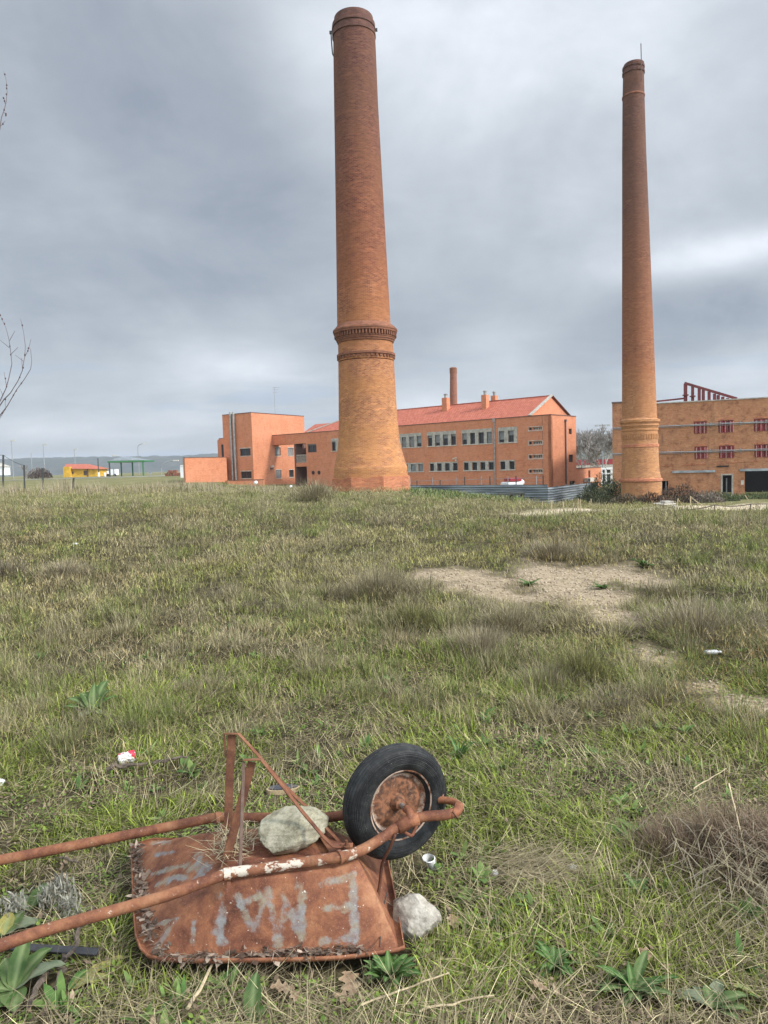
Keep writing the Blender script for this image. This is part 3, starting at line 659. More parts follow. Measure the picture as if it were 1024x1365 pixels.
# ---------------------------------------------------------------- tall chimneys
def prof(Y, rows):
    out = []
    for (py, x0, x1) in rows:
        c = (x0+x1)/2; q = aty(c, py, Y); r = (aty(x1, py, Y)[0]-aty(x0, py, Y)[0])/2; q[2] = aty(c, py, Y-r*.58)[2]; out.append((r, q[2], q[0]))
    return out
def chimney_part(name, Y, rows, mat, par, n=64, ripple=0, extra=None):
    P = prof(Y, rows); cx0 = P[0][2]; m = MB()
    m.lathe([(r, z, (x-cx0, 0)) for r, z, x in P], (cx0, Y, 0), n=n); m.cyl = (cx0, Y, max(p[0] for p in P))
    if extra: extra(m, P)
    return m.build(name, mat, par, smooth=True, sharp=35), P
def refine(rows, k=6):
    out = []
    for a, b in zip(rows[:-1], rows[1:]):
        for i in range(k): out.append(tuple(a[j]+(b[j]-a[j])*i/k for j in range(3)))
    return out+[rows[-1]]
Y1 = 43.0
base = aty(496, 655, Y1)
ch1 = thing('brick_chimney', 'tallest brick chimney standing mid-field on an octagonal plinth with a toothed cornice', 'chimney', (base[0], Y1, base[2]), 'old factory chimneys')
# plinth
pc = aty(496, 650, Y1); Rp = 54/947*Y1*1.0
octp = [(pc[0]+Rp*math.cos(math.radians(-163.0+45*k)), Y1+Rp*math.sin(math.radians(-163.0+45*k))) for k in range(8)]
m = MB(); zt = aty(496, 637.5, Y1-2)[2]; m.prism(octp, -.8, zt); pl_ = m.build('plinth', M['brick_base'], ch1)
m = MB(); m.prism([(pc[0]+(x-pc[0])*.985, Y1+(y-Y1)*.985) for x, y in octp], zt+.001, zt+.07); m.build('plinth_ledge', M['brick_base'], ch1)
low = [(638, 444.8, 543.6), (623, 445.4, 543.2), (621.5, 446, 542.2), (611, 447.8, 538.8), (597, 450.2, 534.8), (585, 451.2, 532.8), (560, 451.6, 530), (520, 451.4, 527.6), (480, 451, 525.2)]
chimney_part('lower_shaft', Y1, refine(low, 4), M['brick_old'], ch1)
chimney_part('neck', Y1, [(479, 451, 525.2), (454, 450.8, 523.6)], M['brick_old'], ch1)
def teeth(rows, mid, n, w, h, d, mat, par, name='dentil_band', Yc=Y1):
    P = prof(Yc, [mid])[0]; m = MB(); A = np.linspace(0, 2*PI, n*2+1)
    m.lathe([(P[0]-d*.5, P[1]-h/2), (P[0]-d*.45, P[1]-h/2), (P[0]-d*.45, P[1]+h/2), (P[0]-d*.5, P[1]+h/2)], (P[2], Yc, 0), n=n*2)
    for k in range(n):
        a = 2*PI*(k+.5)/n; e = np.array([math.cos(a), math.sin(a), 0]); m.box(np.array([P[2], Yc, P[1]])+e*P[0], w, d, h, (-math.sin(a), math.cos(a), 0))
    return m.build(name, mat, par)
rg, _ = chimney_part('string_course', Y1, [(473, 450.6, 525.6), (472.5, 449, 527), (469.5, 449, 527), (469, 450.6, 525.6)], M['brick_band'], ch1)
teeth(None, (475, 450.4, 525.6), 40, .14, .12, .10, M['brick_band'], rg)
chimney_part('lower_cornice', Y1, [(455, 450.6, 523.8), (454, 449.6, 525), (451.5, 449.4, 525.2), (451.2, 448.4, 526.2), (449, 448.4, 526.2), (448.8, 447.4, 527), (447.4, 447.4, 527), (447.2, 448.4, 525.8)], M['brick_band'], ch1)
cz, _ = chimney_part('cornice', Y1, [(441.5, 447, 527), (441, 444.6, 529), (438.5, 444.2, 529.2), (438.2, 443.6, 529.8), (436, 443.8, 529.6), (432, 447.8, 525), (430, 449.4, 521.4)], M['brick_band'], ch1)
chimney_part('frieze', Y1, [(447, 448.6, 525.4), (441, 448.6, 525)], M['brick_base'], ch1)
teeth(None, (444, 447.2, 527), 60, .09, .26, .14, M['brick_band'], cz)
up = [(430.5, 449.5, 520.8), (330, 448.2, 515), (230, 446.8, 509.4), (130, 445.2, 503.8), (60, 444.2, 501), (40, 444.1, 500)]
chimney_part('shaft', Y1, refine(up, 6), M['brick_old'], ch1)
cap_, P = chimney_part('cap', Y1, [(41, 443.9, 500), (40.5, 442.6, 500.9), (33.5, 442.4, 500.3), (33, 443.6, 499.4), (30.5, 443.6, 499.3), (30, 442, 500.2), (23.5, 442.6, 499.8), (23, 444.6, 498), (16, 445.2, 497), (15.5, 448.5, 494)], M['brick_cap'], ch1)
P = prof(Y1, [(41, 443.9, 500)])[0]; m = MB(); m.tube([(P[2]-P[0]-.10, Y1-.3, P[1]+.1), (P[2]-P[0]-.08, Y1-.3, P[1]-.5), (P[2]-P[0]-.05, Y1-.3, P[1]-1.0), (P[2]-P[0]+.05, Y1-.3, P[1]-1.2)], .04, 6)
m.box((P[2]-P[0]-.12, Y1-.3, P[1]+.18), .14, .12, .14); m.build('iron_bracket', M['dark_post'], ch1); m = MB(); m.box((P[2]+P[0]+.08, Y1-.3, P[1]+.25), .12, .12, .14); m.build('iron_bracket', M['dark_post'], ch1)

Y2 = 60.0; base = aty(854, 658, Y2)
ch2 = thing('brick_chimney', 'slender tall brick chimney standing in front of the warehouse with a lightning rod on top', 'chimney', (base[0], Y2, base[2]), 'old factory chimneys')
chimney_part('plinth', Y2, [(675, 829.3, 881), (642.5, 829.3, 880.6)], M['brick_right'], ch2)
chimney_part('plinth_band', Y2, [(642.4, 828.4, 881.2), (641.4, 827.6, 881.8), (638.6, 827.6, 881.2), (637.6, 828.6, 880)], M['brick_base'], ch2)
chimney_part('lower_shaft', Y2, refine([(637.5, 828.8, 879.6), (628, 829.8, 877.6), (615, 830.4, 876.8), (596.5, 830.4, 876.2)], 3), M['brick_right'], ch2)
bd, _ = chimney_part('band', Y2, [(596.4, 830.2, 876.6), (596, 829.8, 877), (592.4, 829.8, 877), (592, 830.4, 876.2)], M['brick_base'], ch2)
chimney_part('neck', Y2, [(592.2, 830.6, 875.8), (572, 830.8, 875.2)], M['brick_right'], ch2)
teeth(None, (582, 830.6, 875.6), 44, .12, .42, .10, M['brick_right'], bd, Yc=Y2)
chimney_part('cornice', Y2, [(574.4, 830.6, 875.4), (573.8, 829.8, 876.2), (571.6, 829.8, 876.2), (571.2, 830.2, 875.8), (568.4, 828.8, 877), (567.2, 828.2, 877.8), (565.6, 829.4, 876.2), (563.6, 829, 876.6), (562.6, 827.4, 878.4), (559.6, 827.4, 878.4), (558.4, 829.4, 875.4), (557, 830.4, 873.6)], M['brick_right'], ch2)
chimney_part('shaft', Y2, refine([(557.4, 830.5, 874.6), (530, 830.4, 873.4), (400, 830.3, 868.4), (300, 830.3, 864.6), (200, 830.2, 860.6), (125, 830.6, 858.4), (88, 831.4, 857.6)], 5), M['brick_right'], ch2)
chimney_part('iron_hoop', Y2, [(126.4, 830.4, 858.6), (126, 829.8, 859.1), (124, 829.9, 858.9), (123.6, 830.6, 858.4)], M['brick_band'], ch2)
chimney_part('cap', Y2, [(95.4, 831.2, 857.6), (95, 830.1, 858.8), (92, 830.1, 858.8), (91.6, 831.3, 857.7), (88.4, 831.3, 857.7), (88, 830.3, 858.7), (85, 830.3, 858.7), (84.6, 831.6, 858), (82, 832, 858), (81.8, 835, 855)], M['brick_cap'], ch2)
a = aty(855, 108, Y2-1); m = MB(); m.tube([(a[0], Y2-1, a[2]), (aty(855, 80, Y2-1)[0], Y2-1, aty(855, 80, Y2-1)[2]), (aty(854.5, 59, Y2-1)[0], Y2-1, aty(854.5, 58, Y2-1)[2])], .035, 6); m.build('lightning_rod', M['dark_post'], ch2)
Y3 = 140.0; b3 = aty(605, 600, Y3)
ch3 = thing('brick_chimney', 'small distant brick chimney rising behind the red tiled roof', 'chimney', (b3[0], Y3, -1.5), 'old factory chimneys')
chimney_part('shaft', Y3, [(640, 598.8, 612), (497, 599.9, 609)], M['brick_far'], ch3, n=24); chimney_part('cap', Y3, [(497.5, 599.5, 609.4), (490.5, 599.3, 609.2), (489.5, 600.6, 608)], M['brick_band'], ch3, n=24)

# ---------------------------------------------------------------- warehouse
W0 = aty(819.5, 600, 72); W9 = aty(1110, 600, 65.2)
WF = Fac(W0, W9); ZWB = -3.2
zw0 = WF.at(884, 538)[1]; zw = zw0
ware = thing('warehouse', 'derelict brick warehouse with red barred windows and a black doorway', 'building', (WF.a[0]/2+WF.b[0]/2, WF.a[1]/2+WF.b[1]/2, -2.3))
def z6(x, y): return (874+x/6.827, 500+y/6.827)
def z7(x, y): return (874+x/6.827, 590+y/6.827)
zu0, zu1 = WF.at(*z6(640, 520))[1], WF.at(*z6(640, 412))[1]; zl0, zl1 = WF.at(*z7(650, 138))[1], WF.at(*z7(650, 28))[1]
ww = []
for (x0, x1, y0, y1) in [(350, 465, 0, 0), (572, 710, 0, 0), (895, 1030, 0, 0), (1240, 1380, 0, 0)]:
    u0, u1 = WF.U(874+x0/6.827), WF.U(874+x1/6.827); ww += [(u0, zu0, u1, zu1), (u0+.05, zl0, u1+.05, zl1)]
d1 = rect(*z7(47, 500), *z7(115, 348), WF); d2 = rect(*z7(610, 500), *z7(693, 295), WF); gd = rect(*z7(812, 500), *z7(1400, 255), WF); gd = (gd[0], ZWB, gd[2], WF.at(*z7(900, 258))[1])
d1 = (d1[0], ZWB, d1[2], d1[3]); d2 = (d2[0], ZWB+.9, d2[2], d2[3])
m = MB(); WF.wall(m, 0, WF.L, ZWB, zw, ww+[d1, d2, gd], .35, .5)
# left side wall and roof
Wd = 14
m.add([WF.p(0, ZWB), WF.p(0, ZWB, -Wd), WF.p(0, zw, -Wd), WF.p(0, zw)], [(0, 1, 2, 3)]); m.add([WF.p(0, zw-.3, -.5), WF.p(WF.L, zw-.3, -.5), WF.p(WF.L, zw-.3, -Wd), WF.p(0, zw-.3, -Wd)], [(0, 1, 2, 3)])
WF.box(m, -.2, .95, ZWB, zw+.28, -.5, .12)
m.build('wall', M['brick_ware'], ware)
m = MB(); WF.box(m, .5, WF.L-.3, ZWB, zw-.5, -6, -5.9); m.build('dark_backing', M['dark'], ware)  # near-black sheet stands in for the unlit inside seen through the doorways
m = MB(); WF.box(m, 1.0, WF.L, zw+.001, zw+.10, -.4, .07); m.build('coping', M['concrete'], ware)
m = MB(); WF.box(m, -.25, 1.0, zw+.281, zw+.42, -.55, .2); m.build('broken_coping', M['pipe_dark'], ware)
for (u0, z0, u1, z1) in ww:
    m = MB(); WF.box(m, u0+.02, u1-.02, z0+.02, z1-.02, -.2, -.15); f = m.build('shutter', M['red_shutter'], ware)
    n = 6; m = MB(); e = MB()
    for k in range(n):
        c = u0+(u1-u0)*(k+.5)/n; WF.box(m, c-.055, c+.055, z0-.04, z1-.02, -.149, .05)
        if k % 2 == 0 or k == n-1 and random.random() < .6: WF.box(e, c+.056, c+.10, z0+.0, z1-.08, -.10, .045)
    m.build('slat', M['red_shutter'], f); e.build('worn_edge', M['pink_edge'], f)
    m = MB(); h = 6
    for k in range(h):
        a0 = -1+2*k/h; a1 = -1+2*(k+1)/h; zz = z1+.10*(1-((a0+a1)/2)**2); c0 = (u0+u1)/2
        WF.box(m, c0+a0*(u1-u0)/2, c0+a1*(u1-u0)/2, zz-.02, zz+.13, -.02, .03)
    m.build('brick_arch', M['brick_base'], f)
for (xa, ya, xb, yb, nm) in [(-320, 478, 0, 0, 'u'), (-320, 115, 0, 0, 'l')]:
    pass
for zc in (WF.at(*z6(300, 460))[1], WF.at(*z7(200, 90))[1]):
    m = MB()
    for k, (dz, off, r) in enumerate([(0, .10, .035), (.09, .12, .025), (-.08, .1, .022), (.02, .18, .03)]):
        pts = [WF.p(-.3+k*.1+u, zc+dz+.03*math.sin(u*1.3+k*2), off+.02) for u in np.linspace(0, WF.L-.3, 40)]; m.tube(pts, r, 6)
    for u in np.arange(1, WF.L-1, 2.6): WF.box(m, u, u+.06, zc-.2, zc+.22, .003, .09)
    m.build('wall_pipes', M['pole'], ware)
for (x0, x1, y0) in [(150, 540, 262), (765, 1400, 245)]:
    u0, u1 = WF.U(874+x0/6.827), WF.U(874+x1/6.827); z = WF.at(874+(x0+200)/6.827, 590+y0/6.827)[1]; m = MB(); WF.box(m, u0, u1, z-.12, z+.10, -.02, .14); m.build('steel_lintel', M['grey_metal'], ware)
m = MB(); WF.box(m, d2[0]-.16, d2[0]-.002, d2[1], d2[3]+.15, -.1, .03); WF.box(m, d2[2]+.002, d2[2]+.14, d2[1], d2[3]+.13, -.1, .03); WF.box(m, d2[0]-.001, d2[2]+.001, d2[3]+.002, d2[3]+.12, -.1, .03); dj = m.build('door_jamb', M['stone_rubble'], ware)
m = MB(); c = (d2[0]+d2[2])/2-.03; WF.box(m, c-.05, c+.05, d2[1], d2[3]-.3, -.3, -.22); m.build('door_bar', M['shutter'], dj)
m = MB(); c = (d1[0]+d1[2])/2; WF.box(m, c-.3, c-.2, ZWB, d1[3], -.3, -.25); WF.box(m, c+.1, c+.2, ZWB, d1[3], -.3, -.25); m.build('door_bar', M['pole'], ware)
a = rect(*z7(777, 383), *z7(803, 342), WF); m = MB(); WF.box(m, a[0], a[2], a[1], a[3], .003, .03); tag(m.build('notice_plate', M['sill']), 'small blank cream notice plate fixed beside the black warehouse doorway', 'sign')
# broken brick ledge
m = MB(); zl = WF.at(*z7(400, 215))[1]
for k in range(40):
    u = .5+k*.42; 
    if random.random() < .75: WF.box(m, u, u+.40*random.uniform(.6, 1), zl-.05+k*.012, zl+.03+k*.012, -.02, .05*random.uniform(.6, 1.4))
m.build('broken_ledge', M['brick_base'], ware)
m = MB(); a = rect(*z7(555, 222), *z7(668, 208), WF); WF.box(m, a[0], a[2], a[1], a[3], -.02, .09); m.build('hollow_lintel', M['dark'], ware)
# steel truss on the roof
WT = Fac(WF.p(0, 0, -2.2), WF.p(WF.L, 0, -2.2)); tz = lambda x, y: WT.at(*z6(x, y))
t0 = zw-.3
m = MB(); pts = [(272, 70), (337, 92), (397, 112), (434, 125), (487, 142), (536, 160), (570, 172), (611, 187), (655, 200)]
for k, (x, y) in enumerate(pts):
    u, z = tz(x, y+10); w = .17 if k == 0 else .14; WT.box(m, u-w, u+w, t0, z, -.14, .14)
a = tz(262, 72); b = tz(740, 215); m.bar(WT.p(a[0], a[1]), WT.p(b[0], b[1]), .3, .24); WT.box(m, tz(245, 0)[0], tz(300, 0)[0], tz(0, 203)[1], tz(0, 195)[1], -.4, .4); WT.box(m, tz(310, 0)[0], tz(362, 0)[0], tz(0, 217)[1], tz(0, 209)[1], -.4, .4)
a = tz(-180, 262); b = tz(262, 236); m.bar(WT.p(a[0], zw+.3), WT.p(b[0], zw+.3+.25), .16, .16)
for u in np.linspace(a[0]+.3, b[0]-.3, 4): WT.box(m, u-.05, u+.05, t0, zw+.25, -.05, .05)
m.build('roof_frame', M['red_steel'], ware)
# ---------------------------------------------------------------- distance: hills, lamps, houses
hm, t, b = newmat('wooded_hill'); P = pos(t)
t.set(b.inputs['Base Color'], t.ramp(t.noise(t.sc(P, 1, 1, 2.5), .03, 8, .75), [(.35, (.018, .026, .024)), (.5, (.036, .046, .040)), (.65, (.075, .078, .056))])); b.inputs['Roughness'].default_value = 1
def hills(name, pts, Yd, zb=-8, depth=500, n=500, jag=2.2):
    xs = [aty(px, py, Yd)[0] for px, py in pts]; zs = [aty(px, py, Yd)[2] for px, py in pts]
    X = np.linspace(xs[0], xs[-1], n); Zt = np.interp(X, xs, zs); Zt = Zt+jag*(fbm(X*.09, X*0, 4, 4)-.5)*2+jag*.9*(vnoise(X*.35, X*0, 9)-.5)
    K = 14; V = []; 
    for k in range(K+1):
        f = k/K; y = Yd-depth*(1-f); z = zb+(Zt-zb)*sm(np.full(n, f*.98+.02))
        z = z+(1-f)*f*18*(fbm(X*.006, X*0+f*3, 12)-.5); V.append(np.stack([X*(y/Yd)**.3, np.full(n, y)+0*X, z], 1))
    V.append(np.stack([X, np.full(n, Yd+250.), np.full(n, float(zb))], 1)); K += 1
    V = np.concatenate(V); i, j = np.meshgrid(np.arange(K), np.arange(n-1)); i = i.ravel(); j = j.ravel()
    return tag(npmesh(name, V, [np.stack([i*n+j, i*n+j+1, (i+1)*n+j+1, (i+1)*n+j], 1)], hm, None, True), kind='structure')
hills('hills', [(-500, 614), (-200, 612), (0, 612.5), (60, 610), (110, 609.5), (130, 608.5), (180, 608.5), (240, 607.5), (285, 604.5), (330, 604), (420, 604), (520, 600), (700, 596), (900, 592), (1100, 588), (1500, 590)], 1900)
hills('far_hillside', [(600, 606), (700, 592), (740, 582), (765, 580), (800, 578.5), (830, 578), (900, 577), (1000, 574), (1200, 580)], 620, depth=150, n=260, jag=.6)

def ground_z(x, y): return H(x, y)
def lamp(px, ytop, Y, label, kind='plain', px2=None):
    a = aty(px, ytop, Y); gz = H(a[0], Y); t_ = thing('street_lamp', label, 'street lamp', (a[0], Y, gz), 'street lamps along the far road')
    m = MB(); R = max(.10, Y*.0005)
    if kind == 'plain':
        m.tube([(a[0], Y, gz-.3), (a[0], Y, a[2])], [R*1.3, R*.8], 7); m.build('pole', M['pole'], t_)
        m = MB(); m.box((a[0]+.5, Y, a[2]), 1.6, .5, .25); m.build('lamp_head', M['sill'], t_)
    else:
        b_ = aty(px2, ytop, Y); w = b_[0]-a[0]; s = 1 if w > 0 else -1; h = a[2]
        pts = [(a[0], Y, gz-.3), (a[0], Y, h-abs(w)*.6)]+[(a[0]+w*(1-math.cos(q)), Y, h-abs(w)*.6+abs(w)*.6*math.sin(q)) for q in np.linspace(.2, PI/2, 6)]
        m.tube(pts, R, 7); m.build('pole', M['pole'], t_); m = MB(); m.box((b_[0]+.3*s, Y, h), 1.5, .5, .3); m.build('lamp_head', M['sill'], t_)
lamp(15, 587, 230, 'tall grey street lamp, leftmost of those along the far road')
lamp(41.5, 603.5, 420, 'shortest and faintest grey street lamp left of the yellow house')
lamp(57.5, 592.5, 250, 'grey street lamp rising between the leftmost lamp and the yellow house')
lamp(99, 599, 270, 'grey street lamp standing right in front of the yellow house')
lamp(150.6, 607.5, 215, 'grey street lamp standing at the left end of the green canopy')
lamp(183.5, 591.5, 260, 'tall street lamp with a curved arm rising behind the green canopy', 'arm', 192)
lamp(214.5, 614.5, 190, 'low street lamp with a long curved arm right of the green canopy', 'arm', 233)
a = aty(130.6, 611.5, 240); m = MB(); m.tube([(a[0], 240, H(a[0], 240)), (a[0], 240, a[2])], .16, 6); m.lathe([(.01, -.2), (.3, 0), (.01, .2)], (a[0], 240, a[2]), n=8)
tag(m.build('utility_pole', M['dark_post']), 'dark utility pole between the yellow house and the green canopy', 'pole')

# yellow house
def boxpx(mb, px0, px1, y0, y1, Y, dep, off=0):
    a = aty(px0, y1, Y); b = aty(px1, y0, Y); mb.box(((a[0]+b[0])/2, Y+dep/2+off, (a[2]+b[2])/2), b[0]-a[0], dep, b[2]-a[2])
Yh = 250
hs = thing('yellow_house', 'small yellow house with a low orange tiled roof beside the far road', 'house', (aty(107, 635, Yh)[0], Yh, H(aty(107, 635, Yh)[0], Yh)))
m = MB(); boxpx(m, 86.5, 129.5, 624, 642, Yh, 9); m.build('wall', M['yellow_wall'], hs)
m = MB(); a = aty(84, 620.5, Yh-1.5); b = aty(93, 620.5, Yh-1.5); q = aty(86, 626, Yh-1.5)
m.prism([(a[0], Yh-1.5), (b[0], Yh-1.5), (b[0], Yh), (a[0], Yh)], aty(86, 642, Yh)[2], a[2]-.5); m.build('porch_wall', M['yellow_wall'], hs)
m = MB(); e0 = aty(84.5, 624.6, Yh-1); e1 = aty(131.5, 625.2, Yh-1); r0 = aty(88, 618.6, Yh+5); r1 = aty(118, 618.6, Yh+5)
m.add([e0, e1, r1, r0, (e0[0], Yh+10, e0[2]), (e1[0], Yh+10, e1[2])], [(0, 1, 2, 3), (4, 3, 2, 5), (1, 5, 2), (0, 3, 4)]); m.build('roof', M['tiles'], hs)
for (x0, x1, y0, y1, nm) in [(92.5, 95.5, 628, 636, 'door'), (112, 116, 627.5, 633.5, 'window'), (96.5, 98, 628.5, 632, 'window')]:
    m = MB(); boxpx(m, x0, x1, y0, y1, Yh, .12, -.1); m.build(nm, M['brown_door'], hs)
m = MB(); boxpx(m, 116.5, 117.6, 624.5, 636, Yh, .2, -.2); m.build('downpipe', M['coping'], hs)
# canopy
Yc = 205
cn = thing('canopy', 'open green steel canopy with a pale pitched top on slim posts', 'canopy', (aty(168, 636, Yc)[0], Yc, H(aty(168, 636, Yc)[0], Yc)))
m = MB(); boxpx(m, 143.2, 192.5, 613.4, 616.8, Yc, 9); m.build('fascia', M['green_paint'], cn)
m = MB(); boxpx(m, 144, 192, 615.0, 616.2, Yc-.06, .05); m.build('fascia_stripe', M['lime_paint'], cn)
m = MB(); e0 = aty(147, 613.5, Yc+.2); e1 = aty(190, 613.5, Yc+.2); r0 = aty(160, 609.2, Yc+4.5); r1 = aty(176, 609.2, Yc+4.5); m.add([e0, e1, r1, r0, (e0[0], Yc+9, e0[2]), (e1[0], Yc+9, e1[2])], [(0, 1, 2, 3), (4, 3, 2, 5), (1, 5, 2), (0, 3, 4)]); m.build('roof', M['grey_metal'], cn)
for px, o in [(145.8, .3), (161.3, 8.6), (176.4, 8.6), (190.6, .3)]:
    a = aty(px, 616, Yc+o); m = MB(); m.tube([(a[0], Yc+o, H(a[0], Yc)-.5), (a[0], Yc+o, a[2]+.2)], .22, 8); m.build('post', M['dark_post'] if px < 150 else M['green_paint'], cn)
# roadside odds and ends
t_ = thing('box_truck', 'white box truck parked behind the left half of the green canopy', 'truck', (aty(149, 634, 235)[0], 235, H(aty(149, 634, 235)[0], 235)))
m = MB(); boxpx(m, 145.5, 155, 625.5, 633.5, 235, 2.4); m.build('cargo_box', M['white'], t_, bevel=.1)
m = MB(); boxpx(m, 142, 145.4, 628.0, 633.5, 235, 2.3); m.build('cab', M['white'], t_, bevel=.2)
for px in (144, 153):
    a = aty(px, 633.8, 234.9); m = MB(); m.lathe([(.1, -.1), (.55, -.1), (.55, .15), (.1, .15)], (a[0], 234.9, a[2]), (0, 1, 0), 14); m.build('wheel', M['dark'], t_)
for px, lab in ((131.8, 'white roadside post nearest the yellow house wall'), (140, 'white roadside post nearest the cab of the box truck')):
    a = aty(px, 631, 228); m = MB(); m.tube([(a[0], 228, H(a[0], 228)-.2), (a[0], 228, a[2])], [.35, .3], 8); m.lathe([(.3, 0), (.22, .25), (.01, .3)], (a[0], 228, a[2]), n=8); tag(m.build('roadside_post', M['white']), lab, 'post', 'white roadside posts')
a = aty(200, 632, 180); m = MB(); m.tube([(a[0], 180, H(a[0], 180)-.2), (a[0], 180, a[2])], .08, 6); m.add([(a[0]-.45, 180, a[2]), (a[0]+.45, 180, a[2]), (a[0], 180, a[2]+.8), (a[0]-.45, 180.05, a[2]), (a[0]+.45, 180.05, a[2]), (a[0], 180.05, a[2]+.8)], [(0, 1, 2), (3, 5, 4), (0, 3, 4, 1), (1, 4, 5, 2), (2, 5, 3, 0)])
tag(m.build('road_sign', M['grey_metal']), 'small pale triangular road sign right of the green canopy', 'sign')
a = aty(1.5, 632, 150); wh = thing('white_cabin', 'small white cabin cut by the left edge behind the wire fence', 'cabin', (a[0]-1.5, 150, H(a[0], 150)))
m = MB(); boxpx(m, -14, 3.5, 622, 634, 150, 3); m.build('wall', M['white'], wh)
m = MB(); e0 = aty(-15, 622, 149.8); e1 = aty(4.2, 622, 149.8); r0 = aty(-12, 617, 151.5); r1 = aty(1, 617, 151.5); m.add([e0, e1, r1, r0, (e0[0], 153.2, e0[2]), (e1[0], 153.2, e1[2])], [(0, 1, 2, 3), (4, 3, 2, 5), (1, 5, 2), (0, 3, 4)]); m.build('roof', M['concrete'], wh)
# pile of red bricks, white gate pier
t_ = None; m = MB(); Yb = 150; a = aty(231, 634, Yb)
for k in range(9):
    for j in range(4):
        if random.random() < .85 and abs(k-4) < 6-j: m.box((a[0]+(k-4)*.36, Yb+random.uniform(-.2, .2), a[2]+.1+j*.3), .34, .8, .28, (1, random.uniform(-.2, .2), random.uniform(-.15, .15)))
tag(m.build('brick_stack', M['brick_far']), 'loose stack of red bricks beyond the field near the low brick wing', 'brick pile')
a = aty(242.5, 641, 140); m = MB(); boxpx(m, 241, 244.3, 621.5, 641, 140, .5); boxpx(m, 240.3, 245, 619.8, 621.4, 139.9, .7); tag(m.build('gate_pier', M['white']), 'narrow white pier beside the left end of the low brick wing', 'pier')

# far road on the left
rp = [(-60, 636.4), (0, 636.2), (60, 636.6), (140, 636.4), (250, 635.4)]
V = []; 
for px, py in rp: q = aty(px, py, 170); V += [(q[0], 165, H(q[0], 165)+.08), (q[0]*1.08, 178, H(q[0]*1.08, 178)+.08)]
m = MB(); m.add(V, [(2*k, 2*k+2, 2*k+3, 2*k+1) for k in range(4)]); tag(m.build('road', plain('pale_asphalt', (.36, .36, .35), .9)), kind='structure')

# ---------------------------------------------------------------- blades
def ribbons(base, h, w, az, lean, bend, col, prof_, coltip=None, twist=None):
    """base (N,3); blades as tapered ribbons. lean: horizontal/vertical start slope (rad), bend: extra at the tip"""
    N = len(base); S = len(prof_); V = np.zeros((N, 2*S-1 if prof_[-1] == 0 else 2*S, 3)); C = np.zeros_like(V)
    d = np.stack([np.sin(az), np.cos(az), 0*az], 1); tw = az+PI/2 if twist is None else twist
    wd = np.stack([np.sin(tw), np.cos(tw), 0*az], 1); P = base.copy(); n = S-1
    if coltip is None: coltip = col*1.25
    for i in range(S):
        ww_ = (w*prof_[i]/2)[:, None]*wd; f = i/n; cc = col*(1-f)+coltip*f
        if i == S-1 and prof_[-1] == 0: V[:, 2*i] = P; C[:, 2*i] = cc
        else: V[:, 2*i] = P-ww_; V[:, 2*i+1] = P+ww_; C[:, 2*i] = cc; C[:, 2*i+1] = cc
        a = lean+bend*(i+.5)/n; P = P+(h/n)[:, None]*(d*np.sin(a)[:, None]+np.array([0, 0, 1.])*np.cos(a)[:, None])
    nv = V.shape[1]; o = (np.arange(N)*nv)[:, None]; q = []; t3 = None
    for i in range(S-1):
        if i == S-2 and prof_[-1] == 0: t3 = o+np.array([[2*i, 2*i+1, 2*i+2]])
        else: q.append(o+np.array([[2*i, 2*i+1, 2*i+3, 2*i+2]]))
    return V.reshape(-1, 3), C.reshape(-1, 3), np.concatenate(q), t3
class Veg:
    def __init__(s): s.V = []; s.C = []; s.Q = []; s.T = []; s.n = 0
    def add(s, *a, **k):
        if len(a[0]) == 0: return
        V, C, q, t3 = ribbons(*a, **k); s.V.append(V); s.C.append(C); s.Q.append(q+s.n)
        if t3 is not None: s.T.append(t3+s.n)
        s.n += len(V)
    def build(s, name, mat):
        F_ = [np.concatenate(s.Q)]+([np.concatenate(s.T)] if s.T else []); return npmesh(name, np.concatenate(s.V), F_, mat, np.clip(np.concatenate(s.C), 0, 1))
BLADE = [1, .85, .5, 0]; STRAW = [1, .8, 0]; LEAF = [.25, 1, .85, 0]
U = rng.uniform
def scatter(N, r0, r1, half=47, power=0.0):
    th = np.radians(U(-half, half, N)); u = U(0, 1, N)
    r = r0*(r1/r0)**u if power == 0 else r0+(r1-r0)*u**power
    x = r*np.sin(th); y = r*np.cos(th); return x, y, np.hypot(x, y)
# footprint of the barrow and the solid things, kept free of blades
RIM = [atz(174, 1128, .09), atz(178, 1240, .07), atz(186, 1268, .06), atz(206, 1284, .05), atz(470, 1282, .05), atz(538, 1272, .05), atz(560, 1240, .05)[:3]*0+atz(541, 1262, .07), atz(470, 1100, .05), atz(300, 1088, .08)]
def inside(x, y, poly):
    c = np.zeros(x.shape, bool); n = len(poly)
    for i in range(n):
        a = poly[i]; b = poly[(i+1) % n]; k = ((a[1] > y) != (b[1] > y)) & (x < (b[0]-a[0])*(y-a[1])/(b[1]-a[1]+1e-12)+a[0]); c ^= k
    return c
solids = []   # (x, y, r)
RC = np.mean(RIM, axis=0); RIMX = [RC+(q-RC)*1.07 for q in RIM]
CLEAR = []
for px, py, r in [(125, 950, .11), (18, 1322, .12), (6, 1248, .10), (40, 1215, .06), (335, 1360, .04), (95, 1318, .08), (520, 1312, .06), (845, 1325, .08), (740, 1290, .06), (850, 1190, .05), (950, 1345, .07), (553, 1222, .085), (170, 1018, .04), (575, 1163, .035), (660, 1168, .03), (378, 1060, .07), (60, 1284, .03), (100, 1286, .03), (30, 1281, .03), (467, 1322, .05), (377, 1328, .05), (950, 882, .12), (763, 1168, .03), (740, 1184, .04), (605, 1237, .04), (862, 1282, .04), (172, 1032, .03), (230, 1024, .03)]:
    q = gat(px, py); CLEAR.append((q[0], q[1], r))
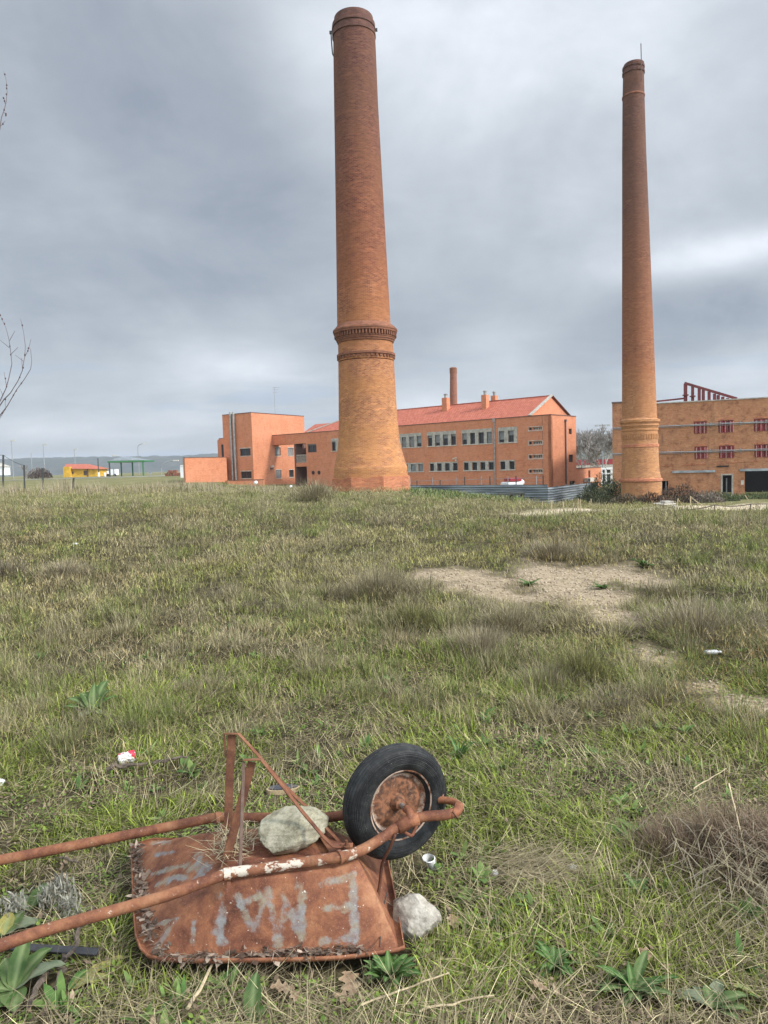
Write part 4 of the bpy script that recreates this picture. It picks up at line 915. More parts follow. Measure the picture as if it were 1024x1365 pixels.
def keep(x, y, m_=0.0):
    k = ~inside(x, y, RIMX)
    for (a, b_, r) in [(pc[0], Y1, 2.4), (ch2.location.x, Y2, 1.7)]+solids: k &= np.hypot(x-a, y-b_) > r+m_
    for (a, b_, r) in CLEAR: k &= np.hypot(x-a, y-b_) > r
    return k
def lerp(a, b, t): return a[None]*(1-t[:, None])+b[None]*t[:, None]
G1 = np.array([.115, .145, .026]); G2 = np.array([.295, .36, .055]); GD = np.array([.055, .095, .025]); OL = np.array([.20, .20, .06]); ST = np.array([.42, .36, .21]); BR = np.array([.20, .155, .095]); GY = np.array([.30, .26, .20])
def greenness(x, y, r):
    """0 dry .. 1 lush"""
    n = fbm(x*.45+5, y*.3, 41); n2 = fbm(x*1.5, y*1.2, 43)
    g = .80-sm((r-4.5)/6)*.42+(n-.5)*1.5+(n2-.5)*1.3+.12*sm((r-2.6)/1)
    g = g-.30*sm((r-2.2)/-1.2+1)*0
    g = g-.35*sm((x-.55)/.8)*(1-sm((r-3.6)/1.5))        # drier right foreground
    return np.clip(g, 0, 1)
# the picture's darker / browner / greener places
SPOT = []
for (px, py, rr, v) in [(520, 780, 1.3, -.5), (760, 890, .5, -.35), (300, 720, 3, -.3), (840, 895, .35, .7), (600, 900, .9, .35), (100, 880, 1.4, .6), (450, 905, .9, .6), (250, 960, .5, .35), (30, 1000, .4, .35), (560, 985, .35, .4), (800, 720, 3, .3), (550, 700, 3, .25), (700, 1290, .3, .35), (560, 1120, .15, .5), (940, 1110, .3, -.7), (690, 1170, .25, -.5), (980, 1000, .6, .1),
                        (330, 1340, .2, -.5), (90, 1190, .15, -.4), (150, 1240, .10, .9), (250, 1315, .12, .6), (420, 1330, .12, -.4), (620, 1080, .12, -.5), (700, 1040, .2, -.3), (380, 700, 4, .25), (150, 700, 4, .2), (650, 690, 3, -.2), (880, 740, 1.5, -.3), (900, 1000, .25, .3), (760, 960, .3, -.2)]:
    q = gat(px, py); SPOT.append((q[0], q[1], rr, v))
def gness(x, y, r):
    g = greenness(x, y, r)
    for (a, b_, rr, v) in SPOT: g = g+v*np.exp(-((x-a)**2+(y-b_)**2)/(rr*rr))
    return np.clip(g, 0, 1)
grass = Veg()
PXW = .00072
def canopy(x, y):
    r = np.hypot(x, y); l1 = np.clip(fbm(x*.9, y*.75, 101, 3)*3.2-1.25, 0, 1); l2 = np.clip(fbm(x*2.6, y*2.2, 103, 3)*3-1.1, 0, 1)
    return (.02+.22*l1+.10*l2)*sm((r-3.0)/4)*(1+.35*sm((r-14)/15))
def put(veg, N, r0, r1, kind):
    x, y, r = scatter(N, r0, r1)
    # clumpy
    cl = fbm(x*2.3, y*2.3, 51, 3); cl2 = fbm(x*.8, y*.8, 53, 3); g = gness(x, y, r); br = bare(x, y); tr = track(x, y)*(r < 90)
    u = U(0, 1, N); k = keep(x, y) & (u > br*.92) & (U(0, 1, N) > tr*.95)
    nearm = 1-sm((r-3)/4)
    if kind == 'green': k &= (U(0, 1, N) < (.25+.85*g)) & (U(0, 1, N) < .17+3.2*np.clip(cl-.34, 0, 1))
    if kind == 'dry': k &= (U(0, 1, N) < (1.15-g*.85))
    if kind == 'fuzz': k &= (U(0, 1, N) < 1.05-.55*g) & (U(0, 1, N) < sm((r-3.0)/3.5)+.05)
    if kind == 'thatch': k &= (U(0, 1, N) < (1.15-g*.55))
    x, y, r, g, cl, cl2, br = [q[k] for q in (x, y, r, g, cl, cl2, br)]; n = len(x)
    b_ = np.stack([x, y, height(x, y)-.005], 1); az = U(0, 2*PI, n); az = np.where(U(0, 1, n) < .22, fbm(x*.7, y*.7, 61)*4*PI, az)
    mw = PXW*r
    if kind == 'green':
        h = (.014+.056*np.clip(cl*2.4-.9, 0, 1.2)+.012*g)*U(.45, 1.5, n)*(1+.45*sm((r-3)/3)); h *= 1-.6*br
        near = r < 2.6; h = np.where(near, h*.85, h)
        w = np.maximum(U(.0022, .0068, n), mw*U(.8, 1.3, n)); c = lerp(G1, G2, U(0, 1, n)**1.3)*np.exp(rng.normal(0, .33, n))[:, None]*.92
        yel = np.clip((1-g)*1.0+U(-.35, .35, n)+.15*sm((r-6)/6), 0, 1); c = c*(1-yel[:, None]*.75)+OL[None]*yel[:, None]*.75*(1+.3*U(-1, 1, n))[:, None]
        veg.add(b_, h*1.35, w, az, U(.1, 1.4, n), U(.1, 1.9, n), c*.38, BLADE, coltip=c*1.5)  # feet coloured darker and tips lighter, for the shade between blades
    elif kind == 'dry':
        h = (.04+.08*cl2)*U(.5, 1.6, n)*(1+.5*sm((r-3.5)/6)); h *= 1-.7*br
        w = np.maximum(U(.0012, .003, n), mw*U(.7, 1.1, n)); t_ = U(0, 1, n); c = lerp(ST, BR, t_); gy = np.clip(fbm(x*.6, y*.5, 71)*1.8-.5, 0, 1); c = c*(1-.5*gy[:, None])+GY[None]*.5*gy[:, None]
        far = sm((r-6)/10)[:, None]; c = c*(1-far*.55)+np.array([.26, .23, .11])[None]*far*.55; c = c*np.exp(rng.normal(-.05, .36, n))[:, None]
        oran = np.clip(fbm(x*.33+7, y*.25, 75)*3-1.75, 0, 1)[:, None]*.6; c = c*(1-oran)+np.array([.30, .17, .075])[None]*oran
        veg.add(b_, h*1.3, w*.8, az, U(0, 1.3, n), U(-.4, .9, n), c, STRAW)
    elif kind == 'fuzz':
        cv = canopy(x, y)*(1-.9*br); h = U(.04, .11, n)*(.8+.5*sm((r-8)/20)); w = np.maximum(U(.0012, .0022, n), mw*U(.65, 1.0, n))
        b_[:, 2] += cv*U(0, 1, n)*.9; pn = fbm(x*.5+11, y*.42, 111); p2 = fbm(x*1.1, y*.9, 113)
        c = lerp(np.array([.42, .34, .19]), np.array([.29, .27, .095]), np.clip((pn-.40)*5, 0, 1)); gg = np.clip((p2-.52)*5, 0, 1)[:, None]*np.clip(g*1.6, .25, 1)[:, None]
        c = c*(1-gg)+np.array([.21, .265, .055])[None]*gg; dk_ = np.clip((fbm(x*1.4+5, y*1.2, 119, 3)-.5)*6, 0, 1)[:, None]; c = c*(1-.42*dk_); pk = np.clip((fbm(x*.8, y*.7, 117)-.55)*6, 0, 1)[:, None]; c = c*(1-pk*.6)+np.array([.34, .26, .19])[None]*pk*.6
        oran = np.clip(fbm(x*.33+7, y*.25, 75)*4-2.5, 0, 1)[:, None]*.7; c = c*(1-oran)+np.array([.33, .19, .085])[None]*oran
        hf = (b_[:, 2]-height(x, y))/np.maximum(cv, .03); ff = sm((r-12)/14)[:, None]; c = c*(1-.5*ff)+np.array([.235, .225, .115])[None]*.5*ff; c = c*np.array([1.05, 1.04, .94])*np.exp(rng.normal(0, 1, n)*(.3-.14*ff[:, 0]))[:, None]
        veg.add(b_, h, w, az, U(0, 1.5, n), U(-.6, .8, n), c*.85, STRAW, coltip=c*1.15)
    else:
        h = U(.04, .20, n); w = np.maximum(U(.0012, .0032, n), mw*.8); c = lerp(ST*1.1, BR*.8, U(0, 1, n)**.9)*np.exp(rng.normal(-.25, .4, n))[:, None]
        b_[:, 2] += U(.0, .035, n); veg.add(b_, h, w, az, U(1.0, 1.6, n), U(-.35, .4, n), c, STRAW)
    return
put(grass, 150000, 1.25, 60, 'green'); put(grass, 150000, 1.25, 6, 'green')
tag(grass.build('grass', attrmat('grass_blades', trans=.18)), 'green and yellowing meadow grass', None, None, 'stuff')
dry = Veg(); put(dry, 90000, 1.3, 62, 'dry'); put(dry, 85000, 1.25, 9, 'thatch'); put(dry, 330000, 3.2, 60, 'fuzz')
n = 16000; x, y, r = scatter(n, 1.25, 8); k = keep(x, y) & (fbm(x*1.8, y*1.8, 95, 3) > .46); x, y = x[k], y[k]; n = len(x)
dry.add(np.stack([x, y, height(x, y)+U(.0, .02, n)], 1), U(.01, .035, n), U(.006, .016, n), U(0, 6.3, n), U(.9, 1.7, n), U(-.8, .8, n), lerp(np.array([.34, .25, .17]), np.array([.10, .07, .05]), U(0, 1, n)), LEAF)
tag(dry.build('dry_grass', attrmat('dry_blades', trans=.15)), 'dry straw and dead stems', None, None, 'stuff')

# brown weed tufts: clouds of fine twigs
def twigs(veg, x, y, R, Hh, n, col, col2, seed=0, wmul=1.0, green=0):
    z = H(x, y); r = math.hypot(x, y); t_ = U(0, 1, n)**.6; ph = U(0, 2*PI, n); rho = np.sqrt(U(0, 1, n))*R*(.25+.75*np.sqrt(t_))
    b_ = np.stack([x+rho*np.cos(ph), y+rho*np.sin(ph), z-.02+Hh*.85*t_*np.sqrt(np.clip(1-(rho/R/1.1)**2, .05, 1))*U(.1, 1, n)], 1)
    az = np.where(U(0, 1, n) < .7, PI/2-ph, U(0, 2*PI, n)); c = lerp(col, col2, U(0, 1, n))*(.55+.8*U(0, 1, n))[:, None]
    ln = Hh*U(.25, .6, n); w = np.maximum(U(.001, .0022, n), PXW*r*.75)*wmul
    veg.add(b_, ln, w, az, U(.0, .8, n)+.5*rho/R, U(-.5, .6, n), c, STRAW)
    m_ = n//8; ph = U(0, 2*PI, m_); b2 = np.stack([x+.2*R*np.cos(ph), y+.2*R*np.sin(ph), np.full(m_, z-.02)], 1)
    veg.add(b2, Hh*U(.7, 1.25, m_), np.maximum(.003, PXW*r*.9)*np.ones(m_), PI/2-ph, U(.05, .7, m_), U(-.1, .5, m_), lerp(col, col2, U(0, 1, m_))*.8, [1, .9, .6, .3])
TAN = np.array([.30, .25, .175]); TAN2 = np.array([.165, .14, .075]); PINK = np.array([.31, .265, .17]); DK = np.array([.10, .085, .05])
w_ = Veg(); rr = np.random.default_rng(5)
cnt = 0
for k in range(4200):
    th = math.radians(rr.uniform(-46, 46)); r = 4.2*(52/4.2)**(rr.uniform()**.8); x, y = r*math.sin(th), r*math.cos(th)
    if bare(np.array([x]), np.array([y]))[0] > .15 or track(np.array([x]), np.array([y]))[0] > .1 or not keep(np.array([x]), np.array([y]), .1)[0]: continue
    d = fbm(np.array([x*.28]), np.array([y*.22]), 77)[0]
    if rr.uniform() > .25+1.8*max(0, d-.3): continue
    s_ = rr.uniform(.10, .32)*(.7+.5*min(r/14, 1.6)); hh = s_*rr.uniform(.5, 1.0); dark = rr.uniform()
    c1 = np.array([.36, .31, .19])*(1-.3*dark); c2 = np.array([.20, .175, .09]) if dark < .75 else DK
    if rr.uniform() < .35: c1 = np.array([.22, .25, .07]); c2 = np.array([.09, .11, .035])
    twigs(w_, x, y, s_, hh*1.1, int(190 if r < 9 else 90 if r < 20 else 45), c1, c2); cnt += 1
tag(w_.build('weeds', attrmat('weed_stems', trans=.1)), 'low brown weed tufts scattered over the meadow', None, None, 'stuff')

def bush(name, label, px, py, R, Hh, n, c1, c2, cat='bush', group=None, Y=None):
    n = int(n*1.9); c1 = c1*1.1
    q = gat(px, py) if Y is None else aty(px, py, Y); v = Veg(); twigs(v, q[0], q[1], R, Hh, n, c1, c2); o = v.build(name, M['veg'])
    return tag(o, label, cat, group)
M['veg'] = attrmat('bush_twigs', trans=.1)
grp = 'dry weed bushes in the meadow'
for a in [(508, 800, .62, .42, 1500, PINK*.8, TAN2, 'wide grey-brown dry bush left of the bare gravel patch, below the tallest chimney'),
          (548, 838, .38, .30, 900, OL*.9, DK, 'olive dry bush just below and right of the wide grey-brown bush'),
          (682, 843, .36, .33, 900, PINK, TAN2, 'pinkish dry bush on the lower edge of the bare gravel patch'),
          (775, 905, .26, .28, 800, OL, DK, 'upright dark-stemmed dry bush left of the bright green grass clump'),
          (740, 745, .62, .38, 900, TAN, TAN2, 'rounded tan bush on the far edge of the bare gravel patch'),
          (640, 870, .40, .24, 800, TAN, TAN2, 'low tan bush in mid meadow below the gravel patch'),
          (730, 920, .30, .20, 700, TAN, TAN2, 'low tan bush beside the upright dark-stemmed bush'),
          (930, 845, .75, .34, 1100, TAN, TAN2, 'broad tan bush near the right edge of the meadow'),
          (245, 925, .14, .12, 420, PINK*1.1, TAN2, 'small heap of pinkish dead stalks right of the broad-leaved dock'),
          (85, 770, .55, .28, 700, TAN, TAN2, 'flat tan bush on the left side of the meadow'),
          (10, 772, .40, .33, 500, TAN*.7, DK, 'dark bush cut by the left edge of the meadow'),
          (420, 668, 1.1, 1.0, 500, PINK, TAN2, 'spiky leafless bush left of the tallest chimney plinth')]:
    bush('dry_bush', a[7], *a[:7], group=grp)
# big dry heap right foreground
v = Veg(); q = gat(965, 1150)
twigs(v, q[0]+.06, q[1]+.02, .34, .17, 5200, np.array([.24, .185, .11]), np.array([.09, .07, .04]))
twigs(v, q[0]+.28, q[1]-.12, .26, .18, 3600, np.array([.26, .20, .12]), np.array([.09, .07, .04]))
twigs(v, q[0]-.2, q[1]+.05, .18, .14, 1500, np.array([.25, .18, .12]), np.array([.10, .07, .05]))
n = 900; b_ = np.stack([q[0]+rng.normal(.14, .17, n), q[1]+rng.normal(-.16, .17, n), np.zeros(n)], 1); b_[:, 2] = height(b_[:, 0], b_[:, 1])+U(.02, .17, n)
v.add(b_, U(.06, .22, n), U(.002, .0042, n), U(PI*.6, PI*1.4, n), U(1.1, 2.1, n), U(-.3, .8, n), lerp(ST*.62, GY*.62, U(0, 1, n)), STRAW)
n = 2600; b_ = np.stack([q[0]+rng.normal(.10, .20, n), q[1]+rng.normal(-.02, .13, n), np.zeros(n)], 1); b_[:, 2] = height(b_[:, 0], b_[:, 1])+U(.02, .17, n)*np.exp(-((b_[:, 0]-q[0]-.12)/.3)**2)
v.add(b_, U(.05, .17, n), U(.0016, .0032, n), U(0, 6.3, n), U(.5, 2.0, n), U(-.9, .9, n), lerp(np.array([.24, .17, .115]), np.array([.10, .07, .045]), U(0, 1, n)), STRAW)
tag(v.build('dry_bush', M['veg']), 'large heap of dead brown stalks at the right edge of the foreground', 'bush', grp)
v = Veg(); q = gat(715, 1170); n = 1000; b_ = np.stack([q[0]+rng.normal(0, .13, n), q[1]+rng.normal(0, .07, n), np.zeros(n)], 1); b_[:, 2] = height(b_[:, 0], b_[:, 1])+U(.0, .05, n)
v.add(b_, U(.05, .16, n), U(.0018, .0032, n), U(-.8, .8, n)+PI/2, U(1.2, 1.7, n), U(-.2, .2, n), lerp(ST*.8, BR*.8, U(0, 1, n)), STRAW)
tag(v.build('straw_heap', M['veg']), 'matted heap of dead stalks in the right foreground by the orange scrap', 'straw', None)

# tall pinkish weeds along the left crest and shrubs by the chimneys
v = Veg(); n = 8000; px = U(-60, 440, n); dens = .35+.65*vnoise(px*.03, px*0, 3)
Yv = U(36, 50, n); x = (px-CX)/F*Yv-.03*Yv*0; z = height(x, Yv)
hh = U(.2, .9, n)*(.30+.9*vnoise(px*.045, Yv*.1, 6))*np.where((px > 50) & (px < 100), 1.5, 1)*np.where((px > 250), .75, 1)
k = U(0, 1, n) < dens; v.add(np.stack([x, Yv, z-.03], 1)[k], hh[k], np.full(k.sum(), .026), U(0, 2*PI, k.sum()), U(0, .4, k.sum()), U(-.3, .5, k.sum()), (lerp(PINK*1.05, TAN*.9, U(0, 1, n))*(.7+.5*U(0, 1, n))[:, None])[k], STRAW)
tag(v.build('tall_weeds', M['veg']), 'tall dry pinkish weeds along the far edge of the field', None, None, 'stuff')
grp = 'shrubs at the foot of the warehouse'
for (px, py, Y, R, Hh, n, c1, c2, lab) in [
    (806, 668, 63, 2.0, 2.6, 1600, np.array([.028, .045, .02]), np.array([.05, .07, .03]), 'dark evergreen shrub between the corrugated hoarding and the slender chimney'),
    (790, 672, 60, 1.7, 1.5, 1000, np.array([.06, .075, .035]), np.array([.09, .09, .05]), 'lower olive shrub overhanging the right end of the corrugated hoarding'),
    (838, 672, 56, 1.6, .9, 900, np.array([.12, .10, .06]), np.array([.07, .05, .035]), 'brown shrub against the left foot of the slender chimney'),
    (872, 672, 56, 1.6, 1.0, 900, np.array([.10, .06, .04]), np.array([.07, .045, .03]), 'dark red-brown shrub at the right foot of the slender chimney'),
    (906, 670, 59, 1.9, 1.6, 1200, np.array([.12, .08, .055]), np.array([.07, .05, .035]), 'tallest red-brown shrub in front of the pale lintel'),
    (940, 672, 58, 1.6, .95, 800, np.array([.22, .19, .15]), np.array([.12, .09, .07]), 'grey twiggy shrub left of the narrow warehouse door'),
    (955, 672, 60, 1.9, .75, 800, np.array([.08, .11, .04]), np.array([.06, .07, .035]), 'green-brown shrub under the narrow warehouse door'),
    (1005, 667, 62, 2.4, .55, 700, np.array([.09, .12, .045]), np.array([.07, .08, .035]), 'low green shrub in front of the large black doorway'),
    (765, 668, 58, 1.2, .6, 500, OL*.8, TAN2, 'straggly olive shrub before the sloping right half of the hoarding')]:
    n = n*3; x = aty(px, py, Y)[0]; v = Veg(); z = H(x, Y); r = Y; t2 = U(0, 1, n); ph = U(0, 2*PI, n); rho = np.sqrt(U(0, 1, n))*R
    top = Hh*np.sqrt(np.clip(1-(rho/R)**2, 0.03, 1))*(.75+.5*vnoise(np.cos(ph)*rho*2+px, np.sin(ph)*rho*2, 5)); b_ = np.stack([x+rho*np.cos(ph), Y+rho*np.sin(ph)*.7, z-.1+top*t2], 1)
    v.add(b_, U(.10, .30, n), U(.03, .08, n), U(0, 2*PI, n), U(0, 1.6, n), U(-.5, .8, n), lerp(c1, c2, U(0, 1, n))*(.6+.8*U(0, 1, n))[:, None], LEAF)
    tag(v.build('shrub', M['veg']), lab, 'shrub', grp)
# grassy mound with light flowers right of the tallest chimney
v = Veg(); n = 5000; px = U(548, 700, n); Yv = U(33, 41, n); x = (px-512)/947*Yv; k = keep(x, Yv, .2); x = x[k]; Yk = Yv[k]; n = len(x)
v.add(np.stack([x, Yk, height(x, Yk)-.03], 1), U(.12, .34, n)*(.5+1.1*vnoise(x*.8, Yk*.5, 3)), np.full(n, .05), U(0, 2*PI, n), U(0, .9, n), U(0, .9, n), lerp(np.array([.08, .13, .04]), np.array([.16, .19, .08]), U(0, 1, n))*(.6+.7*U(0, 1, n))[:, None], LEAF)
tag(v.build('undergrowth', M['veg']), 'dark green undergrowth on the rise beside the tallest chimney', None, None, 'stuff')
# gravel lying on the bare patch
n = 5200; a = []; b0 = np.array(BARE)
x = U(-.5, 7, n*4); y = U(4.5, 14, n*4); k = (bare(x, y) > .55); x = x[k][:n]; y = y[k][:n]; n = len(x); z = height(x, y); s_ = U(.006, .021, n)**1.0*U(.5, 1.4, n)
oc = np.array([[1, 0, 0], [-1, 0, 0], [0, 1, 0], [0, -1, 0], [0, 0, .6], [0, 0, -.6]]); V = (oc[None]*s_[:, None, None]*U(.5, 1.5, (n, 6, 1)))+np.stack([x, y, z+.003], 1)[:, None]
fc = np.array([[0, 2, 4], [2, 1, 4], [1, 3, 4], [3, 0, 4], [2, 0, 5], [1, 2, 5], [3, 1, 5], [0, 3, 5]]); fa = (fc[None]+(np.arange(n)*6)[:, None, None]).reshape(-1, 3)
cc = np.repeat(lerp(np.array([.42, .345, .25]), np.array([.27, .205, .14]), U(0, 1, n)), 6, 0); tag(npmesh('gravel', V.reshape(-1, 3), [fa], attrmat('pebbles', trans=0), cc), 'loose gravel on the bare patch', None, None, 'stuff')
# ---------------------------------------------------------------- hoarding, fences, stakes
Fa0 = aty(543, 600, 71); Fa1 = aty(729.5, 600, 60); Fa2 = aty(797, 600, 76)
hd = thing('metal_hoarding', 'corrugated blue-grey metal hoarding bent round a corner in front of the modern building', 'fence', (Fa1[0], Fa1[1], -2.2))
for fa, fb, ya, yb, nm in [(Fa0, Fa1, (543, 646.8), (729, 645.8), 'panel'), (Fa1, Fa2, (730, 649.5), (797, 642.2), 'panel')]:
    f = Fac(fa, fb) if True else None
    za = f.at(*ya)[1]; zb_ = f.at(*yb)[1]; Hh = 1.95 if f.L < 25 else 1.95
    m = MB(); rows = 90; n_ = 10; zz = []
    for j in range(rows+1):
        o = .05*math.sin(2*PI*j*9/rows)
        for i in range(n_+1):
            u = f.L*i/n_; top = za+(zb_-za)*i/n_; q = f.p(u, top-Hh*(1-j/rows)-.02*(i % 2), o+.01*(i % 2)); m.v.append(tuple(q))
    for j in range(rows):
        for i in range(n_): m.f.append((j*(n_+1)+i, j*(n_+1)+i+1, (j+1)*(n_+1)+i+1, (j+1)*(n_+1)+i))
    pn = m.build(nm, M['sheet'], hd, smooth=True)
    m = MB()
    for u in np.arange(.2, f.L, 2.9): m.tube([f.p(u, za+(zb_-za)*u/f.L-Hh-.3, -.08), f.p(u, za+(zb_-za)*u/f.L+(.75 if f.L > 15 and f is not None and ya[0] < 600 else .1), -.08)], .035, 6)
    m.build('support_posts', M['pole'], pn)
f = Fac(Fa0, Fa1); 
fm = Fac(f.p(0, 0, -2)[:2], f.p(f.L-.6, 0, -2)[:2]); fe = thing('mesh_fence', 'thin wire mesh fence on dark posts behind the corrugated hoarding', 'fence', tuple(fm.p(0, -2)))
for px in (541, 554.8, 585.8, 618.7, 652.5, 687.3, 723.6):
    u = fm.U(px); zt = fm.at(px, 640.5-(px-550)*.012)[1]; m = MB(); m.tube([fm.p(u, zt-2.2), fm.p(u, zt+(.3 if px > 600 else 0))], .05, 6); m.build('post', M['dark_post'], fe)
z0_ = fm.at(555, 641.5)[1]; z1_ = fm.at(720, 636.8)[1]; u0, u1 = fm.U(541), fm.U(724); m = MB()
for k in range(5): m.tube([fm.p(u0, z0_-k*.4), fm.p(u1, z1_-k*.4)], .010 if k else .018, 4)
m.build('wires', M['pole'], fe)
# things behind: red and grey top of a parked van
q = aty(684, 641, 66); van = thing('parked_van', 'red and white van roof showing above the corrugated hoarding', 'van', (q[0], 67, H(q[0], 67)))
m = MB(); a = aty(672, 641.5, 67); b = aty(695, 641.5, 67); m.box(((a[0]+b[0])/2, 67.6, a[2]-.75), b[0]-a[0], 1.6, 1.3, (1, .3, 0)); m.build('body', M['white'], van, bevel=.15)
m = MB(); a = aty(676.5, 638.3, 67); b = aty(694, 638.3, 67); m.box(((a[0]+b[0])/2, 67.6, a[2]-.1), b[0]-a[0], 1.3, .32, (1, .3, 0)); m.build('roof_rack', M['red_wall'], van, bevel=.05)
# dark trough at the foot of the hoarding
q = gat(685, 668); Yt = 50; a = aty(665, 659.5, Yt); b = aty(698, 657.8, Yt); zt = a[2]; m = MB(); L_ = b[0]-a[0]
m.box(((a[0]+b[0])/2, Yt, zt+.05), L_, 1.0, .12, (1, 0, .03)); tr_ = thing('low_bench', 'dark low trestle with a flat top in the grass before the hoarding', 'trestle', ((a[0]+b[0])/2, Yt, H(a[0], Yt)))
m.build('top', M['dark_post'], tr_)
for i, s_ in ((0.06, 1), (.94, 1), (.5, 1)): m = MB(); m.box((a[0]+L_*i, Yt, zt-.4), .1, .9, .8); m.build('leg', M['wood_dark'], tr_)
# left wire fence
grp = None; wf = thing('wire_fence', 'sagging wire fence on thin dark posts along the left edge of the field', 'fence', tuple(aty(30, 650, 50)))
tops = []
for px, yt, yb, Y, dx in [(4.5, 606.5, 652, 44, -2), (32.3, 620, 646, 50, 0), (56.8, 624, 650, 46, .3), (97.5, 637, 652, 44, -1.8), (-45, 600, 654, 40, 0)]:
    a = aty(px+dx*.5, yb, Y); b = aty(px-dx*0+(-dx*.5 if px > 90 else 0), yt, Y); a[2] = min(a[2], H(a[0], Y))-.2; m = MB(); m.tube([a, b], .055, 6); m.build('post', M['dark_post'], wf); tops.append(b)
m = MB(); c = [tops[4], tops[0], tops[1]]
for k in (0,): 
    pts = []
    for a, b in zip(c[:-1], c[1:]):
        for t2 in np.linspace(0, 1, 8): q = a+(b-a)*t2; q = q+np.array([0, 0, -.35*4*t2*(1-t2)*.3]); pts.append(q)
    m.tube(pts, .014, 4)
m.build('wire', M['dark_post'], wf)
# stakes by the track
grp = 'wooden stakes along the sandy track'
stk = [(723, 668, 677, 'shortest stake, at the left end of the row under the hoarding'), (735.5, 667, 681, 'second stake from the left end of the row'), (751, 669, 679, 'thin stake under the bend of the hoarding'),
       (763, 671, 683, 'leaning stake with a white rag under the right half of the hoarding'), (770.5, 664.5, 682, 'taller of the close pair of pale stakes'), (773.5, 665.5, 682, 'shorter of the close pair of pale stakes'), (788, 665, 676, 'stake in front of the olive shrub'), (884.5, 662.5, 672, 'stake left of the rubble heap before the slender chimney'), (902.5, 664.5, 676, 'slanting stake at the right end of the rubble heap'), (920.8, 661.5, 676, 'thick pale stake with ropes right of the rubble heap'), (973, 659.5, 668, 'slanting stake below the narrow warehouse door'), (998.5, 660, 667, 'leaning stake beside the large black doorway'), (952.5, 673, 682, 'short dark stake at the near side of the track'), (1000.5, 672, 681, 'dark stake at the near side of the track, near the right edge')]
pts_ = {}
for (px, yt, yb, lab) in stk:
    q = gat(px, yb); Y = q[1]; tp = aty(px+random.uniform(-.4, .4)+({763: 2, 902.5: 1.5, 973: 2, 998.5: -5}.get(px, 0)), yt, Y); m = MB(); m.tube([q-[0, 0, .1], tp], [.04*Y/40, .032*Y/40], 5); pts_[px] = (q, tp)
    tag(m.build('wooden_stake', M['wood'] if px < 940 or px in (973, 998.5) else M['wood_dark']), lab, 'stake', grp)
for a, b, lab in [(920.8, 940, 'upper slack rope running down from the thick pale stake'), (902.5, 912, 'pale rope hanging from the slanting stake by the rubble heap')]:
    A0 = pts_[a][1]; q = gat(b, 675); m = MB(); m.tube([A0+(q-A0)*t2-np.array([0, 0, .25*t2*(1-t2)]) for t2 in np.linspace(0, 1, 8)], .02, 4); tag(m.build('rope', M['wood']), lab, 'rope')
A0 = pts_[952.5][1]; B0 = pts_[1000.5][1]; m = MB(); c0 = gat(905, 683)+[0, 0, .1]; e0 = B0+[3.5, .8, .1]; pth = []
for a, b in ((c0, A0), (A0, B0), (B0, e0)): pth += [a+(b-a)*t2-np.array([0, 0, .25*t2*(1-t2)]) for t2 in np.linspace(0, 1, 6)]
m.tube(pth, .018, 4); tag(m.build('rope', M['wood_dark']), 'long dark rope strung low along the near side of the sandy track', 'rope')
# rubble of boards
grp = 'boards and blocks dumped by the track'; qc = gat(885, 678); Yr = qc[1]
labs = ['top pale block on the rubble heap', 'wide pale board forming the lid of the rubble heap', 'grey block under the lid of the rubble heap', 'right-hand grey block of the rubble heap', 'long board lying left of the rubble heap', 'broken board lying below the long board', 'short board lying right of the rubble heap', 'thin lath lying in front of the rubble heap']
for (px, py, w, h, d, mt), lab in zip([(889, 669, 12, 2.2, .5, 'concrete'), (886, 671.4, 17, 1.3, .8, 'sill'), (886, 674, 14, 3.4, .6, 'concrete'), (896, 675.2, 8, 3, .5, 'concrete'), (874, 677, 18, 1.4, .4, 'sill'), (878, 680, 14, 1.2, .4, 'wood'), (900, 679.4, 14, 1.3, .4, 'concrete'), (889, 681.5, 20, .9, .2, 'wood')], labs):
    q = aty(px, py, Yr+random.uniform(-.3, .3)); m = MB(); m.box(q, w/947*Yr, d, h/947*Yr*1.2, (1, random.uniform(-.2, .2), random.uniform(-.04, .06))); tag(m.build('rubble_block' if h > 2 else 'board', M[mt], bevel=.01), lab, 'rubble' if h > 2 else 'board', grp)

# ---------------------------------------------------------------- trees behind
def bare_tree(name, label, x, y, hgt, mat, seed, spread=.5, levels=6, nrad=.016, mat2=None, dens=3, mintw=.02, group=None):
    rd = random.Random(seed); t_ = thing(name, label, 'tree', (x, y, H(x, y)), group); m = MB(); tw = MB()
    def rec(p, d, L, r, lv):
        pts = [p]; q = p; dd = d
        for k in range(3):
            dd = dd+np.array([rd.gauss(0, .13), rd.gauss(0, .13), rd.gauss(.03, .08)]); dd /= np.linalg.norm(dd); q = q+dd*L/3; pts.append(q)
        mb = m if lv >= levels-2 else tw
        mb.tube(pts, [r, r*.85, r*.7, r*.55], 7 if lv >= levels-2 else 3 if lv < 3 else 4, cap=False)
        if lv == 0: return
        nb = dens+(1 if rd.random() < .5 else 0)
        for i in range(nb):
            s = rd.choice(pts[1:]) if i else pts[-1]; e = np.array([rd.gauss(0, spread), rd.gauss(0, spread), rd.uniform(-.1, .7)]); nd = dd+e; nd /= np.linalg.norm(nd); rec(s, nd, L*rd.uniform(.6, .82), max(r*.55, mintw), lv-1)
    rec(np.array([x, y, H(x, y)-.3]), np.array([0, 0, 1.]), hgt*.27, hgt*nrad, levels); m.build('trunk', mat, t_); tw.build('crown', mat2 or mat, t_); return t_
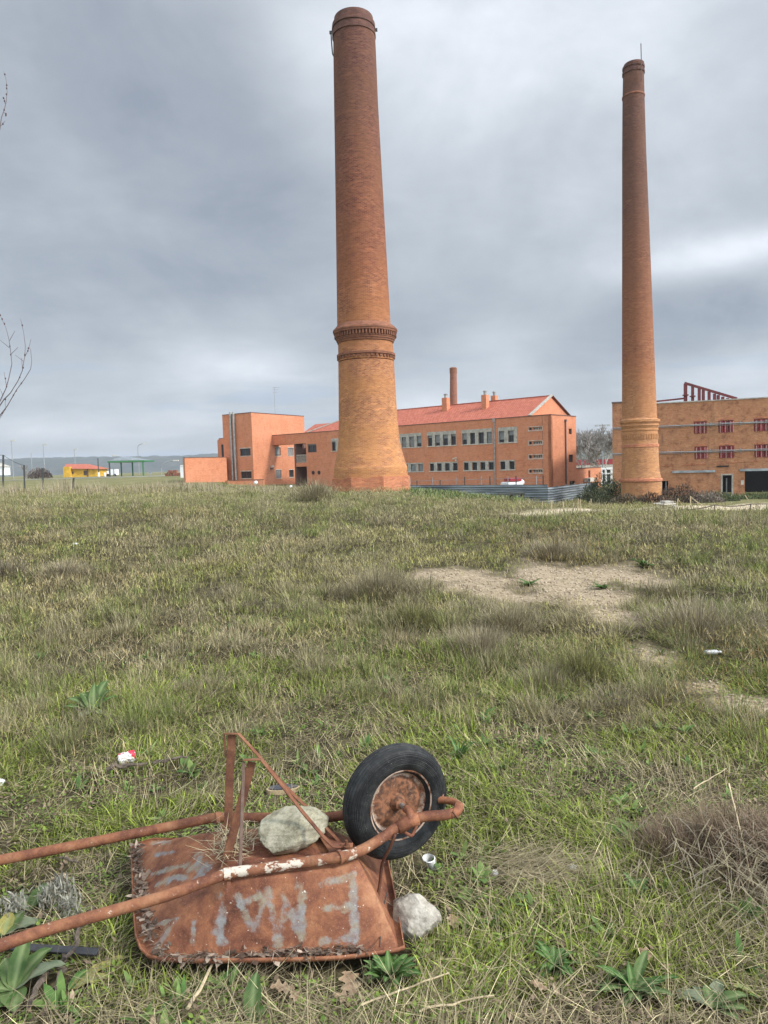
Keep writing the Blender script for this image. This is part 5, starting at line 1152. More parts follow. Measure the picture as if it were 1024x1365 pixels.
M['bark_pale'] = plain('plane_bark', (.42, .38, .32), .85, scale=2, c2=(.2, .18, .14)); M['bark_grey'] = plain('grey_twigs', (.30, .275, .25), .9); M['bark_brown'] = plain('brown_twigs', (.13, .10, .085), .9)
for (px, Y, hg, sd, lab) in [(786, 118, 12, 3, 'pale-barked bare plane tree seen just right of the gable wall'), (806, 112, 12.5, 8, 'pale-barked bare plane tree nearest the warehouse corner'), (797, 130, 13, 12, 'bare plane tree farther back between the other two'), (772, 128, 10, 5, 'bare plane tree partly hidden by the gable wall')]:
    bare_tree('plane_tree', lab, aty(px, 600, Y)[0], Y, hg, M['bark_pale'], sd, .62, 6, .013, M['bark_grey'], 3, .035, 'bare plane trees behind the buildings')
bare_tree('bare_tree', 'thin bare tree behind the left wire fence', aty(30, 600, 110)[0], 110, 4.4, M['bark_grey'], 31, .5, 4, .02, None, 3, .03)
v = Veg(); n = 900; Y = 200; x0 = aty(53, 630, Y)[0]; ph = U(0, 2*PI, n); rho = np.sqrt(U(0, 1, n))*3.2; b_ = np.stack([x0+rho*np.cos(ph), Y+rho*np.sin(ph), H(x0, Y)+U(0, 2.8, n)*np.sqrt(np.clip(1-(rho/3.3)**2, 0, 1))], 1)
v.add(b_, U(.5, 1, n), U(.12, .25, n), U(0, 6.3, n), U(0, 1.2, n), U(-.5, .5, n), lerp(np.array([.13, .09, .08]), np.array([.07, .06, .045]), U(0, 1, n)), LEAF); tag(v.build('shrub', M['veg']), 'rounded brown shrub beside the far road left of the yellow house', 'shrub')
# red barrier and white frame seen between the buildings
a = aty(760, 600, 150); b = aty(826, 600, 150); fb = Fac(a, b); rw = thing('red_barrier', 'red painted barrier wall seen between the two brick buildings', 'barrier', (a[0], 150, -1.5)); zt = fb.at(790, 612.5)[1]; zb_ = fb.at(790, 619.5)[1]
m = MB(); fb.box(m, 0, fb.L, zb_, zt, 0, .3); m.build('panel', M['red_wall'], rw)
m = MB(); fb.box(m, 0, fb.L, -3, zb_-.001, .0, .25); m.build('base_wall', M['concrete'], rw)
m = MB()
for u in np.arange(0, fb.L, 1.6): fb.box(m, u, u+.07, zb_, zt+.15, .301, .36)
m.build('rails', M['pipe_dark'], rw)
a = aty(799, 600, 100); b = aty(822, 600, 100); fb = Fac(a, b); wf_ = thing('white_shelter', 'white framed shelter between the low side wall and the warehouse corner', 'shelter', (a[0], 100, -2)); zt = fb.at(810, 623.6)[1]
m = MB(); fb.box(m, 0, fb.L, zt-.25, zt, -2, 0); m.build('roof', M['white'], wf_)
for px in (801, 806.5, 814): u = fb.U(px); m = MB(); fb.box(m, u, u+.25, -2.6, zt-.251, -.3, -.05); m.build('post', M['white'], wf_)
m = MB(); fb.box(m, 0, fb.L, fb.at(810, 632)[1], fb.at(810, 630.5)[1], -.049, .05); m.build('rail', M['white'], wf_)
m = MB(); fb.box(m, 0, fb.L, -2.5, zt-.3, -2, -1.9); m.build('rear_panel', M['dark_post'], wf_)
for px, yt, Y, lab in ((775, 580.5, 135, 'floodlight mast with a row of lamps right of the gable wall'), (803, 566.5, 140, 'floodlight mast with a row of lamps rising from the plane trees')):
    a = aty(px, yt, Y); t_ = thing('floodlight_mast', lab, 'floodlight', (a[0], Y, H(a[0], Y)), 'sports ground floodlights'); m = MB(); m.tube([(a[0], Y, -3), (a[0], Y, a[2])], .12, 8); m.build('pole', M['pole'], t_)
    m = MB(); m.box((a[0], Y, a[2]), 2.6, .12, .12); ar = m.build('crossbar', M['pole'], t_)
    for k in range(4): m = MB(); m.box((a[0]-1.2+.8*k, Y-.15, a[2]-.12), .5, .25, .3, (1, 0, 0)); m.build('lamp_head', M['zinc'], ar)

# ---------------------------------------------------------------- young tree at the left edge (only its outer branches are in view)
D = 7.0
def pt(px, py, d=0.0): return aty(px, py, D+d)
yt = thing('young_tree', 'slender budding branches reaching into view at the left edge', 'tree', tuple(gat(-190, 800)))
base = gat(-190, 800); bx, by = aty(-150, 600, D)[0], D
yt.location = (bx, by, H(bx, by))
m = MB(); z0 = H(bx, by); m.tube([(bx, by, z0-.1), (bx+.02, by, z0+.9), (bx-.03, by, z0+1.8), (bx, by, z0+2.8), (bx+.03, by, z0+3.8), (bx, by+.05, z0+5.2)], [.045, .038, .032, .025, .016, .006], 8); m.build('trunk', M['bark_brown'], yt)
br = [[(-150, 640), (-60, 590), (0, 554), (10, 541), (22, 520), (33, 505), (41, 492), (42.5, 481), (41, 466), (39, 463)],
      [(-150, 650), (-70, 590), (-10, 550), (0, 535), (8, 518), (12, 504), (16, 485), (14, 465), (12, 452), (8, 437), (0, 419), (-6, 406)],
      [(-60, 590), (-10, 556), (5, 533), (14, 524), (24, 508), (30, 494), (33, 476), (34, 462), (32, 445), (27.5, 425)],
      [(33, 476), (38, 466), (41.5, 452)], [(13, 454), (20, 441)], [(13, 464), (0, 453)], [(15, 472), (24, 463)], [(32, 482), (20, 473)], [(30, 491), (29, 477)], [(9, 516), (7, 505), (5.5, 496)], [(4, 527), (0, 518)], [(-2, 560), (8, 545), (7, 537), (8, 530)],
      [(-150, 330), (-60, 230), (-10, 190), (0, 172), (2, 157), (6, 146), (8.5, 135), (9.7, 122), (8.5, 107), (5, 95)], [(-10, 195), (0, 169), (4, 165), (7, 161)], [(7, 138), (6, 132), (3.5, 129)], [(6, 150), (8, 153), (7.5, 156)]]
for i, P_ in enumerate(br):
    m = MB(); n = len(P_); r0 = .0085 if n > 8 else .003; m.tube([pt(x, y) for x, y in P_], list(r0+(.0016-r0)*np.linspace(0, 1, n)**.5), 5); bo = m.build('branch', M['twig'] if 'twig' in M else M.setdefault('twig', plain('red_twig', (.16, .12, .115), .6, bmp=0)), yt)
    if i < 3 or n > 2:
        m = MB()
        for k in range(5 if n > 5 else 2):
            j = random.randrange(max(0, n-6) if n > 5 else 0, n-1) if i else random.choice([1, 2, 3, 4]); a = np.array(P_[j]); b = np.array(P_[j+1]); q = a+(b-a)*random.random(); w = pt(q[0]+random.uniform(-.6, .6), q[1]+random.uniform(-.6, .6)); m.lathe([(.001, -.008), (.0075, -.002), (.006, .006), (.001, .012)], w, n=6)
        m.build('buds', M.setdefault('bud', plain('dark_bud', (.07, .02, .025), .6, bmp=0)), bo)
# ---------------------------------------------------------------- wheelbarrow, upside down
wb = thing('wheelbarrow', 'rusty upturned wheelbarrow with a black tyre and faded grey painted letters', 'wheelbarrow', (float(atz(330, 1230, 0)[0]), float(atz(330, 1230, 0)[1]), 0))
def at_(px, py, z): return atz(px, py, z)
# near / far frame tubes
TN = [(-60, 1281, .27), (0, 1260.5, .27), (60, 1240, .275), (120, 1223, .28), (180, 1206, .285), (225, 1193, .29), (265, 1178, .295), (292, 1168.5, .30), (312, 1163, .303), (345, 1159, .305), (390, 1152, .31), (430, 1146, .315), (455, 1142, .32), (473, 1137, .32), (492, 1128, .325), (515, 1113, .34), (532, 1101, .355), (548, 1093, .365), (570, 1088, .37), (592, 1086.5, .37), (603, 1084, .37)]
TF = [(-60, 1158, .27), (0, 1146.5, .27), (60, 1135, .275), (120, 1123, .28), (180, 1111, .285), (225, 1102, .29), (262, 1094.5, .295), (285, 1090, .30), (310, 1090, .305), (350, 1090, .31), (400, 1090.5, .315), (430, 1090, .32), (455, 1087, .325), (480, 1081, .33), (510, 1072, .34), (545, 1065, .36), (575, 1062, .37), (592, 1064, .37)]
def smooth_pts(P, k=3):
    P = [np.array(q) for q in P]; out = []
    for i in range(len(P)-1):
        a = P[max(i-1, 0)]; b = P[i]; c = P[i+1]; d = P[min(i+2, len(P)-1)]
        for j in range(k): t_ = j/k; out.append(.5*((2*b)+(-a+c)*t_+(2*a-5*b+4*c-d)*t_**2+(-a+3*b-3*c+d)*t_**3))
    return out+[P[-1]]
def pmesh(o, fn):
    a = o.data.attributes.new('paint', 'FLOAT', 'POINT'); off = o.matrix_world.translation if o.parent is None else wloc(o.parent); a.data.foreach_set('value', [float(fn(np.array(v.co)+np.array(off))) for v in o.data.vertices])
RT_ = .0175
ptsN = smooth_pts([at_(*q) for q in TN]); ptsF = smooth_pts([at_(*q) for q in TF])
m = MB(); m.tube(ptsN, RT_, 18); o = m.build('frame_tube', M['rust_tube'], wb, smooth=True)
pmesh(o, lambda p: 1.0 if (-.56 < p[0] < -.30) else (.55 if -.30 <= p[0] < -.1 else (-.2)))
m = MB(); m.tube(ptsF, RT_, 18); o = m.build('frame_tube', M['rust_tube'], wb, smooth=True); pmesh(o, lambda p: -.4)
# nose loop
m = MB(); m.tube(smooth_pts([at_(600, 1085.3, .37), at_(607, 1083, .372), at_(611, 1079, .374), at_(612, 1074, .375), at_(608, 1070.5, .374), at_(602, 1068, .373), at_(592, 1066.5, .372), at_(585, 1066, .37)]), [RT_*.92]*10+[RT_*.72]*12, 14); m.build('nose_bar', M['rust'], wb, smooth=True)
m = MB(); m.bar(at_(606, 1084, .372)+[0, -.016, 0], at_(611, 1073, .376)+[.0, -.01, .006], .03, .004, (0.3, -1, .3)); m.build('nose_plate', M['rust_dark'], wb)

# tray: rim curve (outer lip) and basin floor, lofted
rim = [at_(176, 1131, .10), at_(178, 1180, .085), at_(180, 1225, .075), at_(183, 1252, .07), at_(189, 1268, .066), at_(199, 1277.5, .063), at_(214, 1281.5, .06), at_(260, 1284, .058), at_(330, 1283, .056), at_(400, 1281.5, .055), at_(455, 1279.5, .055), at_(500, 1274, .055), at_(529, 1269.5, .055), at_(538, 1266, .057), at_(537, 1262, .06)]
RFp = np.array([rim[-1][0]-.05, rim[-1][1]+.52, .06])
rim += [rim[-1]*.66+RFp*.34, rim[-1]*.33+RFp*.67, RFp, np.array([RFp[0]-.06, RFp[1]+.05, .06]), RFp*.66+(rim[0]+[.1, .04, 0])*.34+[0, .04, 0], RFp*.33+(rim[0]+[.1, .04, 0])*.67+[0, .04, 0], rim[0]+[.07, .045, 0]]
def resample(P, n):
    P = np.array(P); Pc = np.concatenate([P, P[:1]]); d = np.concatenate([[0], np.cumsum(np.linalg.norm(np.diff(Pc, axis=0), axis=1))]); s = np.linspace(0, d[-1], n, endpoint=False)
    return np.stack([np.interp(s, d, Pc[:, k]) for k in range(3)], 1)
NR = 220
ringO = resample(rim, NR)
fl = [at_(300, 1112, .268), at_(292, 1140, .262), at_(300, 1168, .272), at_(312, 1173, .275), at_(360, 1170, .28), at_(420, 1162, .283), at_(468, 1154, .285), at_(478, 1148, .285), at_(470, 1138, .285), at_(442, 1108, .283), at_(432, 1104, .28), at_(380, 1104, .275), at_(320, 1106, .27)]
ringI = resample(fl, NR)
# align by angle about a common centre
cI = ringI.mean(0)
def byang(R, c, n=NR):
    a = np.arctan2(R[:, 1]-c[1], R[:, 0]-c[0]); o = np.argsort(a); a = a[o]; R = R[o]; g = np.linspace(-PI, PI, n, endpoint=False)
    return np.stack([np.interp(g, a, R[:, k], period=2*PI) for k in range(3)], 1)
# corner-to-corner correspondence: split both loops at 4 matching corners
def loop4(corners_idx_src, P, cnts):
    P = np.array(P); out = []; m4 = len(corners_idx_src)
    for q in range(m4):
        i0 = corners_idx_src[q]; i1 = corners_idx_src[(q+1) % m4]; seg = [P[i0]]; i = i0
        while i != i1: i = (i+1) % len(P); seg.append(P[i])
        seg = np.array(seg); d = np.concatenate([[0], np.cumsum(np.linalg.norm(np.diff(seg, axis=0), axis=1))]); s = np.linspace(0, d[-1], cnts[q], endpoint=False)
        out.append(np.stack([np.interp(s, d, seg[:, k]) for k in range(3)], 1))
    return np.concatenate(out)
cn4 = [70, 110, 60, 90]
RO = loop4([0, 5, 13, 17], rim, cn4); RI = loop4([0, 2, 7, 9], fl, cn4); NR = sum(cn4)
K = 44; TV = []
for k in range(K+1):
    f = k/K
    if k <= 3:     # upturned, rolled outer lip
        out = RO-RI; out[:, 2] = 0; out /= np.linalg.norm(out, axis=1)[:, None]; lv = [(.002, .016), (.006, .010), (.001, .0), (-.016, -.002)][k]
        L_ = RO+out*lv[0]; L_[:, 2] += lv[1]; TV.append(L_)
    else:
        g_ = (k-3)/(K-3); base_ = RO-out*.022; Q = base_+(RI-base_)*g_
        # slightly bulging skin, dented
        prof_z = math.sin(PI*g_)*.016; Q[:, 2] = base_[:, 2]-.004+(RI[:, 2]-base_[:, 2]+.004)*(g_**1.03)+prof_z
        Q[:, 2] += .012*(fbm(Q[:, 0]*7, Q[:, 1]*7, 3, 3)-.5)*math.sin(PI*g_); TV.append(Q)
V = np.concatenate(TV); cfl = RI.mean(0)
inn = []
for s_ in (.75, .5, .25):
    Q = cfl+(RI-cfl)*s_; Q[:, 2] += .006*(fbm(Q[:, 0]*6, Q[:, 1]*6, 8)-.5); inn.append(Q)
V = np.concatenate([V]+inn+[cfl[None]]); KK = K+3
i, j = np.meshgrid(np.arange(KK), np.arange(NR)); i = i.ravel(); j = j.ravel(); j2 = (j+1) % NR
q = np.stack([i*NR+j, i*NR+j2, (i+1)*NR+j2, (i+1)*NR+j], 1); t3 = np.stack([KK*NR+np.arange(NR), KK*NR+(np.arange(NR)+1) % NR, np.full(NR, (KK+1)*NR)], 1)
off = np.array(wb.location); tray = npmesh('tray', V-off, [q, t3], M['rust_tray'], None, True); tray.parent = wb
so = tray.modifiers.new('solid', 'SOLIDIFY'); so.thickness = .0025; so.offset = 0
# faded hand-painted letters, kept in the sheet's own surface
strokes = []
def zz(x, y): return (280+x/2.844, 960+y/2.844)
for s_ in [[(540, 590), (548, 700), (552, 835)], [(418, 622), (540, 592)], [(440, 712), (545, 702)], [(425, 838), (552, 822)],     # mirrored E
           [(345, 625), (350, 835)], [(350, 835), (285, 675)], [(285, 680), (262, 845)], [(345, 700), (356, 820)], [(222, 650), (232, 700), (262, 840)],                       # M upside down
           [(105, 665), (165, 795)], [(165, 795), (205, 690)], [(130, 690), (190, 665)], [(42, 665), (40, 835)], [(20, 800), (55, 840)]]:
    strokes.append(([zz(*a) for a in s_], 9.5))
def y1(x, y): return (150+x/5.12, 1060+y/5.12)
for s_, w in [([(310, 615), (420, 560), (560, 570)], 7), ([(530, 500), (640, 480)], 11), ([(600, 400), (590, 520)], 11), ([(270, 540), (490, 480)], 5), ([(300, 410), (420, 385)], 5), ([(300, 1050), (430, 860)], 7), ([(560, 860), (550, 1010)], 6), ([(740, 680), (740, 1000)], 8), ([(270, 330), (380, 315)], 6), ([(250, 900), (450, 840)], 4)]:
    strokes.append(([y1(*a) for a in s_], w))
def tproj(V):
    v = V-O; d = v@fwd; return np.stack([CX+F*(v@RT)/d, CY-F*(v@UP)/d], 1)
# strokes are laid on the sheet once, in metres, by dropping their outline points on the skin
PX = tproj(V); mask = np.zeros(len(V))
for P_, w in strokes:
    w *= 1.25
    for a, b in zip(P_[:-1], P_[1:]):
        a = np.array(a); b = np.array(b); e = b-a; t_ = np.clip(((PX-a)@e)/(e@e), 0, 1); d = np.linalg.norm(PX-a-t_[:, None]*e, axis=1); mask = np.maximum(mask, np.clip(1.15-d/w, 0, 1))
mask *= .88; mask[NR*(K-2):] *= .6
at2 = tray.data.attributes.new('paint', 'FLOAT', 'POINT'); at2.data.foreach_set('value', mask.astype(np.float32))

# leaf litter caught along the rim
lv = Veg(); n = 900; idx = rng.integers(0, 70+95, n); kk = U(.25, 1, n); outv = RO-RI; outv[:, 2] = 0; outv /= np.linalg.norm(outv, axis=1)[:, None]
wide = np.where(idx < 72, .075, .030)*(.4+1.1*vnoise(idx*.12, idx*0, 3)); P0 = RO[idx]-outv[idx]*(kk**.9*wide)[:, None]; P0[:, 2] = RO[idx][:, 2]+.004+kk*wide*.42+U(-.004, .014, n)
big = U(0, 1, n) < .5; c = lerp(np.array([.09, .055, .038]), np.array([.34, .27, .21]), U(0, 1, n)**1.8)*(.6+.6*U(0, 1, n))[:, None]
lv.add(P0[big], U(.014, .042, big.sum()), U(.010, .026, big.sum()), U(0, 6.3, big.sum()), U(1.1, 1.9, big.sum()), U(-1.2, 1.2, big.sum()), c[big], LEAF, coltip=c[big]*1.1, twist=U(0, 6.3, big.sum()))
big = ~big; lv.add(P0[big], U(.02, .06, big.sum()), U(.0012, .003, big.sum()), U(0, 6.3, big.sum()), U(1.1, 1.8, big.sum()), U(-.4, .4, big.sum()), c[big]*1.2, STRAW)
tag(lv.build('leaf_litter', attrmat('dead_leaves', trans=.05)), 'curled dead leaves gathered along the rim of the upturned tray', None, None, 'stuff')
# straw wedged round the legs
sv = Veg(); n = 260; c0 = at_(312, 1128, .275); b_ = c0+np.stack([rng.normal(0, .045, n), rng.normal(0, .055, n), U(0, .03, n)], 1)
sv.add(b_, U(.04, .11, n), U(.0016, .0028, n), U(0, 6.3, n), U(.7, 1.7, n), U(-.3, .6, n), lerp(ST*1.1, GY*.9, U(0, 1, n)), STRAW)
b2 = np.array([at_(318, 1136, .29), at_(270, 1125, .28)]); sv.add(b2, np.array([.17, .12]), np.array([.003, .0025]), np.array([-1.5, -1.2]), np.array([1.4, 1.2]), np.array([.25, .4]), np.array([ST*1.3, ST]), STRAW)
tag(sv.build('straw_wisps', M['veg']), 'pale straw tangled round the legs of the upturned wheelbarrow', None, None, 'stuff')

# legs: bent flat bars
def flat(par, name, pts, w, nrm, mat='rust_dark', th=.004):
    P = [np.array(q) for q in pts]; m = MB()
    for a, b in zip(P[:-1], P[1:]):
        e = (b-a)/np.linalg.norm(b-a); m.bar(a-e*.001, b+e*.001, w, th, nrm)
    return m.build(name, M[mat], par, bevel=.0008)
# far leg
lg = flat(wb, 'leg', [at_(304, 1118, .278), at_(305.5, 1050, .43), at_(309, 980, .605)], .030, (.12, -1, .15))
flat(lg, 'brace', [at_(301, 1008, .535), at_(298.8, 980, .61)], .022, (1, .1, 0)); 
tpA = at_(299, 978, .612)
flat(lg, 'foot', [tpA, at_(318, 978, .612)], .026, (0, .25, 1), 'rust_mid')
flat(lg, 'stay', [at_(318, 978, .612), at_(331, 992, .58), at_(380, 1048, .455), at_(415, 1082, .37), at_(452, 1122, .30)], .016, (1, -.35, .9), 'rust_mid')
# near leg
M['leg_grey'] = plain('greyed_steel', (.13, .085, .062), .7, scale=30, c2=(.08, .045, .032))
lg = flat(wb, 'leg', [at_(302, 1144, .29), at_(318, 1084, .42), at_(336, 1016, .575)], .030, (.35, -1, .15))
flat(lg, 'upright', [at_(320, 1160, .30), at_(322.5, 1085, .44), at_(325, 1016, .585)], .014, (.8, -.6, 0), 'leg_grey')
flat(lg, 'foot', [at_(325, 1013, .59), at_(348, 1012, .59)], .030, (0, .25, 1), 'rust_mid')
flat(lg, 'stay', [at_(348, 1012, .59), at_(372, 1042, .52), at_(404, 1083, .43), at_(430, 1114, .362), at_(443, 1127, .335), at_(458, 1129, .325)], .016, (1, -.35, .9), 'rust_mid')
# cross pieces on the floor of the tray and clamps
flat(wb, 'cross_strap', [at_(428, 1102, .298), at_(455, 1142, .303)], .055, (0, 0, 1), 'rust_mid', .005)
flat(wb, 'cross_strap', [at_(300, 1098, .29), at_(296, 1150, .29)], .035, (0, 0, 1), 'rust_dark', .004)
for (px, py, z, dx, w) in [(303, 1165.5, .302, 9, 1.16), (453, 1142.4, .32, 4, 1.25), (291, 1090, .302, 7, 1.18)]:
    a = at_(px-dx/2, py+.8, z); b = at_(px+dx/2, py-.8, z); m = MB(); m.tube([a, b], RT_*w, 18); o = m.build('clamp', M['rust_tube'], wb, smooth=False); pmesh(o, lambda p: 1.0 if px < 310 and py > 1100 else .0)
flat(wb, 'clamp_plate', [at_(305, 1176, .285), at_(304, 1190, .26)], .012, (0, -1, .5), 'rust_tube' if False else 'rust')
q = at_(462, 1127, .335); m = MB(); m.tube([q-[0, 0, .02], q+[0, 0, .018]], .005, 8); m.lathe([(.001, 0), (.012, 0), (.012, .004), (.001, .004)], q-[0, 0, .004], n=12); m.build('bolt', M['rust_dark'], wb)
flat(wb, 'bolt_plate', [at_(447, 1127, .328), at_(470, 1127, .328)], .028, (0, 0, 1), 'rust', .004)
# thin stay rod from fork to the tray lip
m = MB(); m.tube(smooth_pts([at_(527, 1112, .345), at_(520, 1130, .30), at_(510, 1150, .24), at_(507, 1175, .18), at_(503.5, 1196, .13)]), .0055, 8); m.build('stay_rod', M['rust_dark'], wb, smooth=True)
m = MB(); m.tube(smooth_pts([at_(516, 1190, .12), at_(510, 1215, .09), at_(508, 1238, .085), at_(506, 1262, .10)]), .0022, 6); m.build('wire_stay', M['dark_post'], wb)

# wheel
wc = atz(528, 1067.5, .385); an = math.radians(27); nrm = np.array([math.sin(an), -math.cos(an), .03]); nrm /= np.linalg.norm(nrm)
wh = bpy.data.objects.new('wheel', None); COL.objects.link(wh); wh.parent = wb; wh.location = Vector(wc.tolist())-wb.location
RW = .2065; tw_ = .051
pr = []
for k in range(0, 121):
    a = -PI*.84+2*PI*.84*k/120      # section angle: 0 = outermost tread
    ca, sa = math.cos(a), math.sin(a); r = RW-.052+.052*ca; ax = tw_*sa*(1.0 if abs(a) < 1.6 else 1)
    if abs(a) < 1.05:              # circumferential ribs
        g_ = abs(((a/1.05)*4.5) % 1-.5)*2; r += (-.0035 if g_ > .72 else .0)*1
    elif abs(a) < 1.75:
        r += -.0012*(1 if ((abs(a)*14) % 1) > .6 else 0); ax += math.copysign(.0012*(1 if ((abs(a)*14) % 1) > .6 else 0), -a)
    pr.append((r, ax))
m = MB(); m.lathe(pr, wc, nrm, 120); m.build('tyre', M['rubber'], wh, smooth=True, sharp=25)
m = MB(); rp_ = [(.1055, .040), (.1095, .043), (.1105, .040), (.104, .034), (.098, .026), (.094, .012), (.088, .008), (.078, .012), (.066, .016), (.045, .012), (.028, .010), (.020, .022), (.016, .034), (.010, .036), (.001, .036)]
rp_ = [(r*1.13, x*1.05) for r, x in rp_]; m.lathe(rp_, wc, nrm, 72); m.lathe([(r, -x) for r, x in rp_][::-1], wc, nrm, 72); o = m.build('rim', M['rim'], wh, smooth=True, sharp=50); pmesh(o, lambda p: 1.0 if np.linalg.norm((p-wc)-nrm*((p-wc)@nrm)) > .095 else -.3)
m = MB(); m.tube([wc-nrm*.085, wc+nrm*.078], .0085, 12); m.build('axle', M['zinc'], wh, smooth=True, sharp=40)
# axle brackets
ae = wc+nrm*.072; tb = at_(546, 1095, .365)
m = MB(); m.tube(smooth_pts([ae+[0, 0, 0], ae*.4+tb*.6+[.008, 0, .012], tb+[.0, 0, .004]]), .0135, 12); m.build('axle_bracket', M['rust'], wb, smooth=True)
m = MB(); m.tube([at_(530, 1104, .35), at_(548, 1094, .363), at_(558, 1091, .368)], RT_*1.28, 16); m.build('fork_clamp', M['rust'], wb, smooth=True)
ae = wc-nrm*.08; m = MB(); m.tube([ae, at_(552, 1064, .365)], .012, 10); m.build('axle_bracket', M['rust'], wb)
# under-frame bow below the tube
m = MB(); m.tube(smooth_pts([at_(536, 1107, .335), at_(548, 1114, .32), at_(552, 1108, .33), at_(556, 1098, .355)]), .006, 8); m.build('hook', M['rust'], wb, smooth=True)

# ---------------------------------------------------------------- stones
def stone(name, label, c, ax, ay, az_, rot, mat, seed, amp=.16, tilt=0, cuts=7):
    import bmesh
    bm = bmesh.new(); bmesh.ops.create_icosphere(bm, subdivisions=6, radius=1); V = np.array([v.co[:] for v in bm.verts]); rs = np.random.default_rng(seed)
    # facet by planes, then roughen
    for k in range(cuts):
        n_ = rs.normal(size=3); n_ /= np.linalg.norm(n_); d = rs.uniform(.68, .86); s = V@n_; k_ = s > d; V[k_] -= ((s[k_]-d)*.88)[:, None]*n_
    r_ = 1+amp*(fbm(V[:, 0]*2+seed, V[:, 1]*2+V[:, 2]*1.7, seed, 5)-.5)+.055*(fbm(V[:, 0]*8+seed+V[:, 2]*3, V[:, 1]*8+V[:, 2]*8, seed+3, 5)-.5); V *= r_[:, None]
    V *= np.array([ax, ay, az_]); ct, st = math.cos(tilt), math.sin(tilt); V = np.stack([V[:, 0]*ct-V[:, 2]*st, V[:, 1], V[:, 0]*st+V[:, 2]*ct], 1)
    cr, sr = math.cos(rot), math.sin(rot); V = np.stack([V[:, 0]*cr-V[:, 1]*sr, V[:, 0]*sr+V[:, 1]*cr, V[:, 2]], 1)
    for v, q in zip(bm.verts, V): v.co = q
    me = bpy.data.meshes.new(name); bm.to_mesh(me); bm.free(); me.materials.append(mat); me.polygons.foreach_set('use_smooth', [True]*len(me.polygons))
    o = bpy.data.objects.new(name, me); COL.objects.link(o); o.location = [float(q) for q in c]; return tag(o, label, 'stone', 'pale limestone rocks')
stone('stone', 'large pale lichened stone lying on top of the upturned tray between its legs', at_(386, 1106, .335), .135, .088, .070, .35, M['stone_a'], 4, .22, .10)
stone('stone', 'white limestone rock on the grass at the right corner of the tray', at_(553, 1219, .062), .092, .078, .080, -.5, M['stone_b'], 11, .18, -.35, 11)
solids_near = []

# ---------------------------------------------------------------- small things in the grass
def leafmesh(L, W, n=9, fold=.12, droop=.35, wav=.0, seed=0, mid=True):
    """leaf along +Y with a mid rib fold and drooping tip"""
    V = []; Fc = []; rs = random.Random(seed)
    for i in range(n+1):
        t_ = i/n; w = W*.62*(math.sin(PI*min(1, t_*.95+.05))**.62)*(1-.35*t_) if i < n else .0008; y = L*t_*math.cos(droop*t_); z = L*(.55*t_-droop*t_*t_)
        for k in range(5):
            s = (k-2)/2; V.append((w*s, y, z+abs(s)*w*fold*2+wav*math.sin(t_*17+k*2)*abs(s)))
    for i in range(n):
        for k in range(4): Fc.append((i*5+k, i*5+k+1, (i+1)*5+k+1, (i+1)*5+k))
    return V, Fc
def leaf_mat(name, c, c2, rib=(.26, .32, .15)):
    m, t, b = newmat(name); P = pos(t); u = t.n('ShaderNodeAttribute'); u.attribute_name = 'col'
    cc = t.mix(t.step(t.noise(P, 18, 5, .65), .35, .65), c, c2); sep = t.n('ShaderNodeSeparateColor'); t.L.new(u.outputs['Color'], sep.inputs[0]); cc = t.mix(t.math('MULTIPLY', sep.outputs[0], .6), cc, rib)
    t.set(b.inputs['Base Color'], cc); b.inputs['Roughness'].default_value = .7; b.inputs['Specular IOR Level'].default_value = .2; tr = t.n('ShaderNodeBsdfTranslucent'); t.set(tr.inputs[0], cc); mx = t.n('ShaderNodeMixShader'); mx.inputs[0].default_value = .2
    t.L.new(b.outputs[0], mx.inputs[1]); t.L.new(tr.outputs[0], mx.inputs[2]); t.L.new(mx.outputs[0], t.N['Material Output'].inputs[0]); bump(t, b, t.noise(P, 60, 3), .3, .003); return m
M['dock'] = leaf_mat('dock_leaf', (.05, .095, .028), (.11, .16, .055)); M['dock_dark'] = leaf_mat('weed_leaf', (.035, .09, .02), (.085, .165, .04)); M['dock_yel'] = leaf_mat('yellowing_leaf', (.34, .28, .08), (.18, .20, .07)); M['dead'] = leaf_mat('dead_leaf', (.28, .19, .11), (.45, .34, .23), (.2, .12, .08)); M['grey_leaf'] = leaf_mat('felted_leaf', (.11, .14, .085), (.18, .205, .13), (.22, .25, .16))
def plant(name, label, px, py, leaves, group=None, mats=None, cat='plant', zoff=0):
    """leaves: (azimuth deg from +x, length, width, elevation, material)"""
    c = gat(px, py); c[2] += zoff; t_ = thing(name, label, cat, tuple(c), group)
    for k, (az, L, W, el, mt) in enumerate(leaves):
        V, Fc = leafmesh(L, W, 9, .15, random.uniform(.25, .55), L*.02, k); A = np.array(V); e = math.radians(el)-.5
        A = np.stack([A[:, 0], A[:, 1]*math.cos(e)-A[:, 2]*math.sin(e), A[:, 1]*math.sin(e)+A[:, 2]*math.cos(e)], 1); a = math.radians(az)-PI/2; A = np.stack([A[:, 0]*math.cos(a)-A[:, 1]*math.sin(a), A[:, 0]*math.sin(a)+A[:, 1]*math.cos(a), A[:, 2]+.005], 1)
        col = np.zeros((len(A), 3)); col[2::5] = 1; o = npmesh('leaf', A, [np.array(Fc)], M[mt], col, True); o.parent = t_
    return t_
R_ = random.uniform
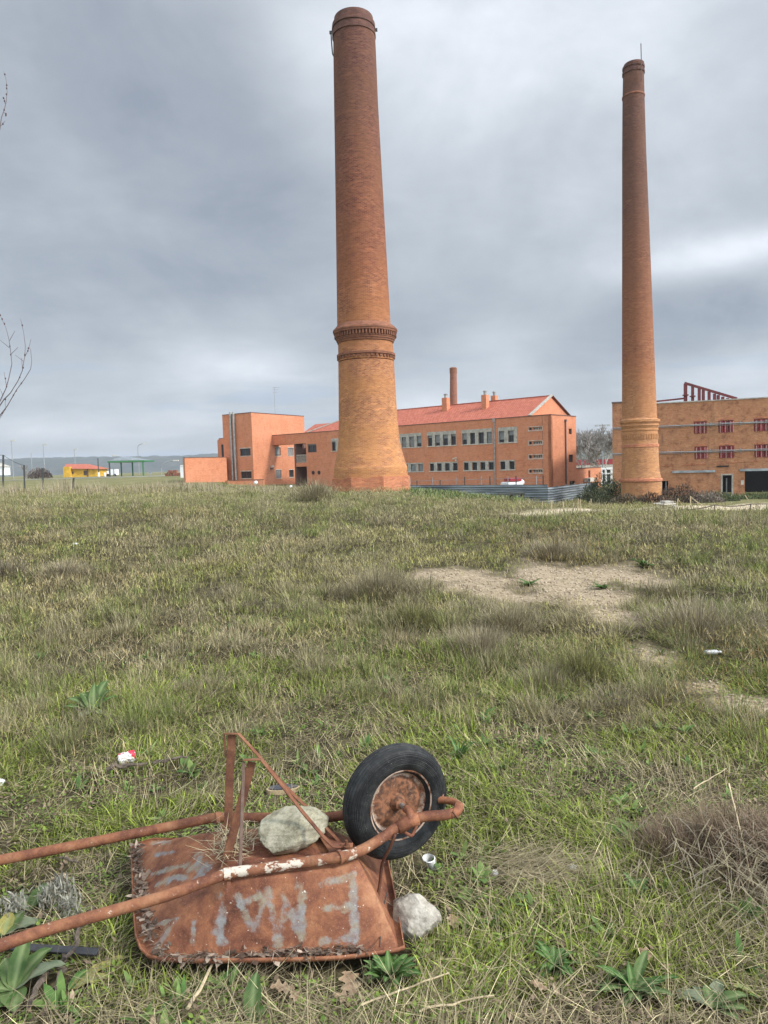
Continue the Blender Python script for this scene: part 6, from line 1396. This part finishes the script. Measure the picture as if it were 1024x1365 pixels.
plant('dock_plant', 'broad-leaved dock plant in the left meadow above the crushed can', 125, 950, [(165, .24, .075, 40, 'dock'), (140, .22, .08, 55, 'dock'), (150, .19, .065, 55, 'dock'), (195, .20, .065, 30, 'dock'), (80, .27, .085, 62, 'dock'), (105, .20, .06, 66, 'dock'), (30, .20, .05, 50, 'dock_dark'), (250, .13, .09, 18, 'grey_leaf'), (320, .10, .05, 25, 'grey_leaf'), (60, .2, .06, 58, 'dock'), (170, .13, .05, 30, 'dock_dark')], 'broad-leaved weeds')
plant('dock_plant', 'large-leaved dock at the lower left corner beside the black strip', 18, 1322, [(90, .17, .055, 60, 'dock'), (60, .16, .06, 42, 'dock'), (200, .12, .05, 30, 'dock'), (300, .11, .07, 20, 'dock'), (255, .10, .08, 15, 'dock_dark'), (20, .17, .055, 35, 'grey_leaf'), (130, .12, .05, 40, 'dock')], 'broad-leaved weeds')
plant('dock_plant', 'pale dock leaves at the left edge above the near handle of the wheelbarrow', 6, 1248, [(70, .10, .07, 40, 'dock'), (20, .14, .06, 30, 'grey_leaf'), (100, .08, .05, 45, 'dock_yel'), (150, .1, .07, 25, 'dock')], 'broad-leaved weeds')
plant('dock_plant', 'grey-green rounded leaves between the handles of the wheelbarrow', 40, 1215, [(60, .10, .06, 50, 'dock'), (150, .08, .05, 35, 'grey_leaf'), (20, .09, .05, 40, 'dock')], 'broad-leaved weeds')
plant('dock_plant', 'single upright dock leaf at the bottom edge below the tray', 335, 1365, [(85, .13, .05, 70, 'dock'), (30, .07, .04, 40, 'dock_dark')], 'broad-leaved weeds')
plant('dock_plant', 'yellowing long leaf lying on grass below the black strip', 92, 1322, [(48, .19, .035, 14, 'dock_yel'), (20, .14, .045, 22, 'dock_yel'), (70, .10, .03, 25, 'dock_dark')], 'broad-leaved weeds')
plant('leafy_weed', 'bushy bright green weed growing against the right corner of the tray', 520, 1312, [(R_(0, 360), R_(.06, .12), R_(.022, .036), R_(25, 75), 'dock_dark') for k in range(34)], 'leafy green weeds')
plant('leafy_weed', 'long-leaved green weed in the lower right foreground', 845, 1325, [(R_(0, 360), R_(.07, .15), R_(.02, .034), R_(20, 60), random.choice(['dock_dark', 'dock'])) for k in range(22)], 'leafy green weeds')
plant('leafy_weed', 'spreading green weed below the orange scrap in the right foreground', 740, 1290, [(R_(0, 360), R_(.05, .10), R_(.016, .026), R_(15, 60), 'dock_dark') for k in range(30)], 'leafy green weeds')
plant('leafy_weed', 'round-leaved green weed left of the large dead heap', 850, 1190, [(R_(0, 360), R_(.04, .08), R_(.022, .034), R_(15, 55), random.choice(['dock_dark', 'dock'])) for k in range(18)], 'leafy green weeds')
plant('leafy_weed', 'pale-leaved green weed at the bottom right corner', 950, 1345, [(R_(0, 360), R_(.06, .12), R_(.03, .04), R_(15, 45), random.choice(['grey_leaf', 'dock'])) for k in range(14)], 'leafy green weeds')
plant('leafy_weed', 'upright green weed beside the top of the tyre', 612, 1015, [(R_(0, 360), R_(.08, .15), R_(.018, .028), R_(40, 80), 'dock_dark') for k in range(14)], 'leafy green weeds')
plant('leafy_weed', 'dark green rosette on the bare gravel patch', 705, 782, [(R_(0, 360), R_(.12, .22), .05, R_(15, 50), 'dock_dark') for k in range(16)], 'leafy green weeds')
plant('leafy_weed', 'dark green rosette at the right side of the bare gravel patch', 802, 785, [(R_(0, 360), R_(.10, .16), .045, R_(15, 50), 'dock_dark') for k in range(14)], 'leafy green weeds')
plant('leafy_weed', 'dark green rosette at the far right tip of the bare gravel patch', 857, 756, [(R_(0, 360), R_(.14, .25), .06, R_(15, 60), 'dock_dark') for k in range(14)], 'leafy green weeds')
# mat of tiny round leaves (moss, clover)
v = Veg(); n = 70000; x, y, r = scatter(n, 1.25, 6.5); k = keep(x, y) & (fbm(x*2.1, y*2.1, 91, 3) > .45); x, y = x[k], y[k]; n = len(x)
v.add(np.stack([x, y, height(x, y)+U(0, .03, n)], 1), U(.008, .022, n), U(.006, .014, n), U(0, 6.3, n), U(.5, 1.5, n), U(0, .8, n), lerp(np.array([.085, .15, .03]), np.array([.20, .27, .05]), U(0, 1, n)), LEAF)
tag(v.build('ground_cover', attrmat('clover_leaves', trans=.25)), 'small round-leaved ground cover among the grass', None, None, 'stuff')
v = Veg(); rs_ = np.random.default_rng(44)
for k in range(900):
    th = math.radians(rs_.uniform(-44, 44)); r = 1.35*(7.5/1.35)**rs_.uniform(); x, y = r*math.sin(th), r*math.cos(th)
    if fbm(np.array([x*1.6]), np.array([y*1.6]), 97)[0] < .46 or not keep(np.array([x]), np.array([y]))[0]: continue
    n = rs_.integers(5, 13); L_ = rs_.uniform(.025, .085); z = H(x, y); c = lerp(np.array([.06, .13, .03]), np.array([.20, .27, .08]), rs_.uniform(0, 1, n))*rs_.uniform(.7, 1.2)
    v.add(np.tile([x, y, z], (n, 1))+rs_.normal(0, .006, (n, 3)), L_*rs_.uniform(.6, 1.3, n), L_*rs_.uniform(.18, .42)*np.ones(n), rs_.uniform(0, 6.3, n), rs_.uniform(.3, 1.1, n), rs_.uniform(.2, 1.1, n), c*.9, [.3, .8, 1, .7, 0])
tag(v.build('rosette_weeds', attrmat('rosette_leaves', trans=.2)), 'small leafy rosettes and seedlings among the grass', None, None, 'stuff')
# grey felted dead herb by the handle
v = Veg()
for px, py in ((20, 1228), (68, 1215), (95, 1232), (85, 1205)):
    c = gat(px, py); n = 260; rho = U(0, .045, n); ph = U(0, 6.3, n); v.add(np.stack([c[0]+rho*np.cos(ph), c[1]+rho*np.sin(ph), c[2]+U(0, .09, n)], 1), U(.012, .04, n), U(.003, .007, n), U(0, 6.3, n), U(0, 1.3, n), U(-.6, .8, n), lerp(np.array([.17, .165, .13]), np.array([.31, .30, .25]), U(0, 1, n)), LEAF)
tag(v.build('withered_herb', M['veg']), 'grey felted withered herb between the wheelbarrow handles', 'plant')
# scattered oak leaves
def oak(px, py, s_, rot, lab, mt='dead'):
    c = gat(px, py, .01); out = []; N_ = 28
    for k in range(N_):
        t_ = k/(N_-1); w = .30*math.sin(PI*t_)**.6*(1+.42*math.sin(t_*PI*7)); out.append((w, t_))
    P = [(w, t_-.5) for w, t_ in out]; V = [(0, t_-.5, .06*math.sin(t_*5)) for w, t_ in out]+[(w, t_, .10*w+.05*math.sin(t_*9)) for w, t_ in P]+[(-w, t_, .16*w+.05*math.sin(t_*7)) for w, t_ in P]
    A = np.array(V)*s_; a = math.radians(rot); A = np.stack([A[:, 0]*math.cos(a)-A[:, 1]*math.sin(a), A[:, 0]*math.sin(a)+A[:, 1]*math.cos(a), A[:, 2]+A[:, 1]*.25+.02], 1)
    Fc = [(k, k+1, N_+k+1, N_+k) for k in range(N_-1)]+[(k+1, k, 2*N_+k, 2*N_+k+1) for k in range(N_-1)]; col = np.zeros((len(A), 3)); col[:N_] = 1
    o = npmesh('oak_leaf', A, [np.array(Fc)], M[mt], col, True); o.location = [float(q) for q in c]; tag(o, lab, 'leaf', 'fallen oak leaves')
oak(467, 1318, .085, 20, 'large curled tan oak leaf below the right part of the tray'); oak(462, 1340, .07, 80, 'tan oak leaf nearest the bottom edge below the tray'); oak(377, 1325, .075, 100, 'pale oak leaf below the middle of the tray'); oak(395, 1338, .05, 40, 'small brown oak leaf beside the pale one below the tray')
oak(605, 1235, .06, 10, 'pale oak leaf in the grass right of the white rock'); oak(718, 1322, .05, 70, 'brown oak leaf at the bottom centre-right of the foreground'); oak(862, 1280, .06, 50, 'reddish-brown oak leaf above the long-leaved weed'); oak(990, 1325, .05, 90, 'orange-yellow oak leaf at the lower right corner', 'dock_yel'); oak(745, 1184, .045, 85, 'bright orange scrap of leaf on the matted straw', 'dock_yel')
# sticks
def stick(px0, py0, px1, py1, r, lab, mat='wood_dark', name='stick', z0=.02, z1=.03):
    a = gat(px0, py0, 0)+[0, 0, z0+.02]; b = gat(px1, py1, 0)+[0, 0, z1+.02]; n = 7; pts = [a+(b-a)*k/n+np.array([random.gauss(0, r*.6), random.gauss(0, r*.6), random.gauss(0, r*.4)]) for k in range(n+1)]; m = MB(); m.tube(pts, list(np.linspace(r, r*.6, n+1)), 6, wob=.3); tag(m.build(name, M[mat]), lab, 'stick', 'sticks lying in the grass')
stick(146, 1034, 198, 1028, .012, 'thick dark stick below the crushed can, left piece'); stick(205, 1027, 252, 1020, .009, 'brown stick below the crushed can, right piece')
stick(82, 1155, 108, 1165, .006, 'short grey twig above the far handle'); stick(122, 1225, 92, 1300, .010, 'grey stick under the near handle'); stick(88, 1290, 70, 1342, .010, 'brown stick crossing below the black strip'); stick(60, 1310, 40, 1362, .011, 'dark curved stick at the lower left corner')
stick(250, 1365, 300, 1275, .006, 'grey bent stalk rising below the near rim of the tray', 'wood'); stick(480, 1358, 600, 1318, .0035, 'long pale stalk lying along the bottom below the white rock', 'wood'); stick(700, 1175, 727, 1195, .004, 'pale stick beside the orange scrap', 'wood'); stick(972, 1112, 1004, 1205, .0035, 'long pale branch across the large dead heap', 'wood', z0=.20, z1=.05); stick(925, 1112, 968, 1088, .0025, 'thin pale branch on top of the large dead heap', 'wood', z0=.18, z1=.2); stick(560, 1365, 660, 1348, .0035, 'pale stalk at the very bottom right of the weeds', 'wood')
# black strip
a = gat(-20, 1279)+[0, 0, .05]; b = gat(132, 1287)+[0, 0, .045]; m = MB(); m.bar(a, b, .024, .012, (0, -.4, 1)); tag(m.build('plastic_strip', M['black_plastic'], bevel=.002), 'flat black strip lying on the grass below the near handle', 'strip')
# litter
def crumple(name, lab, px, py, s_, cmat, cat, seed=1, flat_=.5, zo=.02):
    import bmesh
    bm = bmesh.new(); bmesh.ops.create_icosphere(bm, subdivisions=3, radius=1); rs = random.Random(seed)
    for v in bm.verts: v.co *= rs.uniform(.72, 1.1); v.co.z *= flat_
    me = bpy.data.meshes.new(name); bm.to_mesh(me); bm.free(); me.materials.append(cmat); o = bpy.data.objects.new(name, me); COL.objects.link(o); o.scale = (s_, s_, s_); c = gat(px, py); o.location = (c[0], c[1], c[2]+zo); return tag(o, lab, cat)
m_, t, b = newmat('red_white_can'); q = t.noise(pos(t), 26, 2); t.set(b.inputs['Base Color'], t.mix(t.step(q, .52, .56), (.72, .70, .68), (.50, .02, .05))); b.inputs['Roughness'].default_value = .4
can = thing('crushed_can', 'crushed red and white can lying in the left meadow', 'can', tuple(gat(170, 1016)))
c = gat(170, 1018)+[0, 0, .035]; m = MB(); ax_ = np.array([.9, .4, .15]); ax_ /= np.linalg.norm(ax_)
m.lathe([(.001, -.042), (.024, -.044), (.030, -.036), (.031, -.015), (.024, .0), (.031, .014), (.030, .036), (.024, .044)], c, ax_, 20)
m.v = [tuple(np.array(v)+np.array([random.gauss(0, .0025) for _ in range(3)])*[1, 1, 1]) for v in m.v]; m.build('body', m_, can); m = MB(); m.lathe([(.001, .043), (.024, .0435)], c, ax_, 20); m.build('lid', M['zinc'], can)
c = gat(575, 1160)+[0, 0, .03]; cup = thing('plastic_cup', 'small broken white plastic cup in the moss between the tyre and the white rock', 'cup', tuple(gat(575, 1160))); m = MB(); ax_ = np.array([-.35, -.2, .9]); m.lathe([(.001, -.026), (.017, -.026), (.023, .024), (.0215, .024), (.0155, -.024), (.001, -.024)], c, ax_, 24); m.build('body', plain('dirty_white_plastic', (.58, .58, .56), .35, var=.2, bmp=.1), cup, smooth=True, sharp=40); m = MB(); m.lathe([(.0235, .022), (.0255, .024), (.0235, .027)], c, ax_, 24); m.build('rim', M['white'], cup)
c = gat(660, 1168)+[0, 0, .012]; m = MB(); m.lathe([(.001, .006), (.012, .006), (.0135, .003), (.0135, -.006), (.012, -.006)], c, (.1, -.25, 1), 20); tag(m.build('bottle_cap', M['white']), 'round white bottle cap lying in the grass right of the cup', 'bottle cap')
crumple('paper_scrap', 'white elongated paper scrap on the matted straw', 763, 1166, .018, M['white'], 'scrap', 3, .5, .03); crumple('plaster_crumb', 'small white crumb left of the elongated paper scrap', 697, 1156, .008, M['white'], 'crumb', 5)
# white bottle-like litter on the right
c = gat(950, 879)+[0, 0, .06]; bo = thing('plastic_bottle', 'white plastic bottle lying in the grass near the right edge of the meadow', 'bottle', tuple(gat(950, 879))); m = MB(); m.lathe([(.001, -.13), (.03, -.13), (.033, -.12), (.033, .06), (.014, .10), (.013, .13)], c, (1, .3, -.08), 20); m.v = [tuple(c+(np.array(q_)-c)*.55) for q_ in m.v]; m.build('body', plain('milky_plastic', (.42, .43, .43), .3, bmp=0), bo, smooth=True); m = MB(); m.lathe([(.016, .125), (.016, .15), (.001, .151)], c, (1, .3, -.08), 14); m.v = [tuple(c+(np.array(q_)-c)*.55) for q_ in m.v]; m.build('cap', M['white'], bo)
# old shoe sole lying behind the stays
c = gat(378, 1058)+[0, 0, .02]; so_ = thing('shoe_sole', 'worn shoe sole with a tan edge lying in the grass behind the wheelbarrow stays', 'shoe', tuple(gat(378, 1058)))
out = [];  
for k in range(28):
    a = 2*PI*k/28; L_ = .085*math.cos(a); w_s = .034*math.sin(a)*(1-.25*math.cos(a+.5)); out.append((c[0]+L_*.97-w_s*.2, c[1]+w_s*.9+L_*.12))
m = MB(); m.prism(out, c[2]-.012, c[2]+.010); m.build('welt', plain('tan_rubber', (.45, .34, .20), .7), so_)
m = MB(); m.prism([(c[0]+(x-c[0])*.86, c[1]+(y-c[1])*.82) for x, y in out], c[2]+.0105, c[2]+.016); m.build('insole', plain('dark_insole', (.03, .035, .05), .7, c2=(.10, .09, .08), scale=30), so_)
c = gat(0, 1046); crumple('paper_scrap', 'white scrap cut by the left edge of the meadow', 0, 1048, .025, M['white'], 'scrap', 7, .8)
crumple('paper_scrap', 'tiny white scrap far out in the left meadow', 100, 726, .06, M['white'], 'scrap', 8, .4)

# ---------------------------------------------------------------- sky and sun
tosun = Vector((.80, -.38, .72)).normalized()
world = bpy.data.worlds.new('World'); scene.world = world; world.use_nodes = True; t = NT(world.node_tree); t.N.clear()
out_ = t.n('ShaderNodeOutputWorld'); sky = t.n('ShaderNodeTexSky', sky_type='NISHITA'); sky.sun_disc = False; sky.sun_elevation = math.asin(tosun.z); sky.sun_rotation = math.atan2(tosun.x, tosun.y)
g = t.n('ShaderNodeTexCoord').outputs['Generated']; d = t.vm('NORMALIZE', g); sx = t.n('ShaderNodeSeparateXYZ'); t.L.new(d, sx.inputs[0]); dz = sx.outputs[2]
den = t.math('ADD', t.math('MAXIMUM', dz, 0), .16); cb = t.n('ShaderNodeCombineXYZ'); t.set(cb.inputs[0], t.math('DIVIDE', sx.outputs[0], den)); t.set(cb.inputs[1], t.math('DIVIDE', sx.outputs[1], den)); cp = cb.outputs[0]
n1 = t.noise(t.sc(d, 1, 1, 1.3), 2.6, 7, .5, .3); n2 = t.noise(t.sc(cp, 1, 1.2, 1), 1.6, 7, .55, .4)
L = t.math('ADD', t.math('MULTIPLY', t.math('SUBTRACT', n1, .5), .70), t.math('MULTIPLY', t.math('SUBTRACT', n2, .5), .34))
L = t.math('ADD', L, t.math('MULTIPLY', t.math('SUBTRACT', t.noise(t.sc(d, 1, 1, 1.4), 7, 8, .6, .3), .5), .26)); wob = t.noise(t.sc(d, 1, 1, 1.5), 4.5, 8, .62, .6)
def blob(px, py, sx_, sy_, amp, rag=.8):
    """a brighter or darker cloud mass at a compass bearing and elevation"""
    global L
    v = ray(px, py); v = v/np.linalg.norm(v); rt_ = np.cross(v, (0, 0, 1.)); rt_ /= np.linalg.norm(rt_); u_ = np.cross(rt_, v)
    a = t.math('MULTIPLY', t.vm('DOT_PRODUCT', d, tuple(rt_)), 1/math.radians(sx_)); b2 = t.math('MULTIPLY', t.vm('DOT_PRODUCT', d, tuple(u_)), 1/math.radians(sy_))
    r2 = t.math('ADD', t.math('MULTIPLY', a, a), t.math('MULTIPLY', b2, b2)); r2 = t.math('ADD', r2, t.math('MULTIPLY', t.math('SUBTRACT', wob, .5), rag*4*0.6))
    fr = t.math('GREATER_THAN', t.vm('DOT_PRODUCT', d, tuple(v)), 0.0); e = t.math('MULTIPLY', t.math('EXPONENT', t.math('MULTIPLY', r2, -1)), fr); L = t.math('ADD', L, t.math('MULTIPLY', e, amp))
for bl in [(620, 20, 14, 9, .16), (520, 70, 7, 6, .06), (900, 90, 12, 9, .12), (60, 330, 12, 10, -.16), (300, 150, 8, 6, -.14), (360, 300, 7, 6, -.16), (180, 60, 9, 6, -.16), (250, 380, 8, 3, -.08), (420, 20, 3, 3, .08), (90, 540, 9, 2.2, -.05), (640, 330, 10, 10, .03), (950, 345, 7, 1.6, .26), (1000, 322, 3, 1.0, .2), (930, 430, 8, 2.8, -.36), (960, 400, 6, 2.0, -.12), (330, 495, 5, 1.8, .32), (200, 560, 10, 1.5, .08), (570, 545, 4, 1.6, .28), (700, 560, 5, .8, .14), (60, 575, 8, .8, .12), (700, 500, 6, 3, .06), (110, 598, 14, 1.0, -.08), (430, 545, 5, 2, .08), (980, 495, 6, 1.0, .12), (780, 470, 3.5, 2, -.06), (150, 470, 9, 4, -.05)]: blob(*bl)
Lc = t.math('ADD', L, .53)
cc = t.ramp(Lc, [(.14, (.225, .26, .32)), (.36, (.315, .35, .40)), (.54, (.41, .45, .495)), (.72, (.53, .57, .62)), (.92, (.69, .725, .785))])
# bluish gaps low down
low = t.math('MULTIPLY', t.step(t.noise(t.sc(d, 1.2, 1.2, 11), 2.6, 5, .55), .52, .68), t.step(dz, .20, .02)); cc = t.mix(t.math('MULTIPLY', low, .55), cc, (.27, .36, .52))
b1 = t.n('ShaderNodeBackground'); t.L.new(sky.outputs[0], b1.inputs[0]); b1.inputs[1].default_value = .08
# unseen sky brightened overhead and behind, with added sun glow, to lift surfaces
unseen_sky_boost = t.step(sx.outputs[1], .70, .15); glow = t.step(t.vm('DOT_PRODUCT', d, tuple(tosun)), .3, 1.0)
b2_ = t.n('ShaderNodeBackground'); t.set(b2_.inputs[0], cc); t.set(b2_.inputs[1], t.math('MULTIPLY', .77, t.math('ADD', 1.0, t.math('ADD', t.math('MULTIPLY', unseen_sky_boost, 1.0), t.math('MULTIPLY', glow, 3.0)))))
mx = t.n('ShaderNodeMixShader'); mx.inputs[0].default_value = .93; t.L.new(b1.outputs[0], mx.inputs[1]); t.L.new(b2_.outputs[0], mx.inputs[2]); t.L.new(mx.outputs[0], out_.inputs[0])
sun = bpy.data.lights.new('sun', 'SUN'); sun.energy = 2.1; sun.angle = math.radians(8); sun.color = (1, .95, .87); so = bpy.data.objects.new('sun', sun); COL.objects.link(so); so.rotation_euler = (-tosun).to_track_quat('-Z', 'Y').to_euler()
scene.view_settings.view_transform = 'Standard'; scene.view_settings.look = 'None'; scene.view_settings.gamma = 1; scene.view_settings.exposure = .78
scene.cycles.max_bounces = 6; scene.cycles.transparent_max_bounces = 4

# ---------------------------------------------------------------- air
m = MB(); m.box((0, 0, 35), 6200, 6200, 90); hz, t, b = newmat('haze_air'); t.N.remove(b); v_ = t.n('ShaderNodeVolumePrincipled'); v_.inputs['Color'].default_value = (.80, .86, .95, 1); v_.inputs['Density'].default_value = .00022; v_.inputs['Anisotropy'].default_value = .2
t.L.new(v_.outputs[0], t.N['Material Output'].inputs['Volume']); ho = m.build('haze', hz); tag(ho, kind='stuff')
